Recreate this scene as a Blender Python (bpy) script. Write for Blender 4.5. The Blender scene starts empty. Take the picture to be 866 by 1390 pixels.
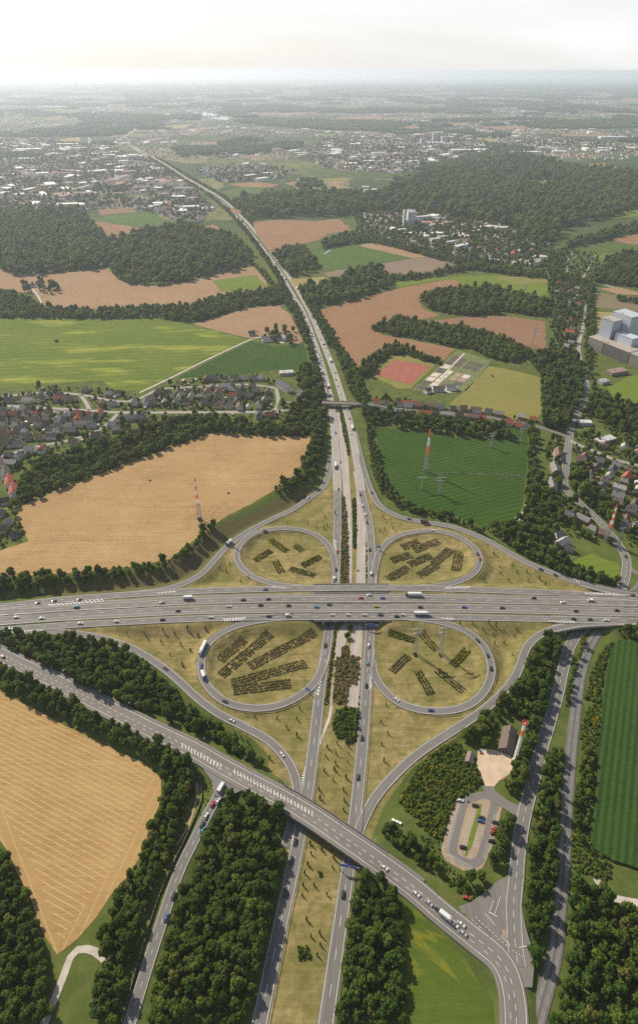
import bpy, bmesh, math, random
import numpy as np
from mathutils import Vector, noise as mnoise
from mathutils.geometry import tessellate_polygon

random.seed(7)
rng = np.random.default_rng(7)
R = math.radians
scene = bpy.context.scene
COL = scene.collection

# ------------------------------------------------------------------ camera
H = 440.0                       # flying height above the motorway, metres
F = 866.0                       # focal length in photograph pixels (24 mm on a 24 mm wide frame)
CX, CY, YH = 433.0, 650.0, 97.0
TH = math.atan((CY - YH) / F)
cam_d = bpy.data.cameras.new('camera')
cam = bpy.data.objects.new('camera', cam_d)
COL.objects.link(cam)
cam.location = (0, 0, H)
cam.rotation_euler = (math.pi / 2 - TH, 0, 0)
cam_d.sensor_fit = 'VERTICAL'
cam_d.sensor_height = 36.0
cam_d.lens = 36.0 * F / 1390.0
cam_d.shift_y = -45.0 / 1390.0
cam_d.clip_start = 1.0
cam_d.clip_end = 200000.0
scene.camera = cam

# ------------------------------------------------------------------ sky, sun, exposure
SUN_EL, SUN_DIR = 39.0, (-0.70, 0.715)      # the sun stands beyond the scene, to the left
world = bpy.data.worlds.new('World')
scene.world = world
world.use_nodes = True
wn, wl = world.node_tree.nodes, world.node_tree.links
bg = wn['Background']
sky = wn.new('ShaderNodeTexSky')
sky.sky_type = 'NISHITA'
sky.sun_disc = False
sky.sun_elevation = R(SUN_EL)
sky.sun_rotation = math.atan2(SUN_DIR[0], SUN_DIR[1])
sky.altitude = 300
sky.air_density = 1.0
sky.dust_density = 1.6
sky.ozone_density = 1.0
veil = wn.new('ShaderNodeMix'); veil.data_type = 'RGBA'      # thin even cloud veil over the whole sky
wtc = wn.new('ShaderNodeTexCoord')
wmap = wn.new('ShaderNodeMapping'); wmap.inputs['Scale'].default_value = (1.0, 1.0, 7.0)
wno = wn.new('ShaderNodeTexNoise'); wno.inputs['Scale'].default_value = 2.2; wno.inputs['Detail'].default_value = 5
wra = wn.new('ShaderNodeMapRange')
wra.inputs['From Min'].default_value = 0.35; wra.inputs['From Max'].default_value = 0.68
wra.inputs['To Min'].default_value = 0.64; wra.inputs['To Max'].default_value = 1.0
wl.new(wtc.outputs['Generated'], wmap.inputs['Vector'])
wl.new(wmap.outputs['Vector'], wno.inputs['Vector'])
wl.new(wno.outputs['Fac'], wra.inputs['Value'])
wsep = wn.new('ShaderNodeSeparateXYZ'); wl.new(wtc.outputs['Generated'], wsep.inputs[0])
wel = wn.new('ShaderNodeMapRange'); wel.interpolation_type = 'SMOOTHSTEP'      # the veil thins towards the zenith as in summer haze
wel.inputs['From Min'].default_value = 0.0; wel.inputs['From Max'].default_value = 0.5
wel.inputs['To Min'].default_value = 1.0; wel.inputs['To Max'].default_value = 0.12
wl.new(wsep.outputs['Z'], wel.inputs['Value'])
wmul = wn.new('ShaderNodeMath'); wmul.operation = 'MULTIPLY'
wl.new(wra.outputs['Result'], wmul.inputs[0]); wl.new(wel.outputs['Result'], wmul.inputs[1])
wl.new(wmul.outputs[0], veil.inputs['Factor'])
wl.new(sky.outputs['Color'], veil.inputs['A'])
veil.inputs['B'].default_value = (10.2, 10.2, 10.2, 1)
wl.new(veil.outputs['Result'], bg.inputs['Color'])
bg.inputs['Strength'].default_value = 0.08

sun_d = bpy.data.lights.new('sun', 'SUN')
sun = bpy.data.objects.new('sun', sun_d)
COL.objects.link(sun)
sun_d.energy = 5.0
sun_d.angle = R(0.6)
sun_d.color = (1.0, 0.90, 0.75)
_d = Vector((SUN_DIR[0] * math.cos(R(SUN_EL)), SUN_DIR[1] * math.cos(R(SUN_EL)), math.sin(R(SUN_EL))))
sun.rotation_euler = _d.to_track_quat('Z', 'Y').to_euler()
sun.location = (-300, 700, 900)

vs = scene.view_settings
vs.view_transform = 'Standard'
vs.look = 'None'
vs.exposure = 0.38
vs.gamma = 1.0
vs.use_curve_mapping = False
scene.render.engine = 'CYCLES'
cy = scene.cycles
cy.use_denoising = False
cy.max_bounces = 5
cy.diffuse_bounces = 2
cy.glossy_bounces = 1
cy.transmission_bounces = 2
cy.volume_bounces = 1
cy.transparent_max_bounces = 4
cy.sample_clamp_indirect = 4

# ------------------------------------------------------------------ photograph pixel <-> place
_f = np.array([0, math.cos(TH), -math.sin(TH)])
_u = np.array([0, math.sin(TH), math.cos(TH)])
_r = np.array([1.0, 0, 0])
def P(px, py, z=0.0):
    d = _r * (px - CX) + _u * (CY - py) + _f * F
    t = (z - H) / d[2]
    return np.array([d[0] * t, d[1] * t, z])
def proj(p):
    q = np.asarray(p, float) - np.array([0, 0, H])
    zc = q @ _f
    return CX + F * (q @ _r) / zc, CY - F * (q @ _u) / zc
def in_frame(p, m=20):
    x, y = proj(p)
    return -m < x < 866 + m and 90 < y < 1302
def height_at(base, top_py):
    """height of a vertical thing standing at world point base whose tip shows at pixel row top_py"""
    lo, hi = 0.0, 200.0
    for _ in range(40):
        m = (lo + hi) / 2
        if proj(base + np.array([0, 0, m]))[1] > top_py: lo = m
        else: hi = m
    return lo

# ------------------------------------------------------------------ object helpers
def tag(o, label=None, cat=None, group=None, kind=None):
    if label: o['label'] = label
    if cat: o['category'] = cat
    if group: o['group'] = group
    if kind: o['kind'] = kind
    return o
def empty(name, loc, rz=0.0, label=None, cat=None, group=None):
    o = bpy.data.objects.new(name, None)
    o.empty_display_size = 0.5
    o.location = [float(v) for v in loc]
    o.rotation_euler = (0, 0, rz)
    COL.objects.link(o)
    return tag(o, label, cat, group)
def mk_mesh(name, v, f, mats=(), smooth=False, midx=None, uv=None):
    me = bpy.data.meshes.new(name)
    me.from_pydata([tuple(map(float, q)) for q in v], [], [tuple(map(int, q)) for q in f])
    for m in mats: me.materials.append(m)
    if midx is not None: me.polygons.foreach_set('material_index', np.asarray(midx, dtype=np.int32))
    if smooth: me.polygons.foreach_set('use_smooth', [True] * len(me.polygons))
    if uv is not None:
        l = me.uv_layers.new(name='UVMap')
        li = np.empty(len(me.loops), dtype=np.int32); me.loops.foreach_get('vertex_index', li)
        l.data.foreach_set('uv', np.asarray(uv, dtype=np.float32)[li].ravel())
    me.update()
    return me
def link(name, me, parent=None, loc=(0, 0, 0), rz=0.0):
    o = bpy.data.objects.new(name, me)
    o.location = [float(v) for v in loc]
    o.rotation_euler = (0, 0, rz)
    if parent is not None: o.parent = parent
    COL.objects.link(o)
    return o
class MB:
    """collects simple solids into one mesh"""
    def __init__(s): s.v, s.f, s.m = [], [], []
    def add(s, v, f, m=0):
        b = len(s.v); s.v += [tuple(map(float, q)) for q in v]
        s.f += [tuple(b + i for i in q) for q in f]; s.m += [m] * len(f)
    def box(s, x0, x1, y0, y1, z0, z1, m=0, tx=0.0, ty=0.0):
        v = [(x0, y0, z0), (x1, y0, z0), (x1, y1, z0), (x0, y1, z0),
             (x0 + tx, y0 + ty, z1), (x1 - tx, y0 + ty, z1), (x1 - tx, y1 - ty, z1), (x0 + tx, y1 - ty, z1)]
        s.add(v, [(3, 2, 1, 0), (4, 5, 6, 7), (0, 1, 5, 4), (1, 2, 6, 5), (2, 3, 7, 6), (3, 0, 4, 7)], m)
    def bar(s, a, b, r, m=0, r2=None):
        a, b = np.array(a, float), np.array(b, float)
        d = b - a; L = np.linalg.norm(d)
        if L < 1e-6: return
        d /= L
        u = np.cross(d, [0, 0, 1.0] if abs(d[2]) < .9 else [1.0, 0, 0]); u /= np.linalg.norm(u)
        w = np.cross(d, u); r2 = r if r2 is None else r2
        v = [a + r * (cu * u + cw * w) for cu, cw in ((-1, -1), (1, -1), (1, 1), (-1, 1))] + \
            [b + r2 * (cu * u + cw * w) for cu, cw in ((-1, -1), (1, -1), (1, 1), (-1, 1))]
        s.add(v, [(3, 2, 1, 0), (4, 5, 6, 7), (0, 1, 5, 4), (1, 2, 6, 5), (2, 3, 7, 6), (3, 0, 4, 7)], m)
    def cyl(s, c, r, h, n=12, axis='z', m=0, r2=None):
        r2 = r if r2 is None else r2
        v = []
        for k, (rr, t) in enumerate(((r, 0), (r2, h))):
            for i in range(n):
                a = 2 * math.pi * i / n; p, q = rr * math.cos(a), rr * math.sin(a)
                v.append((c[0] + p, c[1] + q, c[2] + t) if axis == 'z' else (c[0] + p, c[1] + t, c[2] + q))
        f = [tuple(range(n))[::-1], tuple(range(n, 2 * n))] + [(i, (i + 1) % n, n + (i + 1) % n, n + i) for i in range(n)]
        s.add(v, f, m)
    def mesh(s, name, mats, smooth=False):
        return mk_mesh(name, s.v, s.f, mats, smooth, s.m)
    def build(s, name, mats, parent=None, loc=(0, 0, 0), rz=0.0, smooth=False):
        return link(name, s.mesh(name, mats, smooth), parent, loc, rz)

# ------------------------------------------------------------------ materials
class NT:
    def __init__(s, name):
        s.m = bpy.data.materials.new(name); s.m.use_nodes = True
        s.n, s.l = s.m.node_tree.nodes, s.m.node_tree.links
        s.b = s.n['Principled BSDF']
        s.b.inputs['Roughness'].default_value = 0.85
        s.b.inputs['Specular IOR Level'].default_value = 0.06
    def node(s, t, **k):
        n = s.n.new('ShaderNode' + t)
        for a, v in k.items(): setattr(n, a, v)
        return n
    def lk(s, a, b): s.l.new(a, b)
    def pos(s, kind='Object'):
        return s.node('TexCoord').outputs[kind]
    def map(s, vec, scale=(1, 1, 1), rot=0.0):
        n = s.node('Mapping'); n.inputs['Scale'].default_value = scale; n.inputs['Rotation'].default_value = (0, 0, rot)
        s.lk(vec, n.inputs['Vector']); return n.outputs['Vector']
    def noise(s, vec, scale, detail=4, rough=.55):
        n = s.node('TexNoise'); n.inputs['Scale'].default_value = scale
        n.inputs['Detail'].default_value = detail; n.inputs['Roughness'].default_value = rough
        s.lk(vec, n.inputs['Vector']); return n.outputs['Fac']
    def ramp(s, fac, stops):
        n = s.node('ValToRGB'); e = n.color_ramp.elements
        while len(e) < len(stops): e.new(0.5)
        for k, (p, c) in enumerate(stops):
            e[k].position = p; e[k].color = (*c, 1)
        s.lk(fac, n.inputs['Fac']); return n.outputs['Color']
    def mix(s, fac, a, b, mode='MIX'):
        n = s.node('Mix', data_type='RGBA', blend_type=mode)
        for k, v in (('Factor', fac), ('A', a), ('B', b)):
            if isinstance(v, (int, float)): n.inputs[k].default_value = v
            elif isinstance(v, tuple): n.inputs[k].default_value = (*v, 1)
            else: s.lk(v, n.inputs[k])
        return n.outputs['Result']
    def math(s, op, a, b=0.0, clamp=False):
        n = s.node('Math', operation=op); n.use_clamp = clamp
        for k, v in enumerate((a, b)):
            if isinstance(v, (int, float)): n.inputs[k].default_value = v
            else: s.lk(v, n.inputs[k])
        return n.outputs[0]
    def rng(s, v, a, b, c=0.0, d=1.0):
        n = s.node('MapRange'); s.lk(v, n.inputs['Value'])
        for k, x in zip(('From Min', 'From Max', 'To Min', 'To Max'), (a, b, c, d)): n.inputs[k].default_value = x
        return n.outputs['Result']
    def bump(s, h, strength=.4, dist=.3):
        n = s.node('Bump'); n.inputs['Strength'].default_value = strength; n.inputs['Distance'].default_value = dist
        s.lk(h, n.inputs['Height']); s.lk(n.outputs['Normal'], s.b.inputs['Normal'])
    def out(s, col, rough=None):
        if isinstance(col, tuple): s.b.inputs['Base Color'].default_value = (*col, 1)
        else: s.lk(col, s.b.inputs['Base Color'])
        if rough is not None: s.b.inputs['Roughness'].default_value = rough
        return s.m

def mat_plain(name, col, rough=.7, var=.25, scale=.6, spec=.3, metal=0.0):
    t = NT(name); p = t.pos()
    n = t.noise(p, scale, 4)
    c = t.mix(t.rng(n, .25, .75), tuple(x * (1 - var) for x in col), tuple(min(1, x * (1 + var)) for x in col))
    t.b.inputs['Specular IOR Level'].default_value = spec
    t.b.inputs['Metallic'].default_value = metal
    return t.out(c, rough)

FT = .71
def mat_field(name, c0, c1, ang, period, line=None, lw=.5, patch=None, wob=1.5, fine=.5):
    """crop or stubble: soil mottling, tramlines / swaths running at world angle ang, patches of another tone"""
    c0, c1, line, patch = [None if c is None else tuple(x * FT for x in c) for c in (c0, c1, line, patch)]
    t = NT(name); p = t.pos()
    big = t.noise(p, .012, 5, .6)
    mid = t.noise(p, .09, 4, .6)
    st = t.noise(t.map(p, (.02, .9, 1), -ang), 1.0, 3, .6)      # long streaks along the rows
    f = t.math('ADD', t.math('MULTIPLY', t.rng(big, .3, .7), .45), t.math('ADD', t.math('MULTIPLY', t.rng(mid, .3, .7), .2), t.math('MULTIPLY', t.rng(st, .3, .7), .45)))
    c = t.mix(t.rng(f, .2, .85), c0, c1)
    if patch:
        pn = t.noise(t.map(p, (.006, .02, 1), -ang + .25), 1.0, 5, .62)
        c = t.mix(t.rng(pn, .52, .62), c, patch)
    if line:
        w = t.noise(p, .016, 2)
        sep = t.node('SeparateXYZ'); t.lk(t.map(p, (1, 1, 1), -ang), sep.inputs[0])
        y = t.math('ADD', sep.outputs['Y'], t.math('MULTIPLY', w, wob))
        m = t.math('ABSOLUTE', t.math('SUBTRACT', t.math('FRACT', t.math('DIVIDE', y, period)), .5))
        wd = t.noise(t.map(p, (.15, .6, 1), -ang), 1.0, 2)
        k = t.rng(t.math('MULTIPLY', m, period), lw * .45, lw, 1, 0)
        k = t.math('MULTIPLY', k, t.rng(wd, .3, .6, .25, 1))
        c = t.mix(k, c, line)
    g = t.noise(p, 1.6, 3, .7)
    c = t.mix(t.rng(g, .3, .7, 0, fine), c, tuple(x * .72 for x in c0), 'MIX')
    t.bump(g, .5, .4)
    return t.out(c, .95)

def mat_road(name, base, lane=3.6, crack=.5):
    """asphalt or concrete; UV: x = metres across, y = metres along"""
    t = NT(name); uv = t.node('UVMap').outputs['UV']
    p = t.pos()
    a = t.noise(t.map(uv, (.8, .02, 1)), 1.0, 4, .6)           # wheel-path streaks
    b = t.noise(p, .05, 5, .65)
    g = t.noise(p, 1.2, 3, .7)
    f = t.math('ADD', t.math('MULTIPLY', a, .5), t.math('ADD', t.math('MULTIPLY', b, .35), t.math('MULTIPLY', g, .15)))
    c = t.mix(t.rng(f, .34, .66), tuple(x * (1 - .28 * crack) for x in base), tuple(x * (1 + .26 * crack) for x in base))
    sep = t.node('SeparateXYZ'); t.lk(uv, sep.inputs[0])
    # repaired strips of another age, a few along the road
    seg = t.noise(t.map(uv, (.13, .008, 1)), 1.0, 1, .5)
    c = t.mix(t.rng(seg, .565, .58, 0, .38), c, tuple(x * .70 for x in base))
    seg2 = t.noise(t.map(uv, (.12, .011, 1)), 1.7, 1, .5)
    c = t.mix(t.rng(seg2, .60, .61, 0, .35), c, tuple(min(1, x * 1.3) for x in base))
    wv = t.math('ABSOLUTE', t.math('SINE', t.math('MULTIPLY', sep.outputs['X'], math.pi / (lane / 2))))      # darker wheel tracks in every lane
    c = t.mix(t.rng(wv, .55, 1.0, 0, .26), c, tuple(x * .62 for x in base))
    t.b.inputs['Specular IOR Level'].default_value = .3
    return t.out(c, .8)

def mat_leaf(name, c0, c1, c2, trans=.25):
    t = NT(name)
    oi = t.node('ObjectInfo'); rnd = oi.outputs['Random']
    stand = t.noise(oi.outputs['Location'], .016, 4, .65)          # stands of different species
    rnd = t.math('ADD', t.math('MULTIPLY', rnd, .5), t.math('MULTIPLY', t.rng(stand, .36, .64), .5))
    p = t.pos('Object')
    c = t.ramp(rnd, [(0.0, c0), (.55, c1), (1.0, c2)])
    n = t.noise(p, .9, 3, .6)
    c = t.mix(t.rng(n, .3, .7), t.mix(.45, c, tuple(x * .5 for x in c0)), c)
    t.b.inputs['Specular IOR Level'].default_value = .12
    t.out(c, .65)
    tr = t.node('BsdfTranslucent'); t.lk(t.mix(.5, c, tuple(min(1, x * 1.6) for x in c2)), tr.inputs['Color'])
    ms = t.node('MixShader'); ms.inputs[0].default_value = trans
    t.lk(t.b.outputs[0], ms.inputs[1]); t.lk(tr.outputs[0], ms.inputs[2])
    t.lk(ms.outputs[0], t.n['Material Output'].inputs['Surface'])
    return t.m

def mat_objcol(name, rough=.3, spec=.5):
    t = NT(name)
    c = t.node('ObjectInfo').outputs['Color']
    n = t.noise(t.pos(), 3.0, 2)
    t.b.inputs['Specular IOR Level'].default_value = spec
    return t.out(t.mix(t.rng(n, .3, .7, 0, .18), c, (.12, .11, .10)), rough)

M = {}
M['asphalt'] = mat_road('asphalt', (.155, .145, .135))
M['asphalt_dark'] = mat_road('asphalt_dark', (.115, .110, .106))
M['asphalt_brown'] = mat_road('asphalt_brown', (.165, .150, .136))
M['concrete_road'] = mat_road('concrete_road', (.29, .262, .235), crack=.6)
M['concrete_old'] = mat_road('concrete_old', (.34, .30, .26), crack=.9)
M['paving'] = mat_road('paving', (.30, .225, .155), crack=.6)
M['paint'] = mat_plain('road_paint', (.56, .545, .52), .7, .25, .5)
M['concrete'] = mat_plain('concrete', (.30, .275, .245), .85, .3, .25)
M['concrete_dark'] = mat_plain('concrete_dark', (.13, .12, .11), .85, .3, .3)
M['steel'] = mat_plain('galvanised_steel', (.33, .34, .35), .45, .2, 1.0, .5, .4)
M['steel_dark'] = mat_plain('dark_steel', (.10, .095, .09), .6, .3, 1.0)
M['wood_dark'] = mat_plain('weathered_wood', (.10, .075, .06), .8, .35, 1.2)
M['orange'] = mat_plain('signal_orange', (.72, .16, .045), .55, .12, .6)
M['white'] = mat_plain('white_coat', (.74, .73, .70), .55, .1, .6)
M['red'] = mat_plain('red_coat', (.45, .06, .05), .55, .15, .6)
M['sign_blue'] = mat_plain('sign_blue', (.02, .10, .42), .4, .1, .5)
M['glass'] = mat_plain('window_glass', (.035, .045, .055), .12, .2, .5, .6)
M['tyre'] = mat_plain('tyre_rubber', (.022, .022, .022), .8, .2, 3.0)
M['paint_car'] = mat_objcol('car_paint', .28, .5)
M['leaf'] = mat_leaf('broadleaf', (.038, .086, .013), (.076, .128, .017), (.142, .166, .024), .34)
M['leaf_dry'] = mat_leaf('sunburnt_leaf', (.090, .105, .022), (.120, .122, .026), (.155, .135, .032))
M['leaf_bright'] = mat_leaf('fresh_leaf', (.088, .148, .018), (.125, .180, .023), (.185, .205, .030), .34)
M['leaf_yellow'] = mat_leaf('yellow_blossom', (.16, .17, .018), (.26, .235, .02), (.38, .31, .025))
M['leaf_bed'] = mat_leaf('bed_shrub', (.065, .105, .024), (.110, .125, .034), (.165, .140, .05))
M['leaf_rust'] = mat_leaf('rust_shrub', (.17, .16, .055), (.25, .195, .08), (.31, .22, .10))
M['bark'] = mat_plain('bark', (.075, .058, .042), .9, .3, 1.5)
M['soil'] = mat_plain('bare_soil', (.30, .215, .15), .95, .3, .12)

# ------------------------------------------------------------------ road lines (traced in photograph pixels)
def spline(pts, step):
    """Catmull-Rom through pts, resampled at an even step"""
    p = np.asarray(pts, float)
    q = np.vstack([2 * p[0] - p[1], p, 2 * p[-1] - p[-2]])
    out = []
    for i in range(1, len(q) - 2):
        n = max(4, int(np.linalg.norm(q[i + 1] - q[i]) / step * 2))
        t = np.linspace(0, 1, n, endpoint=False)[:, None]
        a, b, c, d = q[i - 1], q[i], q[i + 1], q[i + 2]
        out.append(.5 * (2 * b + (c - a) * t + (2 * a - 5 * b + 4 * c - d) * t ** 2 + (3 * b - a - 3 * c + d) * t ** 3))
    out.append(q[-2][None]); o = np.vstack(out)
    s = np.r_[0, np.cumsum(np.linalg.norm(np.diff(o, axis=0), axis=1))]
    n = max(2, int(s[-1] / step) + 1)
    ss = np.linspace(0, s[-1], n)
    return np.stack([np.interp(ss, s, o[:, k]) for k in range(o.shape[1])], 1)
def smooth_line(o, it):
    for _ in range(it):
        m = o.copy(); m[1:-1] = .25 * o[:-2] + .5 * o[1:-1] + .25 * o[2:]; o = m
    return o
def frame(c):
    t = np.gradient(c, axis=0); t[:, 2] = 0
    t /= np.linalg.norm(t, axis=1)[:, None] + 1e-9
    n = np.stack([-t[:, 1], t[:, 0], np.zeros(len(c))], 1)      # left of travel
    return t, n
def sstep(t): t = np.clip(t, 0, 1); return t * t * (3 - 2 * t)

ROADS = {}
def road(name, px, z, w, mat, dz=0.0, step=3.0, ext=(0, 0), marks=(), sm=3, skirt=.7, label_name=None):
    """z: one height, (z0, z1) eased along the line, or a list of (fraction, z)"""
    px = np.asarray(px, float)
    s = np.r_[0, np.cumsum(np.linalg.norm(np.diff(px, axis=0), axis=1))]; s /= s[-1]
    if isinstance(z, (int, float)): zz = np.full(len(px), float(z))
    elif isinstance(z, tuple): zz = z[0] + (z[1] - z[0]) * sstep(s)
    else: zz = np.interp(s, [a for a, _ in z], [b for _, b in z])
    w3 = [P(a, b, c) for (a, b), c in zip(px, zz)]
    if ext[0]: d = w3[0] - w3[1]; d[2] = 0; w3.insert(0, w3[0] + d / np.linalg.norm(d) * ext[0])
    if ext[1]: d = w3[-1] - w3[-2]; d[2] = 0; w3.append(w3[-1] + d / np.linalg.norm(d) * ext[1])
    c = smooth_line(spline(w3, step), sm)
    c[:, 2] += dz
    ROADS[name] = dict(c=c, w=w, mat=mat, marks=marks, skirt=skirt, bridge=[], label=label_name or name)
    return ROADS[name]

ZE = 6.6      # east-west motorway on its embankment
Z0 = 0.22     # north-south motorway
EDGE = .27
def lines(w, lanes=2, dash=(6, 12), shoulder=.7):
    r = [(-w / 2 + shoulder, EDGE, None), (w / 2 - shoulder, EDGE, None)]
    for k in range(1, lanes): r.append((-w / 2 + shoulder + (w - 2 * shoulder) * k / lanes, .26, dash))
    return r
road('collector_road', [(-40, 827), (0, 823.5), (60, 816.5), (100, 812.5), (180, 806.5), (240, 803.5), (320, 800.5), (430, 798), (530, 797.5), (620, 799.5), (690, 802), (760, 805), (830, 809.5), (866, 812), (910, 815)],
     ZE, 8.6, 'asphalt', ext=(160, 160), marks=lines(8.6), dz=-.02)
road('motorway', [(-40, 832.5), (0, 829.5), (60, 826), (120, 822), (180, 819), (240, 815.5), (320, 813), (430, 811.5), (530, 811.5), (620, 812.5), (690, 814), (760, 815), (866, 817), (910, 818)],
     ZE, 11.6, 'asphalt_brown', ext=(160, 160), marks=[(-5.2, EDGE, None), (1.9, EDGE, None), (-1.6, .28, (6, 12)), (5.2, EDGE, None)])
road('motorway.001', [(-40, 845.5), (0, 842.5), (60, 838), (120, 834.5), (180, 831.5), (240, 828.7), (320, 826.5), (430, 825.3), (530, 825.3), (620, 825.8), (690, 826.7), (760, 828.2), (866, 831), (910, 832.5)],
     ZE, 11.6, 'asphalt_brown', ext=(160, 160), marks=[(-5.2, EDGE, None), (-1.9, EDGE, None), (1.6, .28, (6, 12)), (5.2, EDGE, None)])
road('collector_road.001', [(-40, 858), (0, 855), (60, 850.5), (120, 846.8), (180, 843.6), (240, 840.6), (320, 838.2), (430, 837), (530, 837), (620, 837.7), (690, 839), (760, 840.5), (866, 843), (910, 844.5)],
     ZE, 8.2, 'asphalt', ext=(160, 160), marks=lines(8.2), dz=-.02)
# north-south
road('motorway.002', [(170, 191), (176, 197), (192, 207), (219, 222.5), (247, 240.5), (273, 256), (296, 271), (326, 299), (356, 336), (381, 371), (394, 394), (412, 425), (427, 465), (438, 500), (446, 530), (451, 560), (454, 590), (456.5, 634), (458, 664), (458, 700), (457.5, 734), (455, 790), (448.5, 842), (436, 920), (430, 974), (419.5, 1060), (411, 1110), (396, 1185), (384, 1240), (371, 1300), (352, 1390)],
     Z0, 9.0, 'asphalt', ext=(0, 60), marks=lines(9.0))
road('motorway.003', [(172, 191), (180, 197), (197, 207.5), (224, 222.5), (252, 240.5), (279, 256), (303, 271), (333, 299), (364, 336), (389, 371), (404, 394), (422, 427), (438, 465), (452, 500), (464, 537), (472, 564), (479, 594), (486, 634), (490, 664), (496, 690), (501, 712), (503.5, 740), (504.5, 790), (503, 842), (498, 920), (492, 1007), (487.5, 1054), (482, 1107), (472, 1181), (455, 1300), (442, 1390)],
     Z0, 9.0, 'asphalt', ext=(0, 60), marks=lines(9.0))
# ramps
road('slip_road', [(448, 618), (445, 645), (437, 663), (418, 677), (397, 691.5), (374, 702), (340.5, 719), (314, 737), (294, 757), (277, 776), (260, 787), (240, 795.5), (205, 803), (160, 807.5)],
     (Z0, ZE), 7.4, 'asphalt', dz=-.06, marks=lines(7.4, 1, shoulder=.6))
road('slip_road.001', [(481, 585), (486, 607), (494, 638), (503, 664), (514, 684.5), (530.5, 696), (554, 704.6), (590, 710.5), (614, 715), (647.5, 727), (681, 744), (714, 763), (748, 777), (770, 785.7), (800, 795), (835, 803), (880, 810)],
     (Z0, ZE), 7.4, 'asphalt', dz=-.06, marks=lines(7.4, 1, shoulder=.6))
road('slip_road.002', [(20, 856), (63, 856.5), (100, 859), (134, 865), (161, 872.5), (187.5, 884), (214, 900.6), (241, 922), (268, 947), (297, 968.5), (330.5, 985.5), (364, 1004), (381, 1020.5), (394, 1038), (401.5, 1058), (404, 1075), (401, 1095), (396, 1118), (388, 1150)],
     (ZE, Z0), 7.2, 'asphalt', dz=-.06, marks=lines(7.2, 1, shoulder=.6))
road('slip_road.003', [(880, 844), (830, 844.5), (790, 846.5), (760, 851.5), (741, 857), (724.5, 867), (713.5, 880), (708, 897), (701, 914), (687.5, 934), (664, 957), (637, 977), (610.5, 994), (584, 1011), (557, 1031), (530, 1057.5), (510, 1081), (497, 1104.5), (489, 1122), (482, 1145), (475, 1172)],
     (ZE, Z0), 7.4, 'asphalt', dz=-.06, marks=lines(7.4, 1, shoulder=.6))
# loops
road('loop_road', [(420, 798), (387, 794.5), (364, 790), (344, 782.5), (329, 771), (321.5, 757), (323.5, 743), (337, 728.5), (357, 720), (384, 717), (411, 719.5), (431, 727), (444.5, 738.5), (452, 754), (455, 771), (454.5, 788), (451, 812)],
     (ZE, Z0), 6.9, 'asphalt', dz=-.1, marks=lines(6.9, 1, shoulder=.6))
road('loop_road.001', [(504, 812), (506.5, 791), (508.5, 774), (512, 757), (520.5, 740.5), (537, 728.5), (560, 722), (584, 720), (607, 723.5), (627, 731), (643.5, 743.5), (651, 757), (649, 769), (641, 779), (627, 787), (610.5, 792), (587, 795.5), (555, 797.5)],
     (Z0, ZE), 6.9, 'asphalt', dz=-.1, marks=lines(6.9, 1, shoulder=.6))
road('loop_road.002', [(425, 837.5), (387, 838.5), (364, 840.5), (340.5, 844.5), (317, 851), (297, 861), (282, 874), (274.5, 891), (273.5, 910), (279, 927), (294, 944), (314, 955.5), (340.5, 961), (371, 959), (394, 951), (414, 939), (429, 923.5), (438, 904), (443, 884), (447, 860)],
     (ZE, Z0), 7.2, 'asphalt', dz=-.1, marks=lines(7.2, 1, shoulder=.6))
road('loop_road.003', [(502, 868), (503.5, 887), (505.5, 903.5), (509, 917), (517.5, 932), (534, 948.5), (554, 959), (580.5, 964.5), (607, 964.5), (631, 959), (651, 945.5), (663, 927), (667, 907), (662, 887), (651, 870), (634, 857), (611, 847.5), (581, 841), (545, 837.5)],
     (Z0, ZE), 7.2, 'asphalt', dz=-.1, marks=lines(7.2, 1, shoulder=.6))
# the road that crosses on the bridge in front, its side roads
road('main_road', [(-30, 873), (0, 887.5), (33, 904), (67, 920), (100, 937), (134, 954), (167.5, 971), (201, 988), (234, 1003.5), (268, 1020), (297, 1037), (330, 1055), (364, 1073), (397, 1091), (430.5, 1112), (464, 1135), (497.5, 1158), (531, 1182), (564.5, 1207), (598, 1236), (636, 1266.5), (680, 1303), (694, 1335), (699, 1365), (700, 1395)],
     [(0, 4.5), (.25, 6.6), (.63, 6.8), (.84, 2.85), (1, 2.7)], 13.6, 'asphalt_brown', ext=(80, 40),
     marks=[(-5.6, EDGE, None), (5.6, EDGE, None), (.3, .3, (3, 3)), (-2.7, .25, (3, 6))])
road('side_road', [(703, 1312), (699, 1285), (697.5, 1254), (696.5, 1228), (700, 1194), (703.5, 1154), (711, 1107), (720.5, 1070), (733.5, 1020), (747, 975), (757, 940), (764, 908), (771, 882), (781, 863), (800, 845), (825, 820), (844, 797), (850, 762), (839, 739), (813, 707.5), (779, 676), (766, 660), (768, 630), (772, 597), (776, 575), (790, 548), (796, 520)],
     [(0, 2.68), (.135, 2.65), (.28, .27), (1, .27)], 9.6, 'asphalt', dz=-.05, marks=[(-4.3, .25, None), (4.3, .25, None), (0, .26, (4, 4))])
road('side_road.001', [(312, 1050), (306, 1062), (297, 1078), (281, 1107), (264, 1140.5), (247, 1174), (233, 1211), (220, 1251), (204, 1300), (176, 1390)],
     [(0, 6.5), (.35, 3.0), (1, .4)], 7.2, 'asphalt', dz=-.05, ext=(0, 30), marks=[(-3.2, .22, None), (3.2, .22, None), (0, .22, (3, 5))])
road('village_road', [(392, 546), (420, 546), (447, 546.5), (475, 547.5), (500, 549), (560, 557), (640, 563), (700, 573), (733, 580), (768, 592)],
     [(0, 3.0), (.09, 6.3), (.24, 6.3), (.36, .3), (1, .3)], 7.0, 'asphalt', ext=(10, 0))

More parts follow.
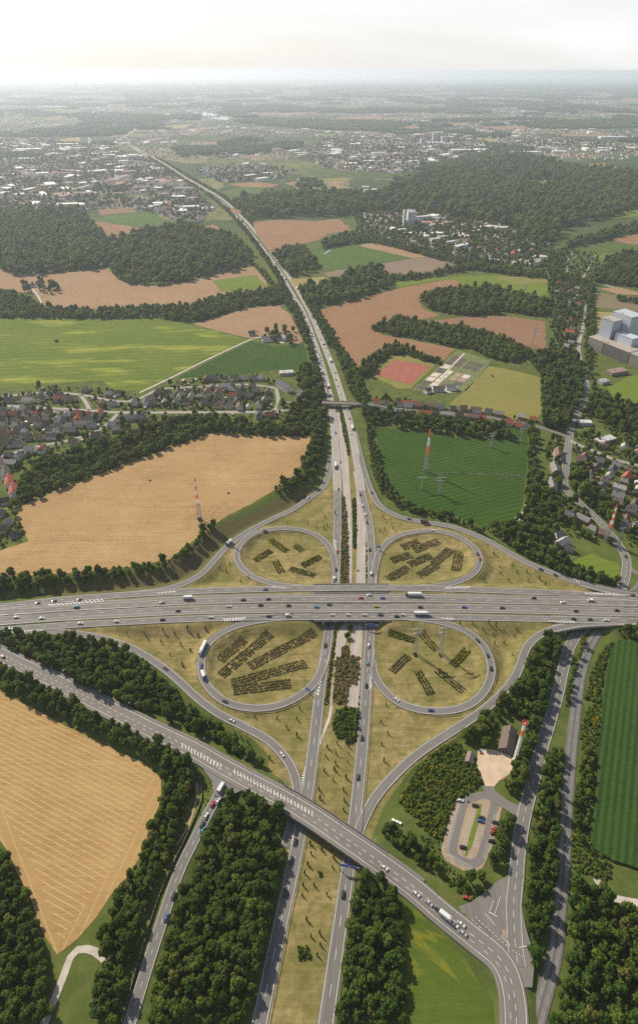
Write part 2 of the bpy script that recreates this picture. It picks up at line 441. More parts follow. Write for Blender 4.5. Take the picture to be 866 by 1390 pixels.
# ------------------------------------------------------------------ ground heights
FIELD_W = [(18, 693), (43.5, 681), (100, 656), (144, 640.5), (187.5, 624), (234, 607), (290, 587.5), (320, 588), (344, 592.5), (374, 591), (421, 594), (414, 621), (401, 645), (371, 666), (340, 685), (310.5, 699), (288, 714), (272, 728), (254.5, 741), (231, 759), (187.5, 768), (100, 778), (0, 783), (-50, 786), (-50, 754), (0, 748), (40, 734.5)]
Z_W = 8.5
field_w_xy = np.array([P(a, b, Z_W)[:2] for a, b in FIELD_W])
def sd_poly(pts, poly):
    """signed distance, negative inside"""
    d = np.full(len(pts), 1e18); ins = np.zeros(len(pts), bool)
    for i in range(len(poly)):
        a, b = poly[i], poly[(i + 1) % len(poly)]
        e, w = b - a, pts - a
        t = np.clip((w @ e) / (e @ e + 1e-12), 0, 1)
        d = np.minimum(d, ((w - t[:, None] * e) ** 2).sum(1))
        c = (a[1] > pts[:, 1]) != (b[1] > pts[:, 1])
        with np.errstate(divide='ignore', invalid='ignore'):
            x = a[0] + (pts[:, 1] - a[1]) * (b[0] - a[0]) / (b[1] - a[1] + 1e-12)
        ins ^= c & (pts[:, 0] < x)
    d = np.sqrt(d)
    return np.where(ins, -d, d)

# stretches of road that run on bridge decks (the ground does not rise to meet them): boxes in world x, y
def span_of(name, px0, px1):
    c = ROADS[name]['c']
    u = np.array([proj(q)[0] for q in c])
    k = np.where((u > px0) & (u < px1))[0]
    ROADS[name]['bridge'].append((k[0], k[-1]))
    return k[0], k[-1]
for n in ('collector_road', 'motorway', 'motorway.001', 'collector_road.001'):
    span_of(n, 437, 517)
for n, a, b in (('collector_road', 788, 862), ('motorway', 780, 850), ('motorway.001', 772, 840), ('collector_road.001', 764, 834), ('slip_road.003', 764, 832)):
    span_of(n, a, b)
span_of('slip_road.001', 796, 872)
span_of('main_road', 386, 505)
_vk = np.array([proj(q)[0] for q in ROADS['village_road']['c']]); _k = np.where((_vk > 438) & (_vk < 484))[0]
ROADS['village_road']['bridge'].append((_k[0], _k[-1]))

def axis(lo, hi, step, far, growth=1.16):
    a = list(np.arange(lo, hi + step / 2, step))
    d, x = step, hi
    while x < far: d *= growth; x += d; a.append(x)
    d, x = step, lo
    b = []
    lim = -far if lo < 0 else -600
    while x > lim: d *= growth; x -= d; b.append(x)
    return np.array(b[::-1] + a)
GX = axis(-345, 345, 3.0, 47000)
GY = axis(70, 720, 3.0, 47000, 1.10)
gx, gy = np.meshgrid(GX, GY)
gp = np.stack([gx.ravel(), gy.ravel()], 1)
gzv = np.zeros(len(gp))
near = (np.abs(gp[:, 0]) < 420) & (gp[:, 1] > 30) & (gp[:, 1] < 1150)
lo_s, hi_s = [], []          # samples: x, y, z, half width
for r in ROADS.values():
    br = np.zeros(len(r['c']), bool)
    for a, b in r['bridge']: br[a:b + 1] = True
    for q, b in zip(r['c'], br):
        if q[1] > 1150 or q[1] < 20: continue
        if not b: lo_s.append((q[0], q[1], q[2], r['w'] / 2)); hi_s.append((q[0], q[1], q[2], r['w'] / 2))
lo_s, hi_s = np.array(lo_s), np.array(hi_s)
q = gp[near]
zn = np.maximum(0, Z_W - np.maximum(0, sd_poly(q, field_w_xy) - 2) * .32)
zup = np.full(len(q), 1e9)
raised = lo_s[lo_s[:, 2] > .5]
for i in range(0, len(q), 4000):
    qq = q[i:i + 4000]
    d = np.hypot(qq[:, :1] - raised[None, :, 0], qq[:, 1:] - raised[None, :, 1])
    zn[i:i + 4000] = np.maximum(zn[i:i + 4000], (raised[:, 2] - .5 - np.maximum(0, d - raised[:, 3] - 1.5) * .5).max(1))
    d = np.hypot(qq[:, :1] - hi_s[None, :, 0], qq[:, 1:] - hi_s[None, :, 1])
    zup[i:i + 4000] = (hi_s[:, 2] - .22 + np.maximum(0, d - hi_s[:, 3] - 3.2) * .6).min(1)
zn = np.minimum(zn, zup)
gzv[near] = zn
GZ = gzv.reshape(len(GY), len(GX))
def gz(x, y):
    i = int(np.clip(np.searchsorted(GX, x) - 1, 0, len(GX) - 2)); j = int(np.clip(np.searchsorted(GY, y) - 1, 0, len(GY) - 2))
    a = min(1, max(0, (x - GX[i]) / (GX[i + 1] - GX[i]))); b = min(1, max(0, (y - GY[j]) / (GY[j + 1] - GY[j])))
    return float((GZ[j, i] * (1 - a) + GZ[j, i + 1] * a) * (1 - b) + (GZ[j + 1, i] * (1 - a) + GZ[j + 1, i + 1] * a) * b)
def gzs(xy):
    return np.array([gz(x, y) for x, y in xy])
def PG(px, py):
    """pixel to the point where its ray meets the ground"""
    z = 0.0
    for _ in range(7):
        p = P(px, py, z); z = .5 * z + .5 * gz(p[0], p[1])
    p[2] = gz(p[0], p[1])
    return p

# zone of dry, mown interchange grass
DRY = [[(455, 610), (447, 650), (420, 680), (375, 706), (338, 724), (312, 742), (292, 762), (272, 782), (236, 799), (160, 812), (90, 820), (90, 862), (160, 878), (215, 908), (262, 948), (300, 976), (345, 1003), (366, 1024), (364, 1046), (404, 1075), (395, 1120), (372, 1250), (340, 1390), (450, 1390), (470, 1280), (484, 1180), (504, 1135), (522, 1090), (560, 1040), (620, 1000), (680, 952), (708, 910), (720, 880), (760, 853), (866, 849), (960, 850), (960, 812), (866, 812), (800, 798), (745, 780), (690, 752), (640, 727), (590, 714), (545, 706), (512, 690), (498, 660), (486, 600)],
       ]
zone = np.zeros(len(gp))
q = gp[near]
for poly in DRY:
    xy = np.array([P(a, b, 2.0)[:2] for a, b in poly])
    zone[near] = np.maximum(zone[near], np.clip(.5 - sd_poly(q, xy) / 5.0, 0, 1))
# rough brown-green bank below the stubble field, slope's shade painted into its tone
bank = np.zeros(len(gp))
xy = np.array([P(a, b, 5.0)[:2] for a, b in [(60, 796), (130, 790), (200, 778), (250, 752), (285, 722), (330, 702), (395, 668), (428, 655), (415, 672), (372, 696), (330, 714), (300, 738), (280, 764), (255, 782), (225, 795), (150, 803), (70, 810)]])
bank[near] = np.clip(.5 - sd_poly(q, xy) / 5.0, 0, 1)

nx, ny = len(GX), len(GY)
idx = np.arange(nx * ny).reshape(ny, nx)
fa = np.stack([idx[:-1, :-1].ravel(), idx[:-1, 1:].ravel(), idx[1:, 1:].ravel(), idx[1:, :-1].ravel()], 1)
me = bpy.data.meshes.new('ground')
me.vertices.add(nx * ny); me.vertices.foreach_set('co', np.column_stack([gp, gzv]).astype(np.float32).ravel())
me.loops.add(fa.size); me.loops.foreach_set('vertex_index', fa.astype(np.int32).ravel())
me.polygons.add(len(fa)); me.polygons.foreach_set('loop_start', np.arange(0, fa.size, 4, dtype=np.int32))
me.polygons.foreach_set('loop_total', np.full(len(fa), 4, dtype=np.int32))
me.update(calc_edges=True); me.validate()
for nm, arr in (('dry', zone), ('bank', bank)):
    at = me.attributes.new(nm, 'FLOAT', 'POINT'); at.data.foreach_set('value', arr.astype(np.float32))
me.polygons.foreach_set('use_smooth', [True] * len(me.polygons))

t = NT('ground_cover')
p = t.pos('Object')
n1 = t.noise(p, .011, 5, .6); n2 = t.noise(p, .07, 5, .6); n3 = t.noise(p, .6, 4, .7)
def attr(t, name):
    a = t.node('Attribute'); a.attribute_name = name; return a.outputs['Fac']
green = t.ramp(n2, [(.25, (.045, .065, .016)), (.5, (.075, .098, .024)), (.75, (.135, .135, .040))])
green = t.mix(t.rng(n1, .4, .6), green, t.mix(.5, green, (.10, .125, .026)))
mow = t.noise(t.map(p, (.03, .35, 1), .3), 1.0, 4, .6); n4 = t.noise(p, .22, 4, .65)
dry = t.ramp(t.math('ADD', t.math('MULTIPLY', n2, .4), t.math('ADD', t.math('MULTIPLY', mow, .3), t.math('MULTIPLY', n4, .3))),
             [(.36, (.088, .088, .026)), (.45, (.165, .138, .050)), (.53, (.245, .190, .080)), (.62, (.34, .262, .128))])
dry = t.mix(t.rng(n1, .38, .58, 0, .75), dry, t.mix(.62, dry, (.105, .115, .028)))
soilc = t.noise(p, .035, 5, .7)
dry = t.mix(t.rng(soilc, .62, .70, 0, .55), dry, (.30, .205, .115))
col = t.mix(t.rng(t.math('ADD', attr(t, 'dry'), t.math('MULTIPLY', t.math('SUBTRACT', n3, .5), .5)), .4, .6), green, dry)
bankc = t.ramp(n3, [(.25, (.060, .062, .022)), (.55, (.105, .088, .036)), (.8, (.15, .115, .055))])
col = t.mix(t.rng(attr(t, 'bank'), .35, .65), col, bankc)
# the far plain: a patchwork of woods, meadows and fields too far away to tell apart
sx = t.node('SeparateXYZ'); t.lk(p, sx.inputs[0])
vo = t.node('TexVoronoi'); vo.inputs['Scale'].default_value = .0034; vo.inputs['Randomness'].default_value = 1
wob = t.node('Mix', data_type='VECTOR'); wob.inputs['Factor'].default_value = .0
nv = t.node('TexNoise'); nv.inputs['Scale'].default_value = .004; nv.inputs['Detail'].default_value = 3
t.lk(p, nv.inputs['Vector'])
va = t.node('VectorMath', operation='MULTIPLY_ADD'); t.lk(nv.outputs['Color'], va.inputs[0]); va.inputs[1].default_value = (260, 260, 0); t.lk(p, va.inputs[2])
t.lk(va.outputs[0], vo.inputs['Vector'])
sc_ = t.node('SeparateColor'); t.lk(vo.outputs['Color'], sc_.inputs[0])
far = t.ramp(sc_.outputs[0], [(0, (.045, .070, .020)), (.38, (.055, .080, .022)), (.50, (.085, .11, .03)), (.66, (.12, .135, .04)), (.78, (.19, .18, .06)), (.92, (.24, .175, .095)), (1, (.28, .20, .115))])
fz = t.noise(p, .02, 5, .7)
far = t.mix(t.rng(fz, .35, .6), t.mix(.7, far, (.024, .038, .014)), far)
dist = t.math('ADD', sx.outputs['Y'], t.math('MULTIPLY', t.math('SUBTRACT', n1, .5), 900))
col = t.mix(t.rng(dist, 1900, 2500), col, far)
t.bump(n3, .6, .5)
me.materials.append(t.out(col, .95))
ground = link('ground', me)
tag(ground, kind='structure')
del gx, gy

# ------------------------------------------------------------------ road surfaces
def ribbon_mesh(name, c, w0, w1, z_up=0.0, skirt=0.0, mat='asphalt', s0=0.0):
    """strip between offsets w0..w1 (left of travel positive) along centre line c"""
    tt, nn = frame(c)
    up = np.array([0, 0, z_up])
    a, b = c + nn * w0 + up, c + nn * w1 + up
    s = s0 + np.r_[0, np.cumsum(np.linalg.norm(np.diff(c, axis=0), axis=1))]
    n = len(c)
    v = [a, b]; uv = [np.stack([np.full(n, w0), s], 1), np.stack([np.full(n, w1), s], 1)]
    i = np.arange(n - 1)
    f = [np.stack([i, i + 1, n + i + 1, n + i], 1)[:, ::-1] if w1 > w0 else np.stack([i, i + 1, n + i + 1, n + i], 1)]
    if skirt:
        dn = np.array([0, 0, -skirt])
        v += [a + dn - nn * skirt * .5, b + dn + nn * skirt * .5]; uv += [uv[0], uv[1]]
        f += [np.stack([2 * n + i, 2 * n + i + 1, i + 1, i], 1)[:, ::-1], np.stack([n + i, n + i + 1, 3 * n + i + 1, 3 * n + i], 1)[:, ::-1]]
    return mk_mesh(name, np.vstack(v), np.vstack(f), [M[mat]], uv=np.vstack(uv))
def strips(c, marks, z_up):
    """painted lines as thin sheets: (offset, width, None | (dash, gap))"""
    tt, nn = frame(c)
    s = np.r_[0, np.cumsum(np.linalg.norm(np.diff(c, axis=0), axis=1))]
    V, Fc = [], []
    up = np.array([0, 0, z_up])
    def at(x):
        return np.array([np.interp(x, s, c[:, k]) for k in range(3)]), np.array([np.interp(x, s, nn[:, k]) for k in range(3)])
    for off, w, dash in marks:
        if dash is None:
            b = len(V)
            for k in range(len(c)):
                V.append(c[k] + nn[k] * (off - w / 2) + up); V.append(c[k] + nn[k] * (off + w / 2) + up)
            Fc += [(b + 2 * k, b + 2 * k + 2, b + 2 * k + 3, b + 2 * k + 1) for k in range(len(c) - 1)]
        else:
            x = dash[1] * .5
            while x + dash[0] < s[-1]:
                b = len(V)
                for e in (x, x + dash[0]):
                    q, m = at(e); V.append(q + m * (off - w / 2) + up); V.append(q + m * (off + w / 2) + up)
                Fc.append((b, b + 2, b + 3, b + 1)); x += dash[0] + dash[1]
    return V, Fc
ROBJ = {}
for nm, r in ROADS.items():
    o = link(nm.split('.')[0], ribbon_mesh(nm, r['c'], -r['w'] / 2, r['w'] / 2, 0, r['skirt'], r['mat']))
    tag(o, kind='structure'); ROBJ[nm] = o
    if nm in ('motorway.002', 'motorway.003'):       # pale concrete slabs north of the interchange
        cc = r['c'][r['c'][:, 1] > 660]
        link('concrete_surface', ribbon_mesh('concrete_surface', cc, -r['w'] / 2 - .8, r['w'] / 2 + .8, .02, .5, 'concrete_road'), o)
    if r['marks']:
        c = r['c']
        if nm in ('motorway.002', 'motorway.003'): c = c[c[:, 1] < 1500]
        v, f = strips(c, r['marks'], .05)
        link('lane_marking', mk_mesh('lane_marking', v, f, [M['paint']]), o)
def hatch(roadname, quad, n, slant=.5, duty=.5, z=None):
    """slanting bars between two edges given in pixels: quad = (a0, a1, b0, b1), bars run from edge a to edge b"""
    c = ROADS[roadname]['c']
    a0, a1, b0, b1 = [np.array(q, float) for q in quad]
    V, Fc = [], []
    mid = np.array(quad).mean(0)
    if z is None:
        k = np.argmin([np.hypot(*(np.array(proj(q)) - mid)) for q in c]); z = c[k, 2] + .05
    A0, A1, B0, B1 = [P(*q, z) for q in (a0, a1, b0, b1)]
    for k in range(n):
        t0, t1 = k / n, (k + duty) / n
        sft = slant / n
        b = len(V)
        V += [A0 + (A1 - A0) * t0, A0 + (A1 - A0) * t1, B0 + (B1 - B0) * min(1, t1 + sft), B0 + (B1 - B0) * min(1, t0 + sft)]
        Fc.append((b, b + 1, b + 2, b + 3))
    return V, Fc
def hatches(roadname, lst):
    V, Fc = [], []
    for a in lst:
        v, f = hatch(roadname, *a); b = len(V); V += v; Fc += [tuple(b + i for i in q) for q in f]
    link('hatched_marking', mk_mesh('hatched_marking', V, Fc, [M['paint']]), ROBJ[roadname])
hatches('collector_road', [(((64, 820.5), (142, 812.5), (66, 822.5), (142, 816.5)), 14, .7), (((362, 795.5), (388, 797), (370, 797.5), (398, 798.5)), 7, .6), (((606, 797), (640, 795.5), (606, 799), (640, 798)), 8, -.6), (((792, 804.5), (838, 805.5), (792, 806), (850, 809)), 11, .6), (((214, 804.5), (238, 801.5), (214, 806), (240, 803.5)), 6, .6)])
hatches('collector_road.001', [(((12, 857), (62, 853.5), (14, 859), (62, 855.5)), 11, -.6), (((303, 839.5), (336, 837), (303, 843.5), (330, 842)), 8, .8), (((588, 837), (618, 839.5), (588, 838.5), (612, 842)), 8, .8), (((744, 842), (780, 842.8), (744, 843.5), (780, 846)), 8, .7)])
hatches('motorway.002', [(((452, 732), (456, 752), (455.5, 732), (457, 752)), 7, .5, .5), (((442, 897), (432, 946), (441, 897), (428, 946)), 12, -.5), (((416, 1040), (409, 1072), (414, 1040), (404.5, 1072)), 9, .5)])
hatches('motorway.003', [(((501.5, 913), (500, 938), (503, 913), (505.5, 934)), 8, -.5), (((497.5, 880), (497, 880.5), (498, 880), (497.5, 880.5)), 1)])
# long barred reserve on the bridge road
hatches('main_road', [(((247, 1008.5), (304, 1039.5), (244, 1012), (299, 1043.5)), 13, .9, .3), (((318, 1043.5), (428, 1103), (315, 1048.5), (424, 1107)), 24, .9, .3)])

# ------------------------------------------------------------------ fields and other sheets
def poly_sheet(name, px, mat, dz=.06, z=None, ragged=0.0, kind='structure', parent=None, height=0.0, seg=8.0, uvs=False):
    """a patch of ground cover outlined in pixels; lies dz above the ground; with height it is a standing crop"""
    pts = [PG(a, b) if z is None else P(a, b, z) for a, b in px]
    out = []
    for i in range(len(pts)):
        a, b = pts[i], pts[(i + 1) % len(pts)]
        L = np.linalg.norm((b - a)[:2])
        n = max(1, int(L / seg)) if ragged else 1
        for k in range(n):
            q = a + (b - a) * k / n
            if ragged and k:
                q = q + np.array([random.uniform(-1, 1), random.uniform(-1, 1), 0]) * ragged
            out.append(q)
    base = np.array(out); base[:, 2] += dz
    tri = tessellate_polygon([[Vector(q) for q in base]])
    n = len(base)
    # counter-clockwise from above
    area = .5 * np.sum(base[:, 0] * np.roll(base[:, 1], -1) - np.roll(base[:, 0], -1) * base[:, 1])
    v = base.copy(); f = []
    if height: v[:, 2] += height
    for a, b, c in tri:
        x = np.cross(v[b] - v[a], v[c] - v[a])[2]
        f.append((a, b, c) if x > 0 else (a, c, b))
    if height:
        low = base.copy(); low[:, 2] -= .3
        v = np.vstack([v, low])
        for i in range(n):
            j = (i + 1) % n
            f.append((i, n + i, n + j, j) if area > 0 else (j, n + j, n + i, i))
    o = link(name, mk_mesh(name, v, f, [M[mat]], uv=v[:, :2] if uvs else None), parent)
    if parent is None: tag(o, kind=kind)
    return o
def ang(a, b, z=0.0):
    d = P(*b, z) - P(*a, z); return math.atan2(d[1], d[0])

A1 = ang((9, 1074), (162, 1155)); A2 = ang((60, 740), (260, 640), 8); 
M['wheat'] = mat_field('wheat_stubble', (.40, .24, .088), (.63, .425, .19), A1, 3.7, (.74, .54, .29), .45, wob=3)
M['headland'] = mat_field('wheat_headland', (.44, .27, .11), (.60, .40, .18), ang((192, 1076), (129, 1208)), 6.0, (.66, .47, .24), .6, wob=4)
M['headland_west'] = mat_field('wheat_headland_west', (.44, .27, .11), (.60, .40, .18), ang((0, 1110), (62, 1272)), 6.0, (.66, .47, .24), .6, wob=3)
M['wheat2'] = mat_field('stubble', (.33, .195, .078), (.64, .435, .215), A2, 4.8, (.66, .46, .24), .85, wob=4, patch=(.50, .32, .15))
M['tan'] = mat_field('tan_stubble', (.33, .205, .115), (.46, .30, .175), ang((40, 380), (200, 370)), 9.0, (.52, .355, .215), 1.8)
M['tan2'] = mat_field('tan_stubble_right', (.30, .160, .085), (.40, .230, .130), ang((450, 470), (560, 415)), 9.0, (.42, .265, .155), 2)
M['brown'] = mat_field('brown_stubble', (.28, .150, .088), (.36, .205, .125), ang((600, 440), (740, 460)), 10.0, (.37, .24, .155), 2)
M['umber'] = mat_field('ploughed_field', (.26, .185, .135), (.34, .25, .185), .1, 12.0, (.30, .22, .16), 2)
M['green_y'] = mat_field('ripening_crop', (.120, .185, .024), (.21, .25, .036), ang((0, 470), (200, 462)), 16.0, (.09, .14, .02), 1.6, patch=(.40, .41, .06))
M['green_d'] = mat_field('green_crop', (.042, .092, .015), (.085, .148, .024), ang((520, 640), (700, 600)), 7.0, (.028, .066, .012), 1.4, patch=(.055, .112, .018))
M['green_m'] = mat_field('meadow_green', (.080, .145, .028), (.115, .180, .034), .4, 14.0, (.12, .185, .036), 2)
M['green_b'] = mat_field('bright_meadow', (.155, .225, .030), (.215, .270, .040), .2, 12.0, (.16, .225, .03), 2)
M['maize'] = mat_field('maize', (.024, .062, .012), (.050, .098, .018), ang((830, 960), (815, 1080)), 5.0, (.078, .135, .034), 1.7, wob=.6, patch=(.045, .090, .016))
M['olive'] = mat_field('dry_meadow', (.235, .225, .062), (.330, .290, .090), .5, 12.0, (.30, .28, .08), 2)
M['yellow_dry'] = mat_field('yellow_meadow', (.34, .28, .115), (.43, .345, .155), .3, 14.0, (.40, .32, .14), 2)
M['olive_b'] = mat_field('olive_field', (.225, .18, .105), (.29, .235, .135), .1, 10.0, (.27, .22, .12), 2)
M['flower'] = mat_field('flower_meadow', (.085, .135, .022), (.150, .200, .028), .7, 5.0, None, 1.5, patch=(.27, .26, .03))
M['cinder'] = mat_plain('red_cinder_pitch', (.27, .088, .06), .95, .2, .08)
M['plot_pale'] = mat_plain('pale_beds', (.48, .42, .36), .9, .4, .25)
M['plot_dark'] = mat_plain('dark_beds', (.085, .072, .06), .95, .4, .2)
M['plot_green'] = mat_plain('green_beds', (.12, .14, .05), .9, .4, .2)
M['gravel'] = mat_plain('gravel_path', (.42, .37, .31), .95, .2, .2)
M['yard'] = mat_plain('dusty_yard', (.47, .36, .26), .95, .22, .12)

FIELDS = [
 ('wheat_field', 'wheat', [(-40, 915), (0, 938), (50, 964), (100, 990), (150, 1014), (195, 1036), (219, 1056), (219, 1080), (205, 1130), (182, 1178), (152, 1214), (132, 1244), (105, 1275), (78, 1296), (62, 1272), (46, 1230), (22, 1180), (0, 1140), (-40, 1080)], .08),
 ('stubble_field', 'wheat2', FIELD_W, .10),
 ('crop_field', 'green_y', [(-60, 433), (0, 433), (60, 433.5), (140, 434.5), (207, 432), (250, 438.5), (300, 452), (337, 461.5), (285, 485), (230, 512), (203, 530), (190, 531), (152, 530), (140, 517), (100, 519), (60, 522), (0, 527), (-60, 530)], .15),
 ('crop_field', 'green_d', [(341, 463), (375, 471), (412, 466), (420, 498), (400, 503), (370, 502), (340, 507), (300, 510), (262, 512), (240, 513), (290, 488)], .15),
 ('stubble_field', 'tan', [(262, 440), (300, 430), (330, 420), (378, 414), (396, 430), (412, 462), (405, 467), (370, 452), (343, 460), (300, 450)], .2),
 ('stubble_field', 'tan', [(-60, 350), (0, 365.5), (20, 375.5), (67, 372), (147, 365), (161, 380.5), (187.5, 387), (228, 387), (290, 375), (340, 362), (353, 365), (364, 391), (330, 397), (290, 403), (261, 414), (214, 417), (80, 421), (60, 417.5), (50, 401), (30, 397), (0, 394), (-60, 392)], .2),
 ('meadow', 'green_b', [(288, 381), (318, 377), (347, 373), (362, 389), (330, 395), (300, 396)], .5),
 ('stubble_field', 'tan2', [(132, 302), (160, 305), (201, 310), (213, 313.5), (187.5, 320), (151, 327.5), (145, 318)], .4),
 ('crop_field', 'green_m', [(120.5, 297), (174, 288.5), (201, 288.5), (231, 300), (214, 307.5), (187.5, 309), (141, 302)], .4),
 ('stubble_field', 'brown', [(134, 285), (181, 282), (186, 288), (137, 292)], .4),
 ('meadow', 'green_b', [(218, 307), (251, 302), (256, 305), (234, 310)], .4),
 ('stubble_field', 'tan2', [(271, 310), (290, 304.5), (318, 323), (302, 325), (285, 318)], .4),
 ('stubble_field', 'tan2', [(343, 302), (373.5, 298.5), (430.5, 300), (460.5, 297), (477, 313.5), (447, 317), (434, 325), (407, 333.5), (370, 347), (350, 322)], .4),
 ('crop_field', 'green_m', [(417, 337), (477, 333.5), (491, 335), (558, 350.5), (437, 369)], .3),
 ('stubble_field', 'tan', [(487, 332), (511, 330), (581, 349), (561, 350.5), (491, 335)], .3),
 ('ploughed_field', 'umber', [(439, 370.5), (561, 351), (581, 349.5), (620, 357), (598, 368.5), (531, 374), (491, 374), (454, 381)], .3),
 ('meadow', 'yellow_dry', [(393, 379), (440.5, 375.5), (452, 384), (430, 388), (400, 389.5)], .3),
 ('meadow', 'green_b', [(534, 384), (598, 377), (640, 374), (640, 376), (600, 380), (544, 390)], .35),
 ('stubble_field', 'tan2', [(425, 424), (460, 413), (497, 404), (544, 391), (600, 381), (625, 376.5), (650, 380), (640, 384), (600, 396), (571, 402), (568, 411), (575, 420), (598, 428), (560, 437), (530, 443), (503, 447), (520, 455), (560, 462), (618, 474), (603, 489), (570, 478), (537, 468), (511, 481), (484, 500), (464, 471), (440, 438)], .25),
 ('stubble_field', 'brown', [(570, 437), (629.5, 430.5), (686.5, 429), (740, 437), (741, 475), (706.5, 471), (666.5, 452), (626, 448), (590, 441)], .25),
 ('meadow', 'green_b', [(613, 378.5), (660, 374), (720, 376), (743, 377), (743, 400.5), (716.5, 404), (683, 397), (640, 391)], .45),
 ('meadow', 'olive', [(668, 376), (720, 376.5), (742, 379), (742, 384), (700, 386)], .65),
 ('meadow', 'olive', [(663, 497), (700, 504), (733, 512.5), (735, 561), (723, 574.5), (660, 561), (609.5, 549), (639.5, 521)], .2),
 ('crop_field', 'green_d', [(508.5, 579), (577, 587), (617.5, 594), (664, 597), (698, 577), (715, 584), (715, 627.5), (708, 688), (698, 708), (661, 717), (617.5, 700), (574, 690), (540.5, 673), (527, 657.5), (517, 637.5)], .15),
 ('meadow', 'olive', [(507, 513), (530.5, 483), (550.5, 483), (591, 495), (557, 528), (540.5, 528)], .2),
 ('stubble_field', 'olive_b', [(807, 396), (840, 402), (880, 404), (880, 424), (807, 417)], .25),
 ('meadow', 'yellow_dry', [(806, 423), (854, 425.5), (850, 432), (817, 461), (806, 476)], .25),
 ('meadow', 'green_b', [(822, 526), (850, 512), (880, 505), (880, 562), (840, 548)], .2),
 ('meadow', 'green_b', [(797, 343.5), (844, 346), (838, 358.5), (810, 354)], .4),
 ('stubble_field', 'tan2', [(830, 325), (880, 315), (880, 333.5), (850, 331)], .4),
 ('meadow', 'green_m', [(812, 333), (850, 332), (880, 335), (880, 342), (840, 343)], .4),
 ('stubble_field', 'tan', [(812, 392), (838, 390), (866, 397), (866, 401), (838, 400)], .4),
 ('maize_field', 'maize', [(838, 871), (852.5, 869.5), (900, 871), (960, 874), (960, 1200), (866, 1181), (830.5, 1170), (804, 1153), (800, 1130), (807, 1087), (811, 1020), (816, 957), (820, 922), (828, 881)], .05),
 ('lawn', 'green_b', [(776, 761.5), (802, 751.5), (841, 767), (839, 787), (819, 781.5), (787.5, 770)], .1),
 ('meadow', 'flower', [(545, 1215), (566, 1234), (598, 1266), (622, 1295), (646, 1325), (668, 1360), (676, 1425), (545, 1425), (546, 1300)], .08),
 ('meadow', 'green_b', [(711, 246), (741, 244), (743, 255), (728, 254)], .6),
 ('meadow', 'green_b', [(795, 297), (820, 290), (880, 284), (880, 292), (835, 297)], .6),
 ('crop_field', 'green_m', [(293, 262), (330, 254), (363, 254), (366, 262), (318, 266)], .6),
 ('stubble_field', 'tan2', [(308, 250), (350, 247), (380, 251), (368, 254), (330, 254)], .6),
 ('stubble_field', 'tan2', [(385, 249), (403, 246), (413, 250), (400, 253)], .6),
 ('stubble_field', 'tan2', [(352, 262), (390, 258), (420, 255), (440, 260), (452, 264), (420, 263), (380, 263)], .6),
 ('meadow', 'green_b', [(425, 258), (440, 253), (500, 261), (510, 263), (500, 270), (470, 266)], .6),
 ('meadow', 'olive', [(420, 244), (470, 241), (482, 244), (430, 247)], .6),
 ('stubble_field', 'tan2', [(305, 279), (320, 284), (345, 291), (330, 291), (312, 287)], .6),
 ('meadow', 'green_m', [(174, 265), (195, 262), (206, 268), (185, 270)], .6),
 ('meadow', 'yellow_dry', [(215, 171), (262, 168.5), (252, 174), (222, 175)], 1.0),
 ('stubble_field', 'tan2', [(242, 177), (285, 172), (285, 175), (250, 178)], 1.0),
 ('stubble_field', 'tan2', [(200, 189), (220, 186), (218, 190), (205, 191)], 1.0),
 ('meadow', 'yellow_dry', [(75, 190), (110, 186), (108, 192), (85, 194)], 1.0),
 ('stubble_field', 'tan2', [(335, 155), (425, 152), (410, 156), (345, 157)], 1.2),
 ('stubble_field', 'tan2', [(455, 160), (520, 157), (510, 162), (460, 162)], 1.2),
 ('meadow', 'green_b', [(425, 181), (458, 182), (450, 185), (428, 184)], 1.0),
 ('stubble_field', 'tan2', [(785, 225), (820, 221), (850, 232), (820, 236)], .8),
 ('stubble_field', 'tan2', [(535, 175), (560, 170), (580, 174), (560, 177)], 1.0),
 ('stubble_field', 'tan2', [(585, 168), (640, 166), (632, 170), (590, 171)], 1.0),
 ('stubble_field', 'tan2', [(655, 172), (715, 171), (712, 176), (660, 176)], 1.0),
 ('stubble_field', 'tan2', [(760, 182), (830, 182), (826, 185), (765, 185)], 1.0),
 ('stubble_field', 'tan2', [(838, 136), (880, 134), (880, 138), (842, 139)], 1.4),
 ('meadow', 'yellow_dry', [(640, 186), (675, 189), (680, 195), (650, 191)], 1.0),
]
FOBJ = []
for nm, mt, px, dz in FIELDS:
    d0 = P(*px[0])[1]
    FOBJ.append(poly_sheet(nm, px, mt, dz, ragged=.7 if d0 < 900 else 2.0, seg=7 if d0 < 900 else 20, height=1.9 if mt == 'maize' else 0,
                z=Z_W if px is FIELD_W else (None if d0 < 1100 else 0.0)))
# headlands of the wheat field run along its edge
HL = [[(219, 1058), (219, 1080), (205, 1130), (182, 1178), (152, 1214), (132, 1244), (105, 1275), (78, 1296), (92, 1262), (125, 1214), (160, 1170), (186, 1122), (199, 1076), (200, 1052)],
      [(-40, 1080), (0, 1140), (22, 1180), (46, 1230), (62, 1272), (78, 1296), (84, 1276), (70, 1240), (52, 1190), (28, 1140), (6, 1100), (-40, 1036)]]
for k, px in enumerate(HL):
    poly_sheet('headland', px, ('headland', 'headland_west')[k], .14, ragged=.8, seg=6)
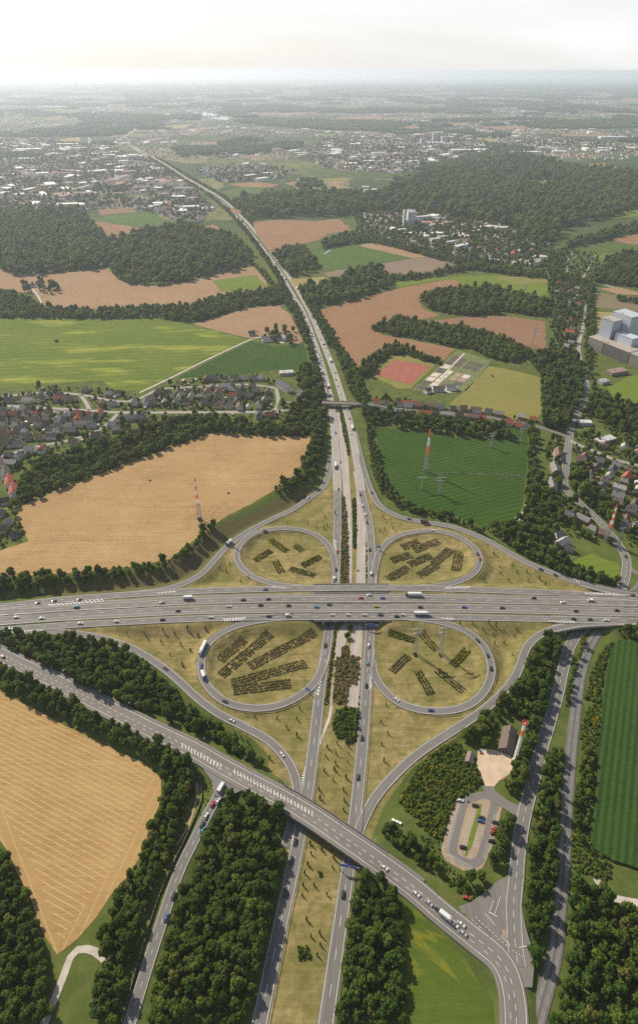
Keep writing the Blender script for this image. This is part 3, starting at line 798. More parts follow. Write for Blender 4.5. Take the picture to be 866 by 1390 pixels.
# farm tracks, paths, streets (light ribbons on the ground)
def track(name, px, w, mat, dz=.2, step=5.0):
    p3 = [PG(a, b) for a, b in px]
    c = spline(p3, step); c[:, 2] = gzs(c[:, :2]) + dz
    o = link(name, ribbon_mesh(name, c, -w / 2, w / 2, 0, .3, mat)); tag(o, kind='structure'); return o
track('farm_track', [(190, 533), (230, 514), (285, 486.5), (338, 462), (352, 458), (372, 452)], 4.0, 'gravel')
track('farm_track', [(345, 456), (365, 458), (385, 466)], 5.0, 'gravel')
track('field_boundary_path', [(587, 641), (640, 643), (713, 646)], 1.6, 'asphalt_dark', .25)
track('farm_track', [(45, 392), (52, 402), (62, 420), (70, 432)], 4.0, 'gravel', .3)
track('gravel_path', [(809, 1192), (822, 1214), (845, 1222), (880, 1228)], 4.5, 'gravel')
track('gravel_path', [(700, 706), (713, 694), (716, 684)], 6.5, 'gravel')
track('gravel_path', [(60, 1390), (85, 1330), (98, 1296), (112, 1288), (130, 1292), (146, 1306)], 4.2, 'gravel')
track('gravel_path', [(268, 1062), (268, 1085), (258, 1118), (240, 1150)], 2.6, 'soil', .12)
track('village_street', [(-20, 549), (40, 553), (100, 556), (161, 560), (225, 560), (290, 559.5), (367, 559), (405, 552), (425, 547)], 7.5, 'concrete_road', .25)
track('village_street', [(-20, 541), (60, 533), (110, 536), (161, 545), (190, 541), (217, 529), (268, 525), (334, 522), (375, 527)], 6, 'concrete_road', .25)
track('village_street', [(-20, 627), (43, 608), (94, 598), (130, 586), (150, 572), (161, 561)], 6, 'concrete_road', .25)
track('village_street', [(110, 536), (118, 548), (122, 557)], 6, 'concrete_road', .25)
track('village_street', [(375, 527), (378, 545), (372, 559)], 6, 'concrete_road', .25)
track('village_street', [(773, 598), (790, 606), (815, 616), (840, 626), (880, 634)], 6, 'concrete_road', .25)
track('village_street', [(850, 762), (858, 775), (880, 782)], 6, 'asphalt', .25)
track('village_street', [(743, 377), (790, 383), (815, 385), (838, 392), (880, 402)], 7, 'concrete_road', .3)
track('village_street', [(803, 385), (797, 410), (792, 440), (785, 470), (790, 500), (797, 522)], 7, 'concrete_road', .3)
track('allotment_path', [(771, 345), (770, 360), (769, 376)], 4, 'gravel', .4)
track('allotment_path', [(803, 356), (797, 368), (790, 378)], 4, 'gravel', .4)
track('suburb_street', [(484, 292), (500, 302), (508, 312)], 8, 'concrete_road', .5, 10)
track('suburb_street', [(440, 345), (480, 322), (530, 333), (580, 346), (640, 362), (690, 372), (745, 378)], 6, 'concrete_road', .5, 10)
track('suburb_street', [(404, 243), (420, 252), (428, 256)], 12, 'concrete_road', .6, 10)
track('district_road', [(118, 178), (122, 190), (130, 200), (137, 207)], 14, 'concrete_road', .8, 20)
track('motorway_spur', [(170, 191), (172, 184), (183, 176), (175, 170), (160, 167), (158, 163)], 22, 'concrete_road', .8, 20)
# abandoned concrete carriageways between the lanes
def lane_sheet(name, l, r, mat, dz=.16):
    """surface between two pixel polylines"""
    a = np.array([PG(*q) for q in l]); b = np.array([PG(*q) for q in r])
    sa, sb = spline(a, 4.0), spline(b, 4.0)
    n = min(len(sa), len(sb)); i = np.linspace(0, 1, n)
    def rs(s): k = i * (len(s) - 1); return np.stack([np.interp(k, np.arange(len(s)), s[:, j]) for j in range(3)], 1)
    sa, sb = rs(sa), rs(sb)
    sa[:, 2] += dz; sb[:, 2] += dz
    v = np.vstack([sa, sb]); k = np.arange(n - 1)
    L = np.r_[0, np.cumsum(np.linalg.norm(np.diff(sa, axis=0), axis=1))]
    uv = np.vstack([np.stack([np.zeros(n), L], 1), np.stack([np.full(n, 9.0), L], 1)])
    f = np.stack([k, n + k, n + k + 1, k + 1], 1)
    if np.cross(v[f[0][1]] - v[f[0][0]], v[f[0][2]] - v[f[0][0]])[2] < 0: f = f[:, ::-1]
    o = link(name, mk_mesh(name, v, f, [M[mat]], uv=uv)); tag(o, kind='structure'); return o
lane_sheet('old_carriageway', [(455, 560), (458, 590), (462, 634), (465.5, 664), (467, 700), (470, 740), (473, 787), (466, 842), (458, 862), (454, 895), (455, 900)], [(463, 560), (469, 590), (473.5, 634), (475, 664), (477.5, 700), (478, 740), (477.5, 787), (474, 842), (471, 862), (468, 878), (462, 892)], 'concrete_old')
lane_sheet('old_carriageway', [(479, 640), (483, 664), (484.5, 700), (484, 740), (483, 787), (480, 842), (477, 862), (476, 880), (476, 925), (471, 945), (470, 958)], [(489, 640), (493, 664), (496, 695), (496.5, 740), (496, 787), (493.5, 842), (491.5, 880), (489, 920), (487.5, 945), (486.5, 962)], 'concrete_old')
lane_sheet('old_carriageway', [(455, 895), (452, 920), (448, 955), (449, 962)], [(457, 895), (454, 920), (450.5, 955), (453, 962)], 'concrete_old')
track('gravel_path', [(450, 958), (447, 975), (440, 992), (434, 1010)], 2.2, 'gravel', .1)
# car park: ring drive with bays on both sides
bays_px = [(616, 1087), (632, 1083), (662, 1083), (682, 1092), (676, 1118), (668, 1148), (655, 1178), (645, 1184), (626, 1181), (604, 1168), (598, 1154)]
ROADS_X = {}
o = poly_sheet('car_park', bays_px, 'paving', .10, uvs=True)
CARPARK = o
ring = [(633, 1086), (650, 1080), (663, 1080), (671, 1087), (668, 1105), (661, 1135), (653, 1162), (646, 1172), (632, 1171), (617, 1163), (614, 1150), (621, 1120), (628, 1095), (633, 1086)]
def closed_track(name, px, w, mat, dz):
    p3 = [PG(a, b) for a, b in px]
    c = smooth_line(spline(p3, 1.5), 6); c[:, 2] = gzs(c[:, :2]) + dz
    o = link(name, ribbon_mesh(name, c, -w / 2, w / 2, 0, 0, mat), CARPARK); return o
closed_track('ring_drive', ring, 5.4, 'asphalt', .17)
poly_sheet('green_strip', [(650, 1092), (653.5, 1091), (651, 1110), (640, 1148), (633, 1162), (630, 1162), (638, 1130)], 'green_b', .24, parent=CARPARK)
V, Fc = [], []
def bay_lines(a0, a1, b0, b1, n):
    for k in range(n + 1):
        t_ = k / n
        a = PG(a0[0] + (a1[0] - a0[0]) * t_, a0[1] + (a1[1] - a0[1]) * t_); b = PG(b0[0] + (b1[0] - b0[0]) * t_, b0[1] + (b1[1] - b0[1]) * t_)
        d = b - a; nrm = np.array([-d[1], d[0], 0]); nrm = nrm / np.linalg.norm(nrm) * .09
        i = len(V); up = np.array([0, 0, .21])
        V.extend([a - nrm + up, a + nrm + up, b + nrm + up, b - nrm + up]); Fc.append((i, i + 1, i + 2, i + 3))
bay_lines((618, 1090), (600, 1152), (626, 1091), (610, 1148), 20)
bay_lines((638, 1100), (623, 1148), (645, 1100), (634, 1148), 16)
bay_lines((652, 1100), (641, 1148), (660, 1100), (649, 1150), 16)
bay_lines((679, 1102), (660, 1168), (669, 1108), (655, 1162), 18)
bay_lines((602, 1160), (640, 1183), (612, 1160), (640, 1176), 12)
link('bay_marking', mk_mesh('bay_marking', V, Fc, [M['paint']]), CARPARK)
lane_sheet('access_road', [(655, 1067), (657, 1078), (668, 1088), (700, 1108)], [(668, 1067), (673, 1075), (690, 1087), (712, 1098)], 'asphalt', .24)
poly_sheet('yard', [(648, 1018), (660, 1016), (692, 1024), (697, 1036), (692, 1050), (678, 1059), (670, 1068), (658, 1067), (650, 1050), (646, 1034)], 'yard', .12, ragged=.5, seg=3)
# wide junction of the bridge road with the side road
JN = poly_sheet('junction', [(618, 1232), (640, 1224), (656, 1212), (672, 1198), (690, 1188), (712, 1188), (708, 1230), (714, 1262), (726, 1300), (722, 1340), (690, 1340), (640, 1280)], 'asphalt_brown', -.10, z=2.62, uvs=True)
poly_sheet('traffic_island', [(681, 1262), (685, 1262), (690, 1272), (688, 1276), (682, 1270)], 'soil', .16, z=2.65, parent=JN)
V, Fc = [], []
def jline(a, b, w=.28, n=1, duty=.5):
    for k in range(n):
        t0, t1 = (0, 1) if n == 1 else (k / n, (k + duty) / n)
        p0, p1 = [P(a[0] + (b[0] - a[0]) * t_, a[1] + (b[1] - a[1]) * t_, 2.78) for t_ in (t0, t1)]
        d = p1 - p0; m_ = np.array([-d[1], d[0], 0]); m_ = m_ / np.linalg.norm(m_) * w / 2
        i = len(V); V.extend([p0 - m_, p0 + m_, p1 + m_, p1 - m_]); Fc.append((i, i + 1, i + 2, i + 3))
jline((670, 1222), (664, 1238)); jline((679, 1217), (671, 1241)); jline((664, 1238), (674, 1244), .5); jline((658, 1240), (672, 1256)); jline((680, 1270), (692, 1284)); jline((640, 1248), (684, 1290), .3, 9)
jline((645, 1245), (690, 1286), .3, 10); jline((628, 1262), (640, 1272), .4); jline((704, 1286), (716, 1284), .4); jline((695, 1290), (712, 1300), .3, 4)
link('lane_marking', mk_mesh('lane_marking', V, Fc, [M['paint']]), JN)
poly_sheet('junction', [(284, 1030), (322, 1050), (346, 1066), (330, 1072), (312, 1080), (300, 1084), (290, 1078), (288, 1060), (276, 1044)], 'asphalt', .0, z=6.52, uvs=True)
# sports pitch and nursery beds
poly_sheet('cinder_pitch', [(508.5, 508.5), (537, 488.5), (584, 497), (557, 522.5)], 'cinder', .35)
poly_sheet('nursery_ground', [(560, 529), (621, 475), (667, 490), (632, 531), (600, 536)], 'plot_green', .2, ragged=.8, seg=6)
def quadpt(q, u, v):
    a, b, c, d = [np.array(x, float) for x in q]
    return (a * (1 - u) + b * u) * (1 - v) + (d * (1 - u) + c * u) * v
NQ = [(562, 528), (612, 536 - 2), (664, 491), (622, 476)]
for i in range(4):
    for j in range(9):
        u0, u1 = i / 4 + .02, (i + 1) / 4 - .02
        if i == 1: u1 -= .03
        if i == 2: u0 += .03
        v0, v1 = j / 9 + .008, (j + 1) / 9 - .008
        mt = 'plot_dark' if j >= 6 and j < 8 else ('plot_green' if j == 8 or (j == 5 and i > 1) else random.choice(['plot_pale', 'plot_pale', 'plot_green', 'soil', 'plot_dark']))
        poly_sheet('garden_bed', [tuple(quadpt(NQ, a, b)) for a, b in ((u0, v0), (u1, v0), (u1, v1), (u0, v1))], mt, .4)
track('gravel_path', [(587, 533), (606, 505), (630, 480)], 3.5, 'gravel', .55)

# ------------------------------------------------------------------ bridges
def slab(name, c, w, z_top, z_bot, parent, mat='concrete', off=0.0):
    tt, nn = frame(c)
    n = len(c); v = []
    for o_, zz in ((-w / 2, z_top), (w / 2, z_top), (w / 2, z_bot), (-w / 2, z_bot)):
        v.append(c + nn * (o_ + off) + np.array([0, 0, zz]))
    v = np.vstack(v); f = []
    for k in range(n - 1):
        for a, b in ((0, 1), (1, 2), (2, 3), (3, 0)):
            f.append((a * n + k, a * n + k + 1, b * n + k + 1, b * n + k))
    f += [(0, n, 2 * n, 3 * n), (n - 1, 4 * n - 1, 3 * n - 1, 2 * n - 1)]
    me = mk_mesh(name, v, f, [M[mat]])
    bm = bmesh.new(); bm.from_mesh(me); bmesh.ops.recalc_face_normals(bm, faces=bm.faces); bm.to_mesh(me); bm.free()
    return link(name, me, parent)
def bridge(label, parts, piers, pier_w, depth=1.3, par_h=.9, mat='concrete', cat='bridge', par_mat=None):
    """parts: list of (road, span index, extra width, parapet sides)"""
    r0 = ROADS[parts[0][0]]; k0, k1 = r0['bridge'][parts[0][1]]
    mid = r0['c'][(k0 + k1) // 2]
    root = empty('bridge', (mid[0], mid[1], gz(mid[0], mid[1])), 0, label, cat)
    inv = -np.array(root.location)
    for rn, si, ew, sides in parts:
        r = ROADS[rn]; k0, k1 = r['bridge'][si]
        c = r['c'][max(0, k0 - 3):k1 + 4] + inv
        slab('deck', c, r['w'] + ew, -.06, -depth, root, mat)
        for sd in sides:
            o_ = sd * (r['w'] + ew) / 2
            slab('parapet', c, .35, par_h, -depth - .12, root, par_mat or mat, off=o_)
        seg = c[3:-3]
        for fr in piers:
            j = int(fr * (len(seg) - 1)); q = seg[j]
            tt, nn = frame(seg); a = math.atan2(nn[j][1], nn[j][0])
            mb = MB(); zb = gz(q[0] - inv[0], q[1] - inv[1]) + inv[2] - .5
            for e in (-.3, .3):
                mb.cyl((e * r['w'], 0, zb), .55, q[2] - depth - zb, 10)
            mb.box(-r['w'] * .45, r['w'] * .45, -.6, .6, q[2] - depth - .7, q[2] - depth, 0)
            mb.build('pier', [M['concrete']], root, (q[0], q[1], 0), a)
        for j in (0, len(seg) - 1):
            q = seg[j]; tt, nn = frame(seg); a = math.atan2(nn[j][1], nn[j][0])
            mb = MB(); mb.box(-r['w'] * .5 - ew * .3, r['w'] * .5 + ew * .3, -1.2, 1.2, -8, q[2] - depth + .02)
            mb.build('abutment', [M['concrete']], root, (q[0], q[1], 0), a)
    return root
bridge('wide concrete motorway bridge of four decks over the north-south motorway', [('collector_road', 0, 1.6, (1, -1)), ('motorway', 0, 1.2, (1, -1)), ('motorway.001', 0, 1.2, (1, -1)), ('collector_road.001', 0, 1.6, (1, -1))], (.25, .5, .75), 1.0, 1.5)
bridge('curved concrete motorway bridge over the side road and the railway', [('collector_road', 1, .6, ()), ('motorway', 1, 1.2, ()), ('motorway.001', 1, 1.2, ()), ('collector_road.001', 1, 1.0, ()), ('slip_road.003', 0, 1.6, (1,)), ('slip_road.001', 0, 1.4, (1,))], (.5,), 1.0, 1.4, .8)
bridge('slanting road bridge with brown parapet over the motorway beside the dense wood', [('main_road', 0, 3.6, (1, -1))], (.22, .5, .78), 1.0, 1.5, 1.0, 'concrete', par_mat='concrete_dark')
bridge('rusty brown village road bridge crossing the motorway by the houses', [('village_road', 0, 3.0, (1, -1))], (.5,), 1.0, 1.6, 1.0, 'soil')
# pavements with kerbs along the bridge road
for sd in (1, -1):
    c = ROADS['main_road']['c']
    if sd == 1: c = c[:int(len(c) * .80)]
    o = slab('pavement', c, 1.7, .13, -.6, None, 'asphalt_brown', off=sd * 7.7); tag(o, kind='structure')
# guard rails along the motorways
def rail(name, c, off, label, h=.75, mat='steel', group=None, posts=True):
    tt, nn = frame(c)
    a = c + nn * off; n = len(a); v = np.vstack([a + [0, 0, h - .35], a + [0, 0, h], a + nn * .12 + [0, 0, h], a + nn * .12 + [0, 0, h - .35]])
    f = []
    for k in range(n - 1):
        for i, j in ((0, 1), (1, 2), (2, 3), (3, 0)): f.append((i * n + k, j * n + k, j * n + k + 1, i * n + k + 1))
    root = link(name, mk_mesh(name, v, f, [M[mat]])); tag(root, label, 'guard rail', group)
    if posts:
        mb = MB()
        for k in range(0, n, 2):
            q = a[k]; mb.box(q[0] - .06, q[0] + .06, q[1] - .06, q[1] + .06, q[2] - .3, q[2] + h - .1)
        po = mb.build('posts', [M[mat]], root); po['kind'] = 'stuff'
    return root
for rn, off, lab in (('motorway', -6.4, 'steel guard rail beside the far lanes of the east-west motorway, median side'), ('motorway.001', 6.4, 'steel guard rail beside the near lanes of the east-west motorway, median side'),
                     ('motorway', 6.5, 'steel guard rail between far motorway lanes and their collector road'), ('motorway.001', -6.5, 'steel guard rail between near motorway lanes and their collector road')):
    rail('guard_rail', ROADS[rn]['c'], off if True else 0, lab)
for rn, off, lab in (('motorway.002', 5.2, 'guard rail on the median side of the southbound motorway lanes'), ('motorway.003', 5.3, 'guard rail along the median side of the northbound motorway lanes')):
    c = ROADS[rn]['c']; rail('guard_rail', c[c[:, 1] < 900], off, lab)
rail('guard_rail', ROADS['slip_road.001']['c'], 4.4, 'guard rail along the outer slip road below the dark green field', mat='steel_dark')
for k in range(4):
    nm = 'loop_road' + ('' if k == 0 else '.%03d' % k)
    rail('guard_rail', ROADS[nm]['c'][6:-6], -4.1 if k in (0, 2) else -4.1, 'guard rail on the outer edge of the loop road ' + ['under the pylon stubble field', 'with the bare brown shrub beds', 'with the long hedge rows', 'with two pylons standing inside it'][k], mat='steel_dark')
# noise wall beside the lower side road
_w = spline([PG(*q) for q in [(272.5, 1057), (274, 1087), (261, 1120.5), (240.5, 1164), (217, 1217.5), (190.5, 1300), (166, 1390)]], 3.0)
_w[:, 2] = gzs(_w[:, :2])
root = empty('noise_wall', _w[len(_w) // 2], 0, 'long dark noise wall beside the side road with the queue of cars', 'wall')
_w2 = _w - np.array(root.location)
for k in range(len(_w) - 1):
    a, b = _w2[k], _w2[k + 1]
    mb = MB(); d = b - a; L = np.linalg.norm(d[:2])
    mb.box(-.02, L - .1, -.13, .13, -.8, 2.3, 0)
    mb.build('panel', [M['wood_dark']], root, a, math.atan2(d[1], d[0]))
    mb = MB(); mb.box(-.16, .16, -.2, .2, -.8, 2.45); mb.build('post', [M['concrete']], root, a, math.atan2(d[1], d[0]))
# railway
_rw = smooth_line(spline([P(a, b, .5) for a, b in [(728, 1390), (752, 1300), (757, 1254), (763.5, 1187), (768.5, 1103.5), (775, 1020), (782.5, 953), (787.5, 918), (794, 894), (804, 869), (820, 848), (850, 815), (880, 780)]], 3.0), 3)
bed = link('railway_bed', ribbon_mesh('railway_bed', _rw, -4.2, 4.2, -.15, .6, 'asphalt_dark')); tag(bed, kind='structure')
for o_ in (-2.0, 2.0):
    for e in (-.72, .72):
        v, f = strips(_rw, [(o_ + e, .16, None)], .12); link('rail', mk_mesh('rail', v, f, [M['steel']]), bed)
    v, f = strips(_rw, [(o_, 2.4, (.3, .4))], .0); so = link('sleepers', mk_mesh('sleepers', v, f, [M['concrete']]), bed); so['kind'] = 'stuff'

# ------------------------------------------------------------------ trees
def ico(sub):
    bm = bmesh.new(); bmesh.ops.create_icosphere(bm, subdivisions=sub, radius=1)
    bm.verts.ensure_lookup_table()
    v = np.array([q.co[:] for q in bm.verts]); f = np.array([[a.index for a in q.verts] for q in bm.faces]); bm.free()
    return v, f
ICO1, ICO2 = ico(1), ico(2)
def crown_geo(seed, rad, hgt, z0, n_lobe, n_leaf, leaf, shape='round', sub=ICO1, lumpy=.28, lobe_r=(.34, .50)):
    """lobed crown: noisy lobes plus leaf-spray faces over and between them"""
    g = np.random.default_rng(seed)
    V, Fc = [], []; nb = 0
    cs = []
    for k in range(n_lobe):
        u = (k + .5) / n_lobe
        if shape == 'cone':
            zz = z0 + hgt * (u * .92); rr = rad * (1 - u) * .55 + .1 * rad; off = rr * .45; lr = rr * .8 + .12 * rad
        else:
            zz = z0 + hgt * (.16 + .66 * u); prof = math.sin(math.pi * min(.97, .22 + .62 * u)) ** .7
            off = rad * .62 * prof * math.sqrt(g.uniform(.15, 1)) if k < n_lobe - 1 else rad * .12
            lr = rad * g.uniform(*lobe_r) * (1.0 if k < n_lobe - 1 else .9)
        a = k * 2.399 + g.uniform(-.5, .5)
        cs.append((np.array([off * math.cos(a), off * math.sin(a), zz]), lr, lr * g.uniform(.75, 1.0) if shape != 'cone' else lr * 1.3))
    for c, lr, lz in cs:
        v, f = sub
        n = np.array([mnoise.noise(Vector(q * 1.9 + c * .7 + seed)) for q in v])
        p = v * (1 + lumpy * n[:, None] * 2.0) * np.array([lr, lr, lz]) + c
        V.append(p); Fc.append(np.c_[f, f[:, 2]] + nb); nb += len(v)
    L = []
    if n_leaf:
        d = g.normal(size=(n_leaf * 3, 3)); d[:, 2] += .35
        d /= np.linalg.norm(d, axis=1)[:, None]
        for i in range(n_leaf * 3):
            if len(L) >= n_leaf: break
            c, lr, lz = cs[i % len(cs)]
            p = c + d[i] * np.array([lr, lr, lz]) * g.uniform(.92, 1.22)
            if any(((p - c2) / np.array([r2, r2, z2]) @ ((p - c2) / np.array([r2, r2, z2]))) < .72 for c2, r2, z2 in cs): continue
            n = d[i] + g.normal(size=3) * .65; n /= np.linalg.norm(n)
            u = np.cross(n, g.normal(size=3)); u /= np.linalg.norm(u); w = np.cross(n, u)
            s = leaf * g.uniform(.6, 1.35); e = s * g.uniform(.5, .9)
            L.append([p - u * s, p + w * e * .7, p + u * s, p - w * e])
        L = np.array(L)
        V.append(L.reshape(-1, 3)); Fc.append(np.arange(len(L) * 4).reshape(-1, 4) + nb)
    V = np.vstack(V); Fc = [tuple(q) if q[2] != q[3] else tuple(q[:3]) for q in np.vstack(Fc)]
    return V, Fc
def trunk_geo(rad, top, seed, limbs=4):
    g = np.random.default_rng(seed); mb = MB()
    mb.cyl((0, 0, -.4), rad, top * .55 + .4, 7, r2=rad * .65)
    mb.cyl((0, 0, top * .55), rad * .65, top * .45, 7, r2=rad * .3)
    for k in range(limbs):
        a = k * 2 * math.pi / limbs + g.uniform(-.4, .4); z = top * g.uniform(.45, .7); L = top * g.uniform(.25, .38)
        mb.bar((0, 0, z), (L * math.cos(a), L * math.sin(a), z + L * .9), rad * .38, 0, rad * .15)
    return mb
def tree_mesh(name, seed, rad, hgt, z0, lobes, leaves, leaf, mat, shape='round', sub=ICO1, trunk=True):
    v, f = crown_geo(seed, rad, hgt, z0, lobes, leaves, leaf, shape, sub, lobe_r=(.25, .42) if lobes > 10 else (.34, .50))
    mi = [0] * len(f)
    if trunk:
        tb = trunk_geo(rad * .07 + .05, z0 + hgt * .5, seed); b = len(v)
        v = np.vstack([v, np.array(tb.v)]); f = f + [tuple(b + i for i in q) for q in tb.f]; mi += [1] * len(tb.f)
    return mk_mesh(name, v, f, [M[mat], M['bark']], midx=mi)
def templ(name, me):
    return bpy.data.objects.new(name, me)      # never linked: only a source for instances
# unit crowns (about 1 m radius -> scaled), several of each kind
NEARCROWN, NEARTRUNK = [], []
for k in range(7):
    v, f = crown_geo(100 + k, 1.0, 1.9 + .1 * (k % 3), .75, 19 + k % 4, 620, .115, lobe_r=(.22, .38))
    NEARCROWN.append(mk_mesh('crown', v, f, [M['leaf_bright'] if k == 6 else (M['leaf_dry'] if k == 9 else M['leaf'])]))
    NEARTRUNK.append(trunk_geo(.085, 2.0, k).mesh('trunk', [M['bark']]))
T_WOOD = [templ('wood_tree', tree_mesh('wood_tree', 200 + k, 1.0, 1.9 + .12 * (k % 3), .55, 14, 260, .14, 'leaf')) for k in range(6)] + [templ('wood_tree', tree_mesh('wood_tree', 230, 1.0, 1.8, .5, 14, 260, .14, 'leaf_bright')), templ('wood_tree', tree_mesh('wood_tree', 231, 1.0, 1.8, .5, 14, 260, .14, 'leaf_dry'))]
T_FAR = [templ('wood_tree', tree_mesh('wood_tree', 300 + k, 1.0, 1.7 + .12 * (k % 3), .4, 8, 70, .2, 'leaf', trunk=False)) for k in range(6)] + [templ('wood_tree', tree_mesh('wood_tree', 330, 1.0, 1.7, .4, 8, 70, .2, 'leaf_bright', trunk=False)), templ('wood_tree', tree_mesh('wood_tree', 331, 1.0, 1.7, .4, 8, 70, .2, 'leaf_dry', trunk=False))]
T_SHRUB = [templ('shrub', tree_mesh('shrub', 400 + k, 1.0, 1.15, -.05, 6, 110, .17, m, trunk=False)) for k, m in enumerate(['leaf', 'leaf_bright', 'leaf_bright', 'leaf', 'leaf_dry', 'leaf_yellow'])]
T_RUST = [templ('shrub', tree_mesh('shrub', 430 + k, 1.0, 1.15, -.05, 6, 110, .17, m, trunk=False)) for k, m in enumerate(['leaf_rust', 'leaf_rust', 'leaf_bed', 'leaf_dry'])]

def scatter_group(templates):
    ng = bpy.data.node_groups.new('scatter', 'GeometryNodeTree')
    ng.interface.new_socket('Geometry', in_out='INPUT', socket_type='NodeSocketGeometry')
    ng.interface.new_socket('Geometry', in_out='OUTPUT', socket_type='NodeSocketGeometry')
    N, L = ng.nodes, ng.links
    gi, go = N.new('NodeGroupInput'), N.new('NodeGroupOutput')
    iop = N.new('GeometryNodeInstanceOnPoints'); iop.inputs['Pick Instance'].default_value = True
    jn = N.new('GeometryNodeJoinGeometry')
    for o in reversed(templates):       # the join node lists its inputs last first
        oi = N.new('GeometryNodeObjectInfo'); oi.inputs['Object'].default_value = o; oi.inputs['As Instance'].default_value = True
        L.new(oi.outputs['Geometry'], jn.inputs[0])
    def na(nm, ty):
        n = N.new('GeometryNodeInputNamedAttribute'); n.data_type = ty; n.inputs['Name'].default_value = nm; return n.outputs['Attribute']
    L.new(gi.outputs[0], iop.inputs['Points']); L.new(jn.outputs[0], iop.inputs['Instance'])
    L.new(na('idx', 'INT'), iop.inputs['Instance Index'])
    cx = N.new('ShaderNodeCombineXYZ'); L.new(na('rotz', 'FLOAT'), cx.inputs['Z'])
    er = N.new('FunctionNodeEulerToRotation'); L.new(cx.outputs[0], er.inputs[0]); L.new(er.outputs[0], iop.inputs['Rotation'])
    L.new(na('scl', 'FLOAT_VECTOR'), iop.inputs['Scale'])
    L.new(iop.outputs[0], go.inputs[0])
    return ng
_groups = {}
def scatter(name, pts, scl, templates, key, weights=None, label=None, cat=None, seed=0, kind='stuff'):
    g = np.random.default_rng(seed + len(pts))
    n = len(pts)
    if n == 0: return None
    if key not in _groups: _groups[key] = scatter_group(templates)
    me = bpy.data.meshes.new(name)
    me.vertices.add(n); me.vertices.foreach_set('co', np.asarray(pts, np.float32).ravel())
    a = me.attributes.new('rotz', 'FLOAT', 'POINT'); a.data.foreach_set('value', g.uniform(0, 6.28, n).astype(np.float32))
    s = np.asarray(scl, np.float32)
    if s.ndim == 1: s = np.stack([s, s, s * g.uniform(.75, 1.35, n)], 1)
    a = me.attributes.new('scl', 'FLOAT_VECTOR', 'POINT'); a.data.foreach_set('vector', s.astype(np.float32).ravel())
    w = None if weights is None else np.array(weights) / np.sum(weights)
    a = me.attributes.new('idx', 'INT', 'POINT'); a.data.foreach_set('value', g.choice(len(templates), n, p=w).astype(np.int32))
    o = link(name, me); md = o.modifiers.new('scatter', 'NODES'); md.node_group = _groups[key]
    return tag(o, label, cat, None, kind)

def fill(poly, spacing, jit=.42, seed=0, inset=0.0):
    """jittered points inside a world polygon"""
    g = np.random.default_rng(seed)
    lo, hi = poly.min(0), poly.max(0)
    xs = np.arange(lo[0], hi[0] + spacing, spacing); ys = np.arange(lo[1], hi[1] + spacing, spacing * .87)
    X, Y = np.meshgrid(xs, ys); X[1::2] += spacing / 2
    p = np.stack([X.ravel(), Y.ravel()], 1) + g.uniform(-jit, jit, (X.size, 2)) * spacing
    return p[sd_poly(p, poly) < -inset]
def wpoly(px): return np.array([PG(a, b)[:2] if b > 330 else P(a, b)[:2] for a, b in px])
# keep trees off the carriageways
_rs = np.vstack([np.c_[r['c'][:, :2], np.full(len(r['c']), r['w'] / 2)] for n_, r in ROADS.items()])
_rs = _rs[_rs[:, 1] < 1600]
_rs = np.vstack([_rs, np.c_[_rw[:, :2], np.full(len(_rw), 4.0)]])
def off_road(p, margin):
    keep = np.ones(len(p), bool)
    for i in range(0, len(p), 3000):
        q = p[i:i + 3000]
        if q[:, 1].min() > 1600: continue
        d = np.hypot(q[:, :1] - _rs[None, :, 0], q[:, 1:] - _rs[None, :, 1]) - _rs[None, :, 2]
        keep[i:i + 3000] = d.min(1) > margin
    return p[keep]

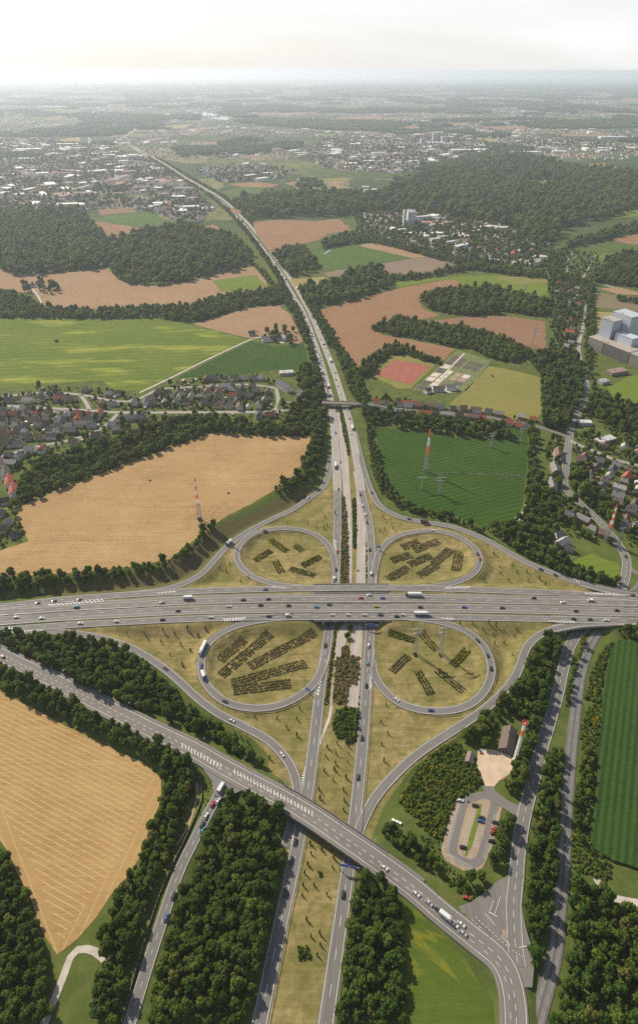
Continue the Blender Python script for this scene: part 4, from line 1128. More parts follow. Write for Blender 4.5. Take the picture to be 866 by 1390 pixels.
# woods: (label, outline in pixels, spacing, crown radius)
NEAR = [
 ('dense wood beside the noise wall', [(264, 1177), (291, 1110), (312, 1086), (341, 1077), (368, 1084), (388, 1104), (393, 1114), (384, 1180), (368, 1240), (354, 1300), (332, 1395), (196, 1395), (222, 1300), (240, 1235)], 4.3, 3.3),
 ('small wood beside the yellow meadow', [(489, 1196), (511, 1186), (522, 1194), (531, 1216), (544, 1240), (548, 1300), (552, 1395), (458, 1395), (470, 1300), (480, 1240)], 4.2, 3.2),
 ('belt between wheat field and bridge road', [(0, 901), (40, 919), (84, 936), (134, 959), (151, 974), (201, 995), (234, 1014), (258, 1034), (250, 1052), (214, 1040), (174, 1017), (117, 990), (67, 967), (33, 947), (-5, 930), (-30, 912), (-30, 888)], 5.0, 3.6),
 ('wood between slip road and bridge road', [(-20, 858), (50, 862), (100, 865), (134, 872), (167, 882), (187, 895), (212, 917), (234, 939), (266, 970), (290, 984), (313, 999), (344, 1022), (356, 1040), (336, 1036), (297, 1010), (263, 992), (234, 980), (167, 955), (100, 924), (33, 893), (-20, 868)], 5.0, 3.5),
 ('belt between wheat field and noise wall', [(212, 1042), (247, 1026), (262, 1048), (260, 1085), (246, 1125), (228, 1168), (212, 1208), (196, 1248), (184, 1300), (160, 1390), (125, 1390), (142, 1300), (135, 1272), (152, 1228), (186, 1181), (209, 1120), (220, 1072)], 4.6, 3.3),
 ('grove at the corner of the wheat field', [(-20, 1140), (0, 1150), (16, 1168), (30, 1200), (43, 1228), (54, 1258), (60, 1300), (72, 1395), (-20, 1395)], 4.6, 3.3),
 ('grove around the lattice mast', [(622, 992), (645, 972), (671, 955), (697, 930), (711, 907), (718, 884), (738, 866), (756, 862), (760, 880), (744, 927), (737, 980), (720, 1027), (709, 1074), (694, 1088), (686, 1070), (694, 1050), (703, 1030), (712, 990), (700, 968), (680, 972), (668, 990), (660, 1014), (636, 1012)], 4.6, 3.3),
 ('strip between side road and railway', [(743, 1020), (768, 1020), (765, 1080), (758, 1154), (754, 1221), (746, 1300), (722, 1395), (752, 1395), (728, 1330), (714, 1254), (711, 1204), (718, 1154), (728, 1087)], 4.6, 3.0),
 ('thicket right of the railway beside the maize field', [(786, 1020), (804, 1020), (802, 1087), (796, 1130), (786, 1150), (778, 1100)], 4.4, 2.4),
 ('wood beside the railway below the gravel path', [(775, 1192), (805, 1204), (822, 1226), (850, 1234), (890, 1240), (890, 1395), (745, 1395), (772, 1300)], 4.8, 3.4),
 ('trees at the corner of the maize field under the bridge', [(830, 862), (850, 850), (880, 850), (880, 868), (850, 866), (836, 868)], 5.0, 3.5),
 ('grove beside the car park', [(684, 1102), (692, 1112), (688, 1140), (676, 1165), (668, 1190), (652, 1206), (636, 1210), (612, 1195), (622, 1186), (648, 1190), (662, 1170), (672, 1140)], 5.2, 3.9),
 ('hedge between the bridge road and the flowering scrub', [(517, 1126), (535, 1122), (564, 1138), (588, 1164), (600, 1182), (584, 1184), (557, 1166), (527, 1143)], 4.2, 2.5),
 ('overgrown median under the bridge', [(472, 845), (478, 845), (476, 868), (468, 868)], 5.0, 2.0),
 ('hedge row on the slope above the lay-by', [(770, 892), (786, 868), (795, 866), (786, 900), (777, 930), (768, 960), (764, 960), (770, 925)], 4.2, 2.2),
]
MID = [
 ('hedge of trees on the bank along the pale stubble field', [(-20, 786), (100, 781), (187, 771), (230, 762), (255, 744), (276, 722), (290, 714), (292, 719), (275, 738), (250, 760), (215, 778), (150, 788), (100, 794), (60, 802), (-20, 812)], 5.2, 3.5),
 ('row of trees between stubble field and motorway slip road', [(371, 667), (401, 646), (415, 622), (424, 596), (433, 560), (441, 560), (440, 600), (436, 630), (424, 650), (405, 664), (380, 674)], 5.5, 3.6),
 ('belt of woodland between the village and the stubble field', [(22, 690), (28, 655), (67, 620), (134, 606), (201, 580), (260, 570), (300, 567), (344, 577), (380, 577), (400, 580), (424, 588), (418, 594), (374, 592), (344, 593), (290, 588), (234, 607), (187, 624), (144, 641), (100, 656), (43, 681)], 6.0, 4.2),
 ('wood between the village and the motorway', [(405, 505), (420, 500), (432, 515), (441, 545), (438, 575), (430, 600), (420, 592), (400, 580), (385, 580), (395, 560), (412, 540), (404, 525)], 6.5, 4.4),
 ('large forest left of the motorway', [(-60, 288), (0, 288), (100, 287), (120, 297), (147, 327), (149, 363), (67, 372), (20, 374), (0, 364), (-60, 348)], 15.0, 8.6),
 ('large forest beside the motorway', [(149, 363), (151, 330), (207, 315), (254, 307), (290, 317), (320, 328), (348, 355), (340, 362), (290, 374), (228, 387), (187, 387), (160, 380)], 15.0, 8.6),
 ('belt of trees behind the bright green field', [(-60, 394), (0, 397), (30, 402), (57, 418), (120, 423), (201, 419), (260, 416), (290, 405), (330, 398), (382, 392), (386, 412), (330, 418), (270, 437), (250, 437), (207, 431), (140, 433), (-60, 431)], 7.0, 4.4),
 ('trees along the left edge of the motorway', [(344, 362), (356, 366), (385, 400), (405, 432), (425, 475), (437, 515), (430, 515), (416, 470), (398, 432), (380, 400)], 7.0, 4.0),
 ('copse right of the motorway by the green field', [(370, 348), (410, 334), (434, 367), (410, 374), (393, 376)], 12.0, 7.0),
 ('wood behind the large brown field', [(403, 391), (430, 389), (454, 384), (487, 367), (517, 365), (536, 388), (500, 402), (447, 414), (424, 416), (410, 408)], 12.0, 7.0),
 ('tree line behind the wood', [(527, 376), (575, 374), (620, 364), (640, 360), (640, 366), (600, 374), (560, 380), (530, 382)], 8.0, 4.6),
 ('oval wood between the brown fields', [(569, 406), (590, 397), (626, 393), (660, 392), (693, 397), (725, 404), (743, 412), (745, 432), (720, 430), (693, 425), (660, 428), (636, 430), (600, 426), (576, 418)], 11.0, 6.4),
 ('wooded belt behind the nursery beds', [(501, 447), (530, 436), (547, 431), (590, 443), (626, 447), (670, 455), (700, 469), (716, 480), (716, 490), (690, 492), (667, 488), (640, 474), (619, 472), (576, 462), (530, 455)], 6.6, 4.4),
 ('hedge of trees around the cinder pitch', [(484, 505), (500, 486), (520, 476), (537, 468), (564, 480), (598, 490), (602, 497), (585, 494), (550, 482), (530, 482), (510, 500), (504, 512), (490, 512)], 5.6, 3.4),
 ('trees along the right edge of the motorway', [(404, 392), (412, 392), (440, 437), (464, 472), (484, 502), (500, 545), (492, 555), (474, 530), (455, 478), (430, 440)], 6.0, 3.8),
 ('hedge between slip road and dark green field', [(490, 552), (506, 560), (507, 580), (516, 637), (527, 658), (541, 675), (574, 692), (617, 703), (655, 719), (655, 726), (617, 709), (574, 700), (540, 690), (518, 668), (506, 620), (496, 580)], 4.8, 2.6),
 ('garden trees along the village street', [(500, 560), (530, 560), (560, 566), (600, 572), (640, 576), (690, 584), (688, 596), (660, 596), (617, 592), (577, 586), (530, 578), (508, 577)], 7.0, 4.2),
 ('trees along the right edge of the dark green field', [(716, 578), (724, 580), (726, 640), (745, 670), (758, 695), (760, 712), (735, 716), (712, 690), (716, 640)], 6.0, 4.0),
 ('wood around the side path by the houses', [(655, 716), (690, 712), (712, 700), (735, 718), (760, 716), (745, 745), (770, 760), (745, 772), (700, 748)], 6.4, 3.8),
 ('hedge along the slip road by the lawn', [(745, 773), (770, 764), (790, 774), (820, 785), (838, 790), (836, 797), (800, 792), (760, 780)], 5.0, 3.2),
 ('avenue of round trees on the village road', [(763, 640), (775, 636), (800, 660), (825, 690), (835, 715), (820, 712), (800, 690), (775, 668)], 8.0, 5.6),
 ('wood behind the yellow-green meadow', [(716, 487), (745, 480), (780, 488), (792, 500), (790, 530), (778, 560), (768, 585), (736, 582), (734, 512)], 7.0, 4.8),
 ('trees around the works and gravel yard', [(800, 548), (820, 538), (840, 550), (880, 565), (880, 600), (850, 590), (815, 572)], 7.0, 4.6),
 ('avenue of trees beside the big works', [(796, 392), (806, 392), (806, 440), (804, 490), (794, 500), (792, 470), (795, 430)], 7.5, 4.6),
 ('wood on the right behind the olive field', [(808, 384), (815, 366), (822, 352), (845, 346), (880, 342), (880, 392), (840, 388)], 8.0, 5.2),
 ('trees behind the olive field', [(836, 404), (880, 409), (880, 416), (838, 410)], 7, 4.2),
 ('belt of forest behind the allotments', [(762, 335), (800, 322), (840, 311), (880, 303), (880, 312), (845, 320), (800, 332), (772, 338)], 11.0, 6.4),
 ('trees around the allotment gardens', [(738, 345), (764, 340), (764, 376), (800, 380), (808, 360), (815, 372), (806, 388), (750, 380), (742, 372)], 8.0, 4.6),
 ('row of trees in front of the housing estate', [(480, 318), (520, 326), (580, 342), (620, 352), (660, 364), (740, 372), (740, 379), (690, 374), (640, 366), (610, 357), (560, 343), (500, 329), (455, 335), (440, 340), (436, 330), (460, 322)], 8.0, 5.0),
 ('great forest on the plain', [(318, 280), (327, 274), (394, 264), (461, 264), (508, 267), (550, 247), (563, 242), (627, 229), (669, 216), (720, 216), (779, 229), (870, 237), (930, 240), (930, 285), (866, 282), (825, 297), (762, 309), (745, 335), (725, 333), (690, 311), (640, 300), (584, 290), (500, 287), (462, 294), (427, 294), (344, 296)], 19.0, 11.0),
 ('trees behind the brown field by the motorway', [(326, 290), (345, 297), (343, 301), (332, 297)], 9.0, 5.0),
]
NPOLY = [wpoly(n_[1]) for n_ in NEAR]
cand = []          # candidates for trees built one by one: x, y, z, radius, wood
rest = []
for k, (lab, px, sp, rad) in enumerate(NEAR):
    p = off_road(fill(wpoly(px), sp, seed=k), 1.2)
    g = np.random.default_rng(k)
    for x, y in p:
        cand.append((x, y, gz(x, y), rad * float(g.choice([.6, .8, .95, 1.05, 1.2, 1.4])) * g.uniform(.92, 1.08), k))
cand.sort(key=lambda c: c[0] ** 2 + c[1] ** 2 + (H - c[2]) ** 2)
vis = [c for c in cand if in_frame(c[:3], 12)]
ONE = vis[:300]; ones = set(id(c) for c in ONE)
for i, (x, y, z, rad, k) in enumerate(ONE):
    kk = random.randrange(7) if random.random() < .45 else random.randrange(6)
    lab = NEAR[k][0]
    zs = random.uniform(.8, 1.25)
    size = 'small' if rad < NEAR[k][3] * .9 else ('broad' if rad > NEAR[k][3] * 1.1 else 'medium')
    d_ = np.hypot(_rs[:, 0] - x, _rs[:, 1] - y) - _rs[:, 2]
    spot = 'edge' if d_.min() < 6.5 or sd_poly(np.array([[x, y]]), NPOLY[k])[0] > -3.5 else 'inside'
    txt = '%s %s%s tree %s the %s' % (size, ('tall ' if zs > 1.1 else ('low ' if zs < .95 else '')) if len(lab.split()) < 7 else '', 'fresh green' if kk == 6 else 'dark green', 'at the edge of' if spot == 'edge' else 'deep in', lab.split(' between ')[0] if False else lab)
    root = empty('broadleaf_tree', (x, y, z - .1), random.uniform(0, 6.28), txt, 'tree', 'trees: ' + lab)
    root.scale = (rad, rad, rad * zs)
    link('trunk', NEARTRUNK[kk], root); link('crown', NEARCROWN[kk], root)
by = {}
for c in cand:
    if id(c) not in ones: by.setdefault(c[4], []).append(c)
for k, cs in by.items():
    lab = NEAR[k][0]
    a = np.array([c[:4] for c in cs])
    scatter('woodland', a[:, :3] - [0, 0, .2], a[:, 3], T_WOOD, 'wood', [1, 1, 1, 1, 1, 1, 1.6, .3], 'further green trees of the ' + lab, 'trees', k)
for k, (lab, px, sp, rad) in enumerate(MID):
    far = P(*px[0])[1] > 1150
    poly = wpoly(px)
    p = fill(poly, sp, seed=50 + k)
    if not far: p = off_road(p, 1.5)
    g = np.random.default_rng(k)
    z = gzs(p) if not far else np.zeros(len(p))
    if lab.startswith('great'):
        gap = sd_poly(p, np.array([P(a, b)[:2] for a, b in [(709, 246.5), (743, 243.5), (745, 256), (726, 255)]])) > 5
        p, z = p[gap], z[gap]
    scatter('woodland', np.column_stack([p, z - .3]), rad * g.choice([.45, .7, .95, 1.1, 1.4], len(p)) * g.uniform(.9, 1.1, len(p)), T_FAR if far else T_WOOD, 'far' if far else 'wood', [1, 1, 1, 1, 1, 1, 6.0, 1.5] if far else [1, 1, 1, 1, 1, 1, 3.4, .7], lab[0].upper() * 0 + lab, 'trees', k)

for rn, sd in (('motorway.002', -1), ('motorway.003', 1)):
    c = ROADS[rn]['c']; c = c[(c[:, 1] > 1150) & (c[:, 1] < 4300)]; t_, n_ = frame(c); g = np.random.default_rng(9)
    sgn = -1 if sd < 0 else 1
    p = np.vstack([c[::3, :2] + n_[::3, :2] * (-sd if False else (sgn * 1.0)) * (9 + o_ + g.uniform(-2, 2, (len(c[::3]), 1))) for o_ in (0, 8)])
    p = p[g.uniform(size=len(p)) < .8]
    for nm, mt, px, dz in FIELDS:
        if 245 < px[0][1] < 400: p = p[sd_poly(p, np.array([P(a, b)[:2] for a, b in px])) > 3]
    scatter('roadside_trees', np.column_stack([p, np.full(len(p), -.3)]), g.uniform(3.0, 5.6, len(p)), T_FAR, 'far', [1, 1, 1, 1, 1, 1, .6, .2], 'row of green trees along the far motorway, ' + ('southbound' if sd < 0 else 'northbound') + ' side', 'trees', 5)

# scrub and hedges too dense to count
def scrub(label, px, sp, rad, w=(2, 2, 2, 1, 1, .6), rust=False, seed=0):
    p = off_road(fill(wpoly(px), sp, seed=seed), .6)
    g = np.random.default_rng(seed)
    if len(p): scatter('scrub', np.column_stack([p, gzs(p) - .1]), rad * g.uniform(.6, 1.35, len(p)), T_RUST if rust else T_SHRUB, 'rust' if rust else 'shrub', [2, 2, 1, 1] if rust else w, label, 'shrubs', seed)
scrub('green scrub with yellow blossom left of the dusty yard', [(541, 1086), (567, 1040), (600, 1014), (620, 1006), (645, 1036), (655, 1062), (640, 1074), (618, 1086), (606, 1120), (598, 1140), (570, 1122)], 2.3, 1.7, (1.5, 3, 3, 1.5, .8, 1.2), seed=1)
scrub('meadow scrub between hedge and car park', [(566, 1132), (598, 1142), (596, 1160), (604, 1172), (622, 1186), (600, 1186), (588, 1162)], 2.4, .9, (1, 3, 3, 1, 1, 1.2), seed=2)
scrub('rust brown scrub on the overgrown median', [(454, 900), (458, 893), (466, 890), (472, 888), (488, 893), (488, 915), (484, 930), (474, 930), (470, 957), (452, 955)], 1.8, 1.3, rust=True, seed=3)
scrub('rust brown bushes on the median below the bridge', [(463, 880), (470, 877), (474, 880), (472, 890), (464, 888)], 1.8, 1.2, rust=True, seed=4)
scrub('round green thicket on the median', [(452, 985), (456, 965), (470, 960), (486, 964), (488, 985), (484, 1006), (470, 1008), (456, 1000)], 2.2, 2.0, (3, 1, 1, 3, .3, .5), seed=5)
scrub('narrow green hedge left of the old concrete lanes', [(455, 845), (458, 845), (453, 890), (448, 930), (444, 958), (440, 958), (445, 920), (451, 880)], 1.4, 1.0, seed=6)
scrub('narrow green hedge right of the old concrete lanes', [(496, 845), (499, 845), (496, 900), (491, 950), (488, 962), (486, 962), (492, 905)], 1.4, 1.0, seed=7)
scrub('rust and green shrubs between lanes behind the bridge', [(463, 676), (468, 676), (472, 720), (473, 792), (463, 792), (462, 740)], 1.8, 1.3, rust=True, seed=8)
scrub('green shrubs along the southbound lanes behind the bridge', [(462, 672), (464.5, 672), (465, 792), (461.5, 792), (462, 730)], 1.6, 1.2, seed=9)
scrub('slim hedge between the old concrete lanes', [(478, 676), (482.5, 676), (483.5, 745), (479.5, 745)], 1.6, 1.4, (3, 1, 1, 3, .2, 0), seed=10)
scrub('low hedge beside the northbound lanes', [(497, 735), (499.5, 735), (500, 792), (496.5, 792)], 1.6, 1.0, seed=11)
scrub('hedge between southbound and old lanes', [(457, 592), (459, 592), (462.5, 630), (461, 632)], 2.0, 1.2, seed=12)
scrub('hedge on the median under the village bridge', [(459, 552), (463, 552), (471, 590), (475, 618), (472, 618), (466, 590)], 2.0, 1.2, seed=13)
scrub('grassy scrub between the railway and the maize field', [(778, 1085), (790, 1030), (786, 990), (795, 960), (815, 955), (812, 1020), (804, 1085), (797, 1130), (806, 1156), (830, 1172), (822, 1206), (806, 1194), (772, 1180)], 2.6, 1.5, (1, 3, 3, 1, 1.2, .5), seed=14)
scrub('bushes with yellow blossom between railway and maize', [(793, 950), (800, 918), (812, 890), (826, 874), (834, 872), (824, 890), (816, 925), (812, 955)], 2.4, 1.8, (2, 2, 2, 2, 1, .9), seed=15)
scrub('rough green bushes in the yellow meadow', [(546, 1225), (566, 1240), (596, 1272), (618, 1300), (640, 1340), (640, 1390), (552, 1390), (548, 1300)], 1.5, .33, (0, 2, 2, 0, 1, 3.5), seed=16)
scrub('low scrub on the slope beside the noise wall', [(274, 1062), (290, 1060), (300, 1082), (284, 1104), (274, 1122), (270, 1110)], 2.4, .7, (1, 1, 1, 1, 3, 0), seed=17)
scrub('bushes along the car park edge by the road', [(600, 1188), (614, 1190), (640, 1212), (664, 1206), (660, 1216), (640, 1222), (616, 1208)], 2.4, 1.4, seed=18)
scrub('green verge bushes beside the slip road', [(498, 590), (504, 585), (512, 640), (526, 668), (520, 674), (505, 640)], 3.0, 1.5, (1, 3, 3, 1, 1, .2), seed=19)
scrub('hedge along the far edge of the dark green field', [(586, 640), (640, 642.5), (712, 645.5), (712, 647), (640, 644), (586, 641.5)], 2.2, .8, (3, 0, 0, 3, 0, 0), seed=20)
scrub('green strip between the side road and the lay-by', [(790, 880), (800, 866), (808, 862), (798, 885), (790, 900)], 2.0, .8, (1, 3, 3, 1, 1, .2), seed=21)
scrub('thicket on the median bank below the slanting bridge', [(405, 1284), (418, 1284), (420, 1300), (404, 1302)], 2.0, 1.5, (3, 1, 1, 3, 0, 0), seed=22)

# ------------------------------------------------------------------ houses
def mat_tiles(name):
    t = NT(name); c = t.node('ObjectInfo').outputs['Color']
    p = t.pos()
    n = t.noise(p, .8, 4, .6)
    w = t.node('TexWave'); w.inputs['Scale'].default_value = 1.1; w.bands_direction = 'Z'; w.inputs['Distortion'].default_value = .4
    t.lk(p, w.inputs['Vector'])
    t.bump(w.outputs['Fac'], .4, .08)
    return t.out(t.mix(t.rng(n, .3, .7, 0, .4), c, (.06, .05, .045)), .8)
M['wall'] = mat_objcol('house_wall', .9, .2)
M['tiles'] = mat_tiles('roof_tiles')
M['metal_roof'] = mat_objcol('sheet_metal', .5, .4)
def house_parts(L, W, hw, pitch, hip=0.0, flat=False):
    """meshes of one house form: wall, roof, chimney; long side along x"""
    rise = 0 if flat else W / 2 * math.tan(R(pitch))
    mb = MB()
    mb.add([(-L / 2, -W / 2, -.8), (L / 2, -W / 2, -.8), (L / 2, W / 2, -.8), (-L / 2, W / 2, -.8), (-L / 2, -W / 2, hw), (L / 2, -W / 2, hw), (L / 2, W / 2, hw), (-L / 2, W / 2, hw)],
           [(0, 1, 5, 4), (1, 2, 6, 5), (2, 3, 7, 6), (3, 0, 4, 7), (4, 5, 6, 7)])
    if rise and not hip:
        mb.add([(-L / 2, -W / 2, hw), (-L / 2, W / 2, hw), (-L / 2, 0, hw + rise), (L / 2, -W / 2, hw), (L / 2, W / 2, hw), (L / 2, 0, hw + rise)], [(0, 2, 1), (3, 4, 5)])
    wall = mb.mesh('wall', [M['wall']])
    ov = .45; th = .22; mb = MB()
    if flat:
        mb.box(-L / 2 - .15, L / 2 + .15, -W / 2 - .15, W / 2 + .15, hw + .01, hw + .35)
        mb.box(-L * .2, -L * .2 + 3, -1, 1, hw + .35, hw + 1.2); mb.box(L * .15, L * .15 + 2, -W * .3, -W * .3 + 1.5, hw + .35, hw + 1.0)
    else:
        sl = rise / (W / 2); e = W / 2 + ov; l2 = L / 2 + ov
        for s in (-1, 1):
            mb.add([(-l2, s * e, hw - ov * sl + .05), (l2, s * e, hw - ov * sl + .05), (l2 - hip, 0, hw + rise + .05), (-l2 + hip, 0, hw + rise + .05),
                    (-l2, s * e, hw - ov * sl + .05 + th), (l2, s * e, hw - ov * sl + .05 + th), (l2 - hip, 0, hw + rise + .05 + th), (-l2 + hip, 0, hw + rise + .05 + th)],
                   [(0, 1, 2, 3), (4, 5, 6, 7) if s < 0 else (7, 6, 5, 4), (0, 1, 5, 4), (1, 2, 6, 5), (3, 0, 4, 7)])
        if hip:
            for s in (-1, 1):
                mb.add([(s * l2, -e, hw - ov * sl + .05 + th), (s * l2, e, hw - ov * sl + .05 + th), (s * (l2 - hip), 0, hw + rise + .05 + th)], [(0, 1, 2) if s > 0 else (0, 2, 1)])
    roof = mb.mesh('roof', [M['tiles'] if not flat else M['metal_roof']])
    mb = MB(); mb.box(L * .18, L * .18 + .7, .3, 1.0, hw + rise * .5, hw + rise + 1.1); mb.box(L * .18 - .06, L * .18 + .76, .24, 1.06, hw + rise + 1.1, hw + rise + 1.22)
    return dict(wall=wall, roof=roof, chimney=mb.mesh('chimney', [M['concrete_dark']]), L=L, W=W, hw=hw, rise=rise, flat=flat)
def win_mesh():
    mb = MB(); mb.box(-.6, .6, -.04, .06, 0, 1.4, 0); mb.box(-.7, .7, -.03, .03, -.12, 1.5, 1)
    return mb.mesh('window', [M['glass'], M['white']])
WIN = win_mesh()
def door_mesh():
    mb = MB(); mb.box(-.55, .55, -.03, .05, 0, 2.1, 0); return mb.mesh('door', [M['wood_dark']])
DOOR = door_mesh()
FORMS = [house_parts(11, 9, 5.2, 42), house_parts(13, 9.5, 4.6, 45), house_parts(10, 8.5, 5.6, 40, 2.5), house_parts(16, 9, 5.4, 38), house_parts(9, 8, 3.2, 48), house_parts(22, 10, 5.6, 40)]
WALLC = [('white', (.80, .78, .74)), ('cream', (.70, .63, .51)), ('pale grey', (.46, .45, .43)), ('brick', (.28, .15, .105)), ('white', (.82, .81, .79)), ('grey-brown', (.33, .27, .22))]
ROOFC = [('dark grey', (.125, .12, .12)), ('brown', (.22, .14, .105)), ('grey', (.24, .225, .215)), ('red', (.38, .115, .072)), ('dark brown', (.15, .11, .09)), ('pale grey', (.40, .38, .355))]
HOUSES = []           # xy and size of every house built singly
def house(x, y, rz, form, wc, rc, where, group, windows=True, sc=1.0):
    h = FORMS[form]
    long_ = ['gabled house', 'broad house', 'hipped house', 'long house', 'small cottage', 'terraced house'][form]
    root = empty('house', (x, y, gz(x, y) if y < 1100 else 0.0), rz, '%s %s with %s roof %s' % (WALLC[wc][0], long_, ROOFC[rc][0], where), 'house', group)
    root.scale = (sc, sc, sc)
    w = link('wall', h['wall'], root); w.color = (*WALLC[wc][1], 1)
    r = link('roof', h['roof'], root); r.color = (*ROOFC[rc][1], 1)
    link('chimney', h['chimney'], r)
    if windows:
        n = max(2, int(h['L'] / 3.6))
        for s in (-1, 1):
            for k in range(n):
                xx = -h['L'] / 2 + (k + .5) * h['L'] / n
                for fl in ((.9, 3.3) if h['hw'] > 4 else (.9,)):
                    if s < 0 and fl == .9 and k == n // 2: link('door', DOOR, root, (xx, s * h['W'] / 2, 0), 0 if s < 0 else math.pi); continue
                    link('window', WIN, root, (xx, s * h['W'] / 2, fl), 0 if s > 0 else math.pi)
            link('window', WIN, root, (s * h['L'] / 2, 0, 1.2 + (h['hw'] > 4) * 2.4), -s * math.pi / 2 if s < 0 else -math.pi / 2)
    HOUSES.append((x, y, max(h['L'], h['W']) * .5))
    return root
_st = []
for o in bpy.data.objects:
    if o.name.split('.')[0] in ('village_street', 'farm_track', 'suburb_street', 'gravel_path'):
        v = np.empty(len(o.data.vertices) * 3, np.float32); o.data.vertices.foreach_get('co', v); _st.append(v.reshape(-1, 3)[:, :2])
_st = np.vstack(_st)
def clear_of(p, pts, d): return np.hypot(pts[:, 0] - p[0], pts[:, 1] - p[1]).min() > d
def village(px, sp, rz, where, group, forms, seed, prob=.8, windows=True, maxn=999, roofs=None, walls=None):
    g = np.random.default_rng(seed)
    poly = wpoly(px); c, s = math.cos(rz), math.sin(rz)
    rot = poly @ np.array([[c, -s], [s, c]])
    lo, hi = rot.min(0), rot.max(0); n = 0
    for i, yy in enumerate(np.arange(lo[1] + 6, hi[1], sp * 1.12)):
        for xx in np.arange(lo[0] + (i % 2) * sp * .4 + 5, hi[0], sp):
            q = np.array([xx + g.uniform(-.15, .15) * sp, yy + g.uniform(-.14, .14) * sp])
            p = np.array([[c, -s], [s, c]]) @ q
            if g.uniform() > prob or sd_poly(p[None], poly)[0] > -4 or not clear_of(p, _st, 8.5) or n >= maxn: continue
            if p[1] < 1150 and len(off_road(p[None], 9)) == 0: continue
            if HOUSES and min((p[0] - a) ** 2 + (p[1] - b) ** 2 for a, b, _ in HOUSES) < (sp * .72) ** 2: continue
            house(p[0], p[1], rz + g.choice([0, 0, math.pi / 2]) + g.uniform(-.12, .12), int(g.choice(forms)), int(g.choice(walls if walls else range(6))), int(g.choice(roofs if roofs else [0, 0, 1, 2, 2, 3, 4, 4, 5, 5])), where, group, windows, g.uniform(.92, 1.1)); n += 1
V1 = [(-10, 546), (50, 527), (110, 527), (150, 533), (200, 536), (240, 518), (290, 512), (345, 511), (372, 516), (378, 545), (400, 556), (372, 572), (330, 567), (290, 563), (200, 570), (140, 598), (70, 612), (30, 636), (-10, 655)]
village(V1, 15.8, .04, 'in the village behind the stubble field', 'village houses behind the stubble field', [0, 0, 1, 2, 3, 4], 3, .9)
V2 = [(757, 606), (775, 590), (812, 604), (880, 606), (880, 728), (846, 726), (812, 728), (790, 712), (770, 694), (758, 660)]
village(V2, 17.5, 1.0, 'in the settlement beside the green field', 'houses beside the dark green field', [0, 0, 1, 2, 3, 4], 5, .9)
for k, (a, b, rz, fm, wc, rc) in enumerate([(757, 690, -.85, 2, 5, 2), (769, 702, -.85, 3, 3, 0), (790, 708, -.85, 3, 3, 2), (803, 722, -.85, 2, 1, 2), (818, 728, -.6, 0, 3, 1), (748, 662, 1.4, 5, 1, 2), (752, 640, 1.45, 5, 3, 2), (756, 620, 1.3, 5, 0, 1), (762, 740, .6, 3, 2, 5), (771, 748, -.5, 4, 2, 0), (757, 728, .3, 4, 0, 2), (866, 716, .3, 3, 0, 2)]):
    q = PG(a, b); house(q[0], q[1], rz, fm, wc, rc, 'on the village road by the avenue', 'houses on the avenue road')
_vc = ROADS['village_road']['c']; _vt, _vn = frame(_vc); _g = np.random.default_rng(17)
for sd in (1, -1):
    k = 0
    while k < len(_vc) - 3:
        u_ = proj(_vc[k])[0]
        if 505 < u_ < 735 and _g.uniform() < .88:
            p = _vc[k] + _vn[k] * sd * _g.uniform(11, 15)
            if not HOUSES or min((p[0] - a) ** 2 + (p[1] - b) ** 2 for a, b, _ in HOUSES) > 130:
                house(p[0], p[1], math.atan2(_vt[k][1], _vt[k][0]) + _g.uniform(-.1, .1), int(_g.choice([0, 1, 3, 5, 4])), int(_g.choice(6)), int(_g.choice([0, 1, 1, 2, 3, 4, 5])), 'in the street behind the green field', 'houses along the street behind the green field', True, _g.uniform(.85, 1.05))
        k += int(_g.uniform(15, 22) / 3)
for k, (a, b, rz, fm, wc, rc) in enumerate([(594, 531, -.1, 3, 2, 0), (612, 529, -.1, 3, 4, 2), (580, 533, .6, 0, 0, 1)]):
    q = PG(a, b); house(q[0], q[1], rz, fm, wc, rc, 'at the edge of the nursery beds', 'nursery buildings')
village([(748, 385), (792, 388), (790, 430), (782, 470), (775, 492), (755, 492), (765, 450), (768, 420), (750, 405)], 22, .9, 'on the avenue by the works', 'houses by the works', [0, 1, 2, 3], 9, .8, roofs=[0, 2, 4, 3, 1, 2, 5])
for k, (a, b, rz, fm, wc, rc) in enumerate([(44, 390, .2, 3, 4, 0), (53, 386, 1.3, 1, 2, 1), (60, 391, .3, 4, 0, 2)]):
    q = PG(a, b); house(q[0], q[1], rz, fm, wc, rc, 'at the lonely farm in the tan field', 'farm in the tan field')
for k, (a, b, rz, fm, wc, rc) in enumerate([(342, 455, .3, 1, 2, 0), (364, 463, .2, 5, 4, 5), (374, 462, .5, 5, 2, 0), (385, 461, -.7, 1, 0, 5)]):
    q = PG(a, b); house(q[0], q[1], rz, fm, wc, rc, 'at the farm by the dark green crop', 'farm by the dark green crop')
village([(484, 292), (540, 290), (540, 312), (512, 316), (496, 308)], 24, .5, 'at the edge of the great forest', 'estate houses at the great forest', [0, 1, 3, 5], 11, .8, False, 45)
village([(612, 335), (690, 318), (735, 330), (735, 348), (690, 356), (640, 350)], 24, .3, 'in the far estate by the tree row', 'far estate houses by the tree row', [0, 1, 2, 3, 5], 13, .8, False, max(0, 296 - len(HOUSES)))
print('single houses', len(HOUSES))

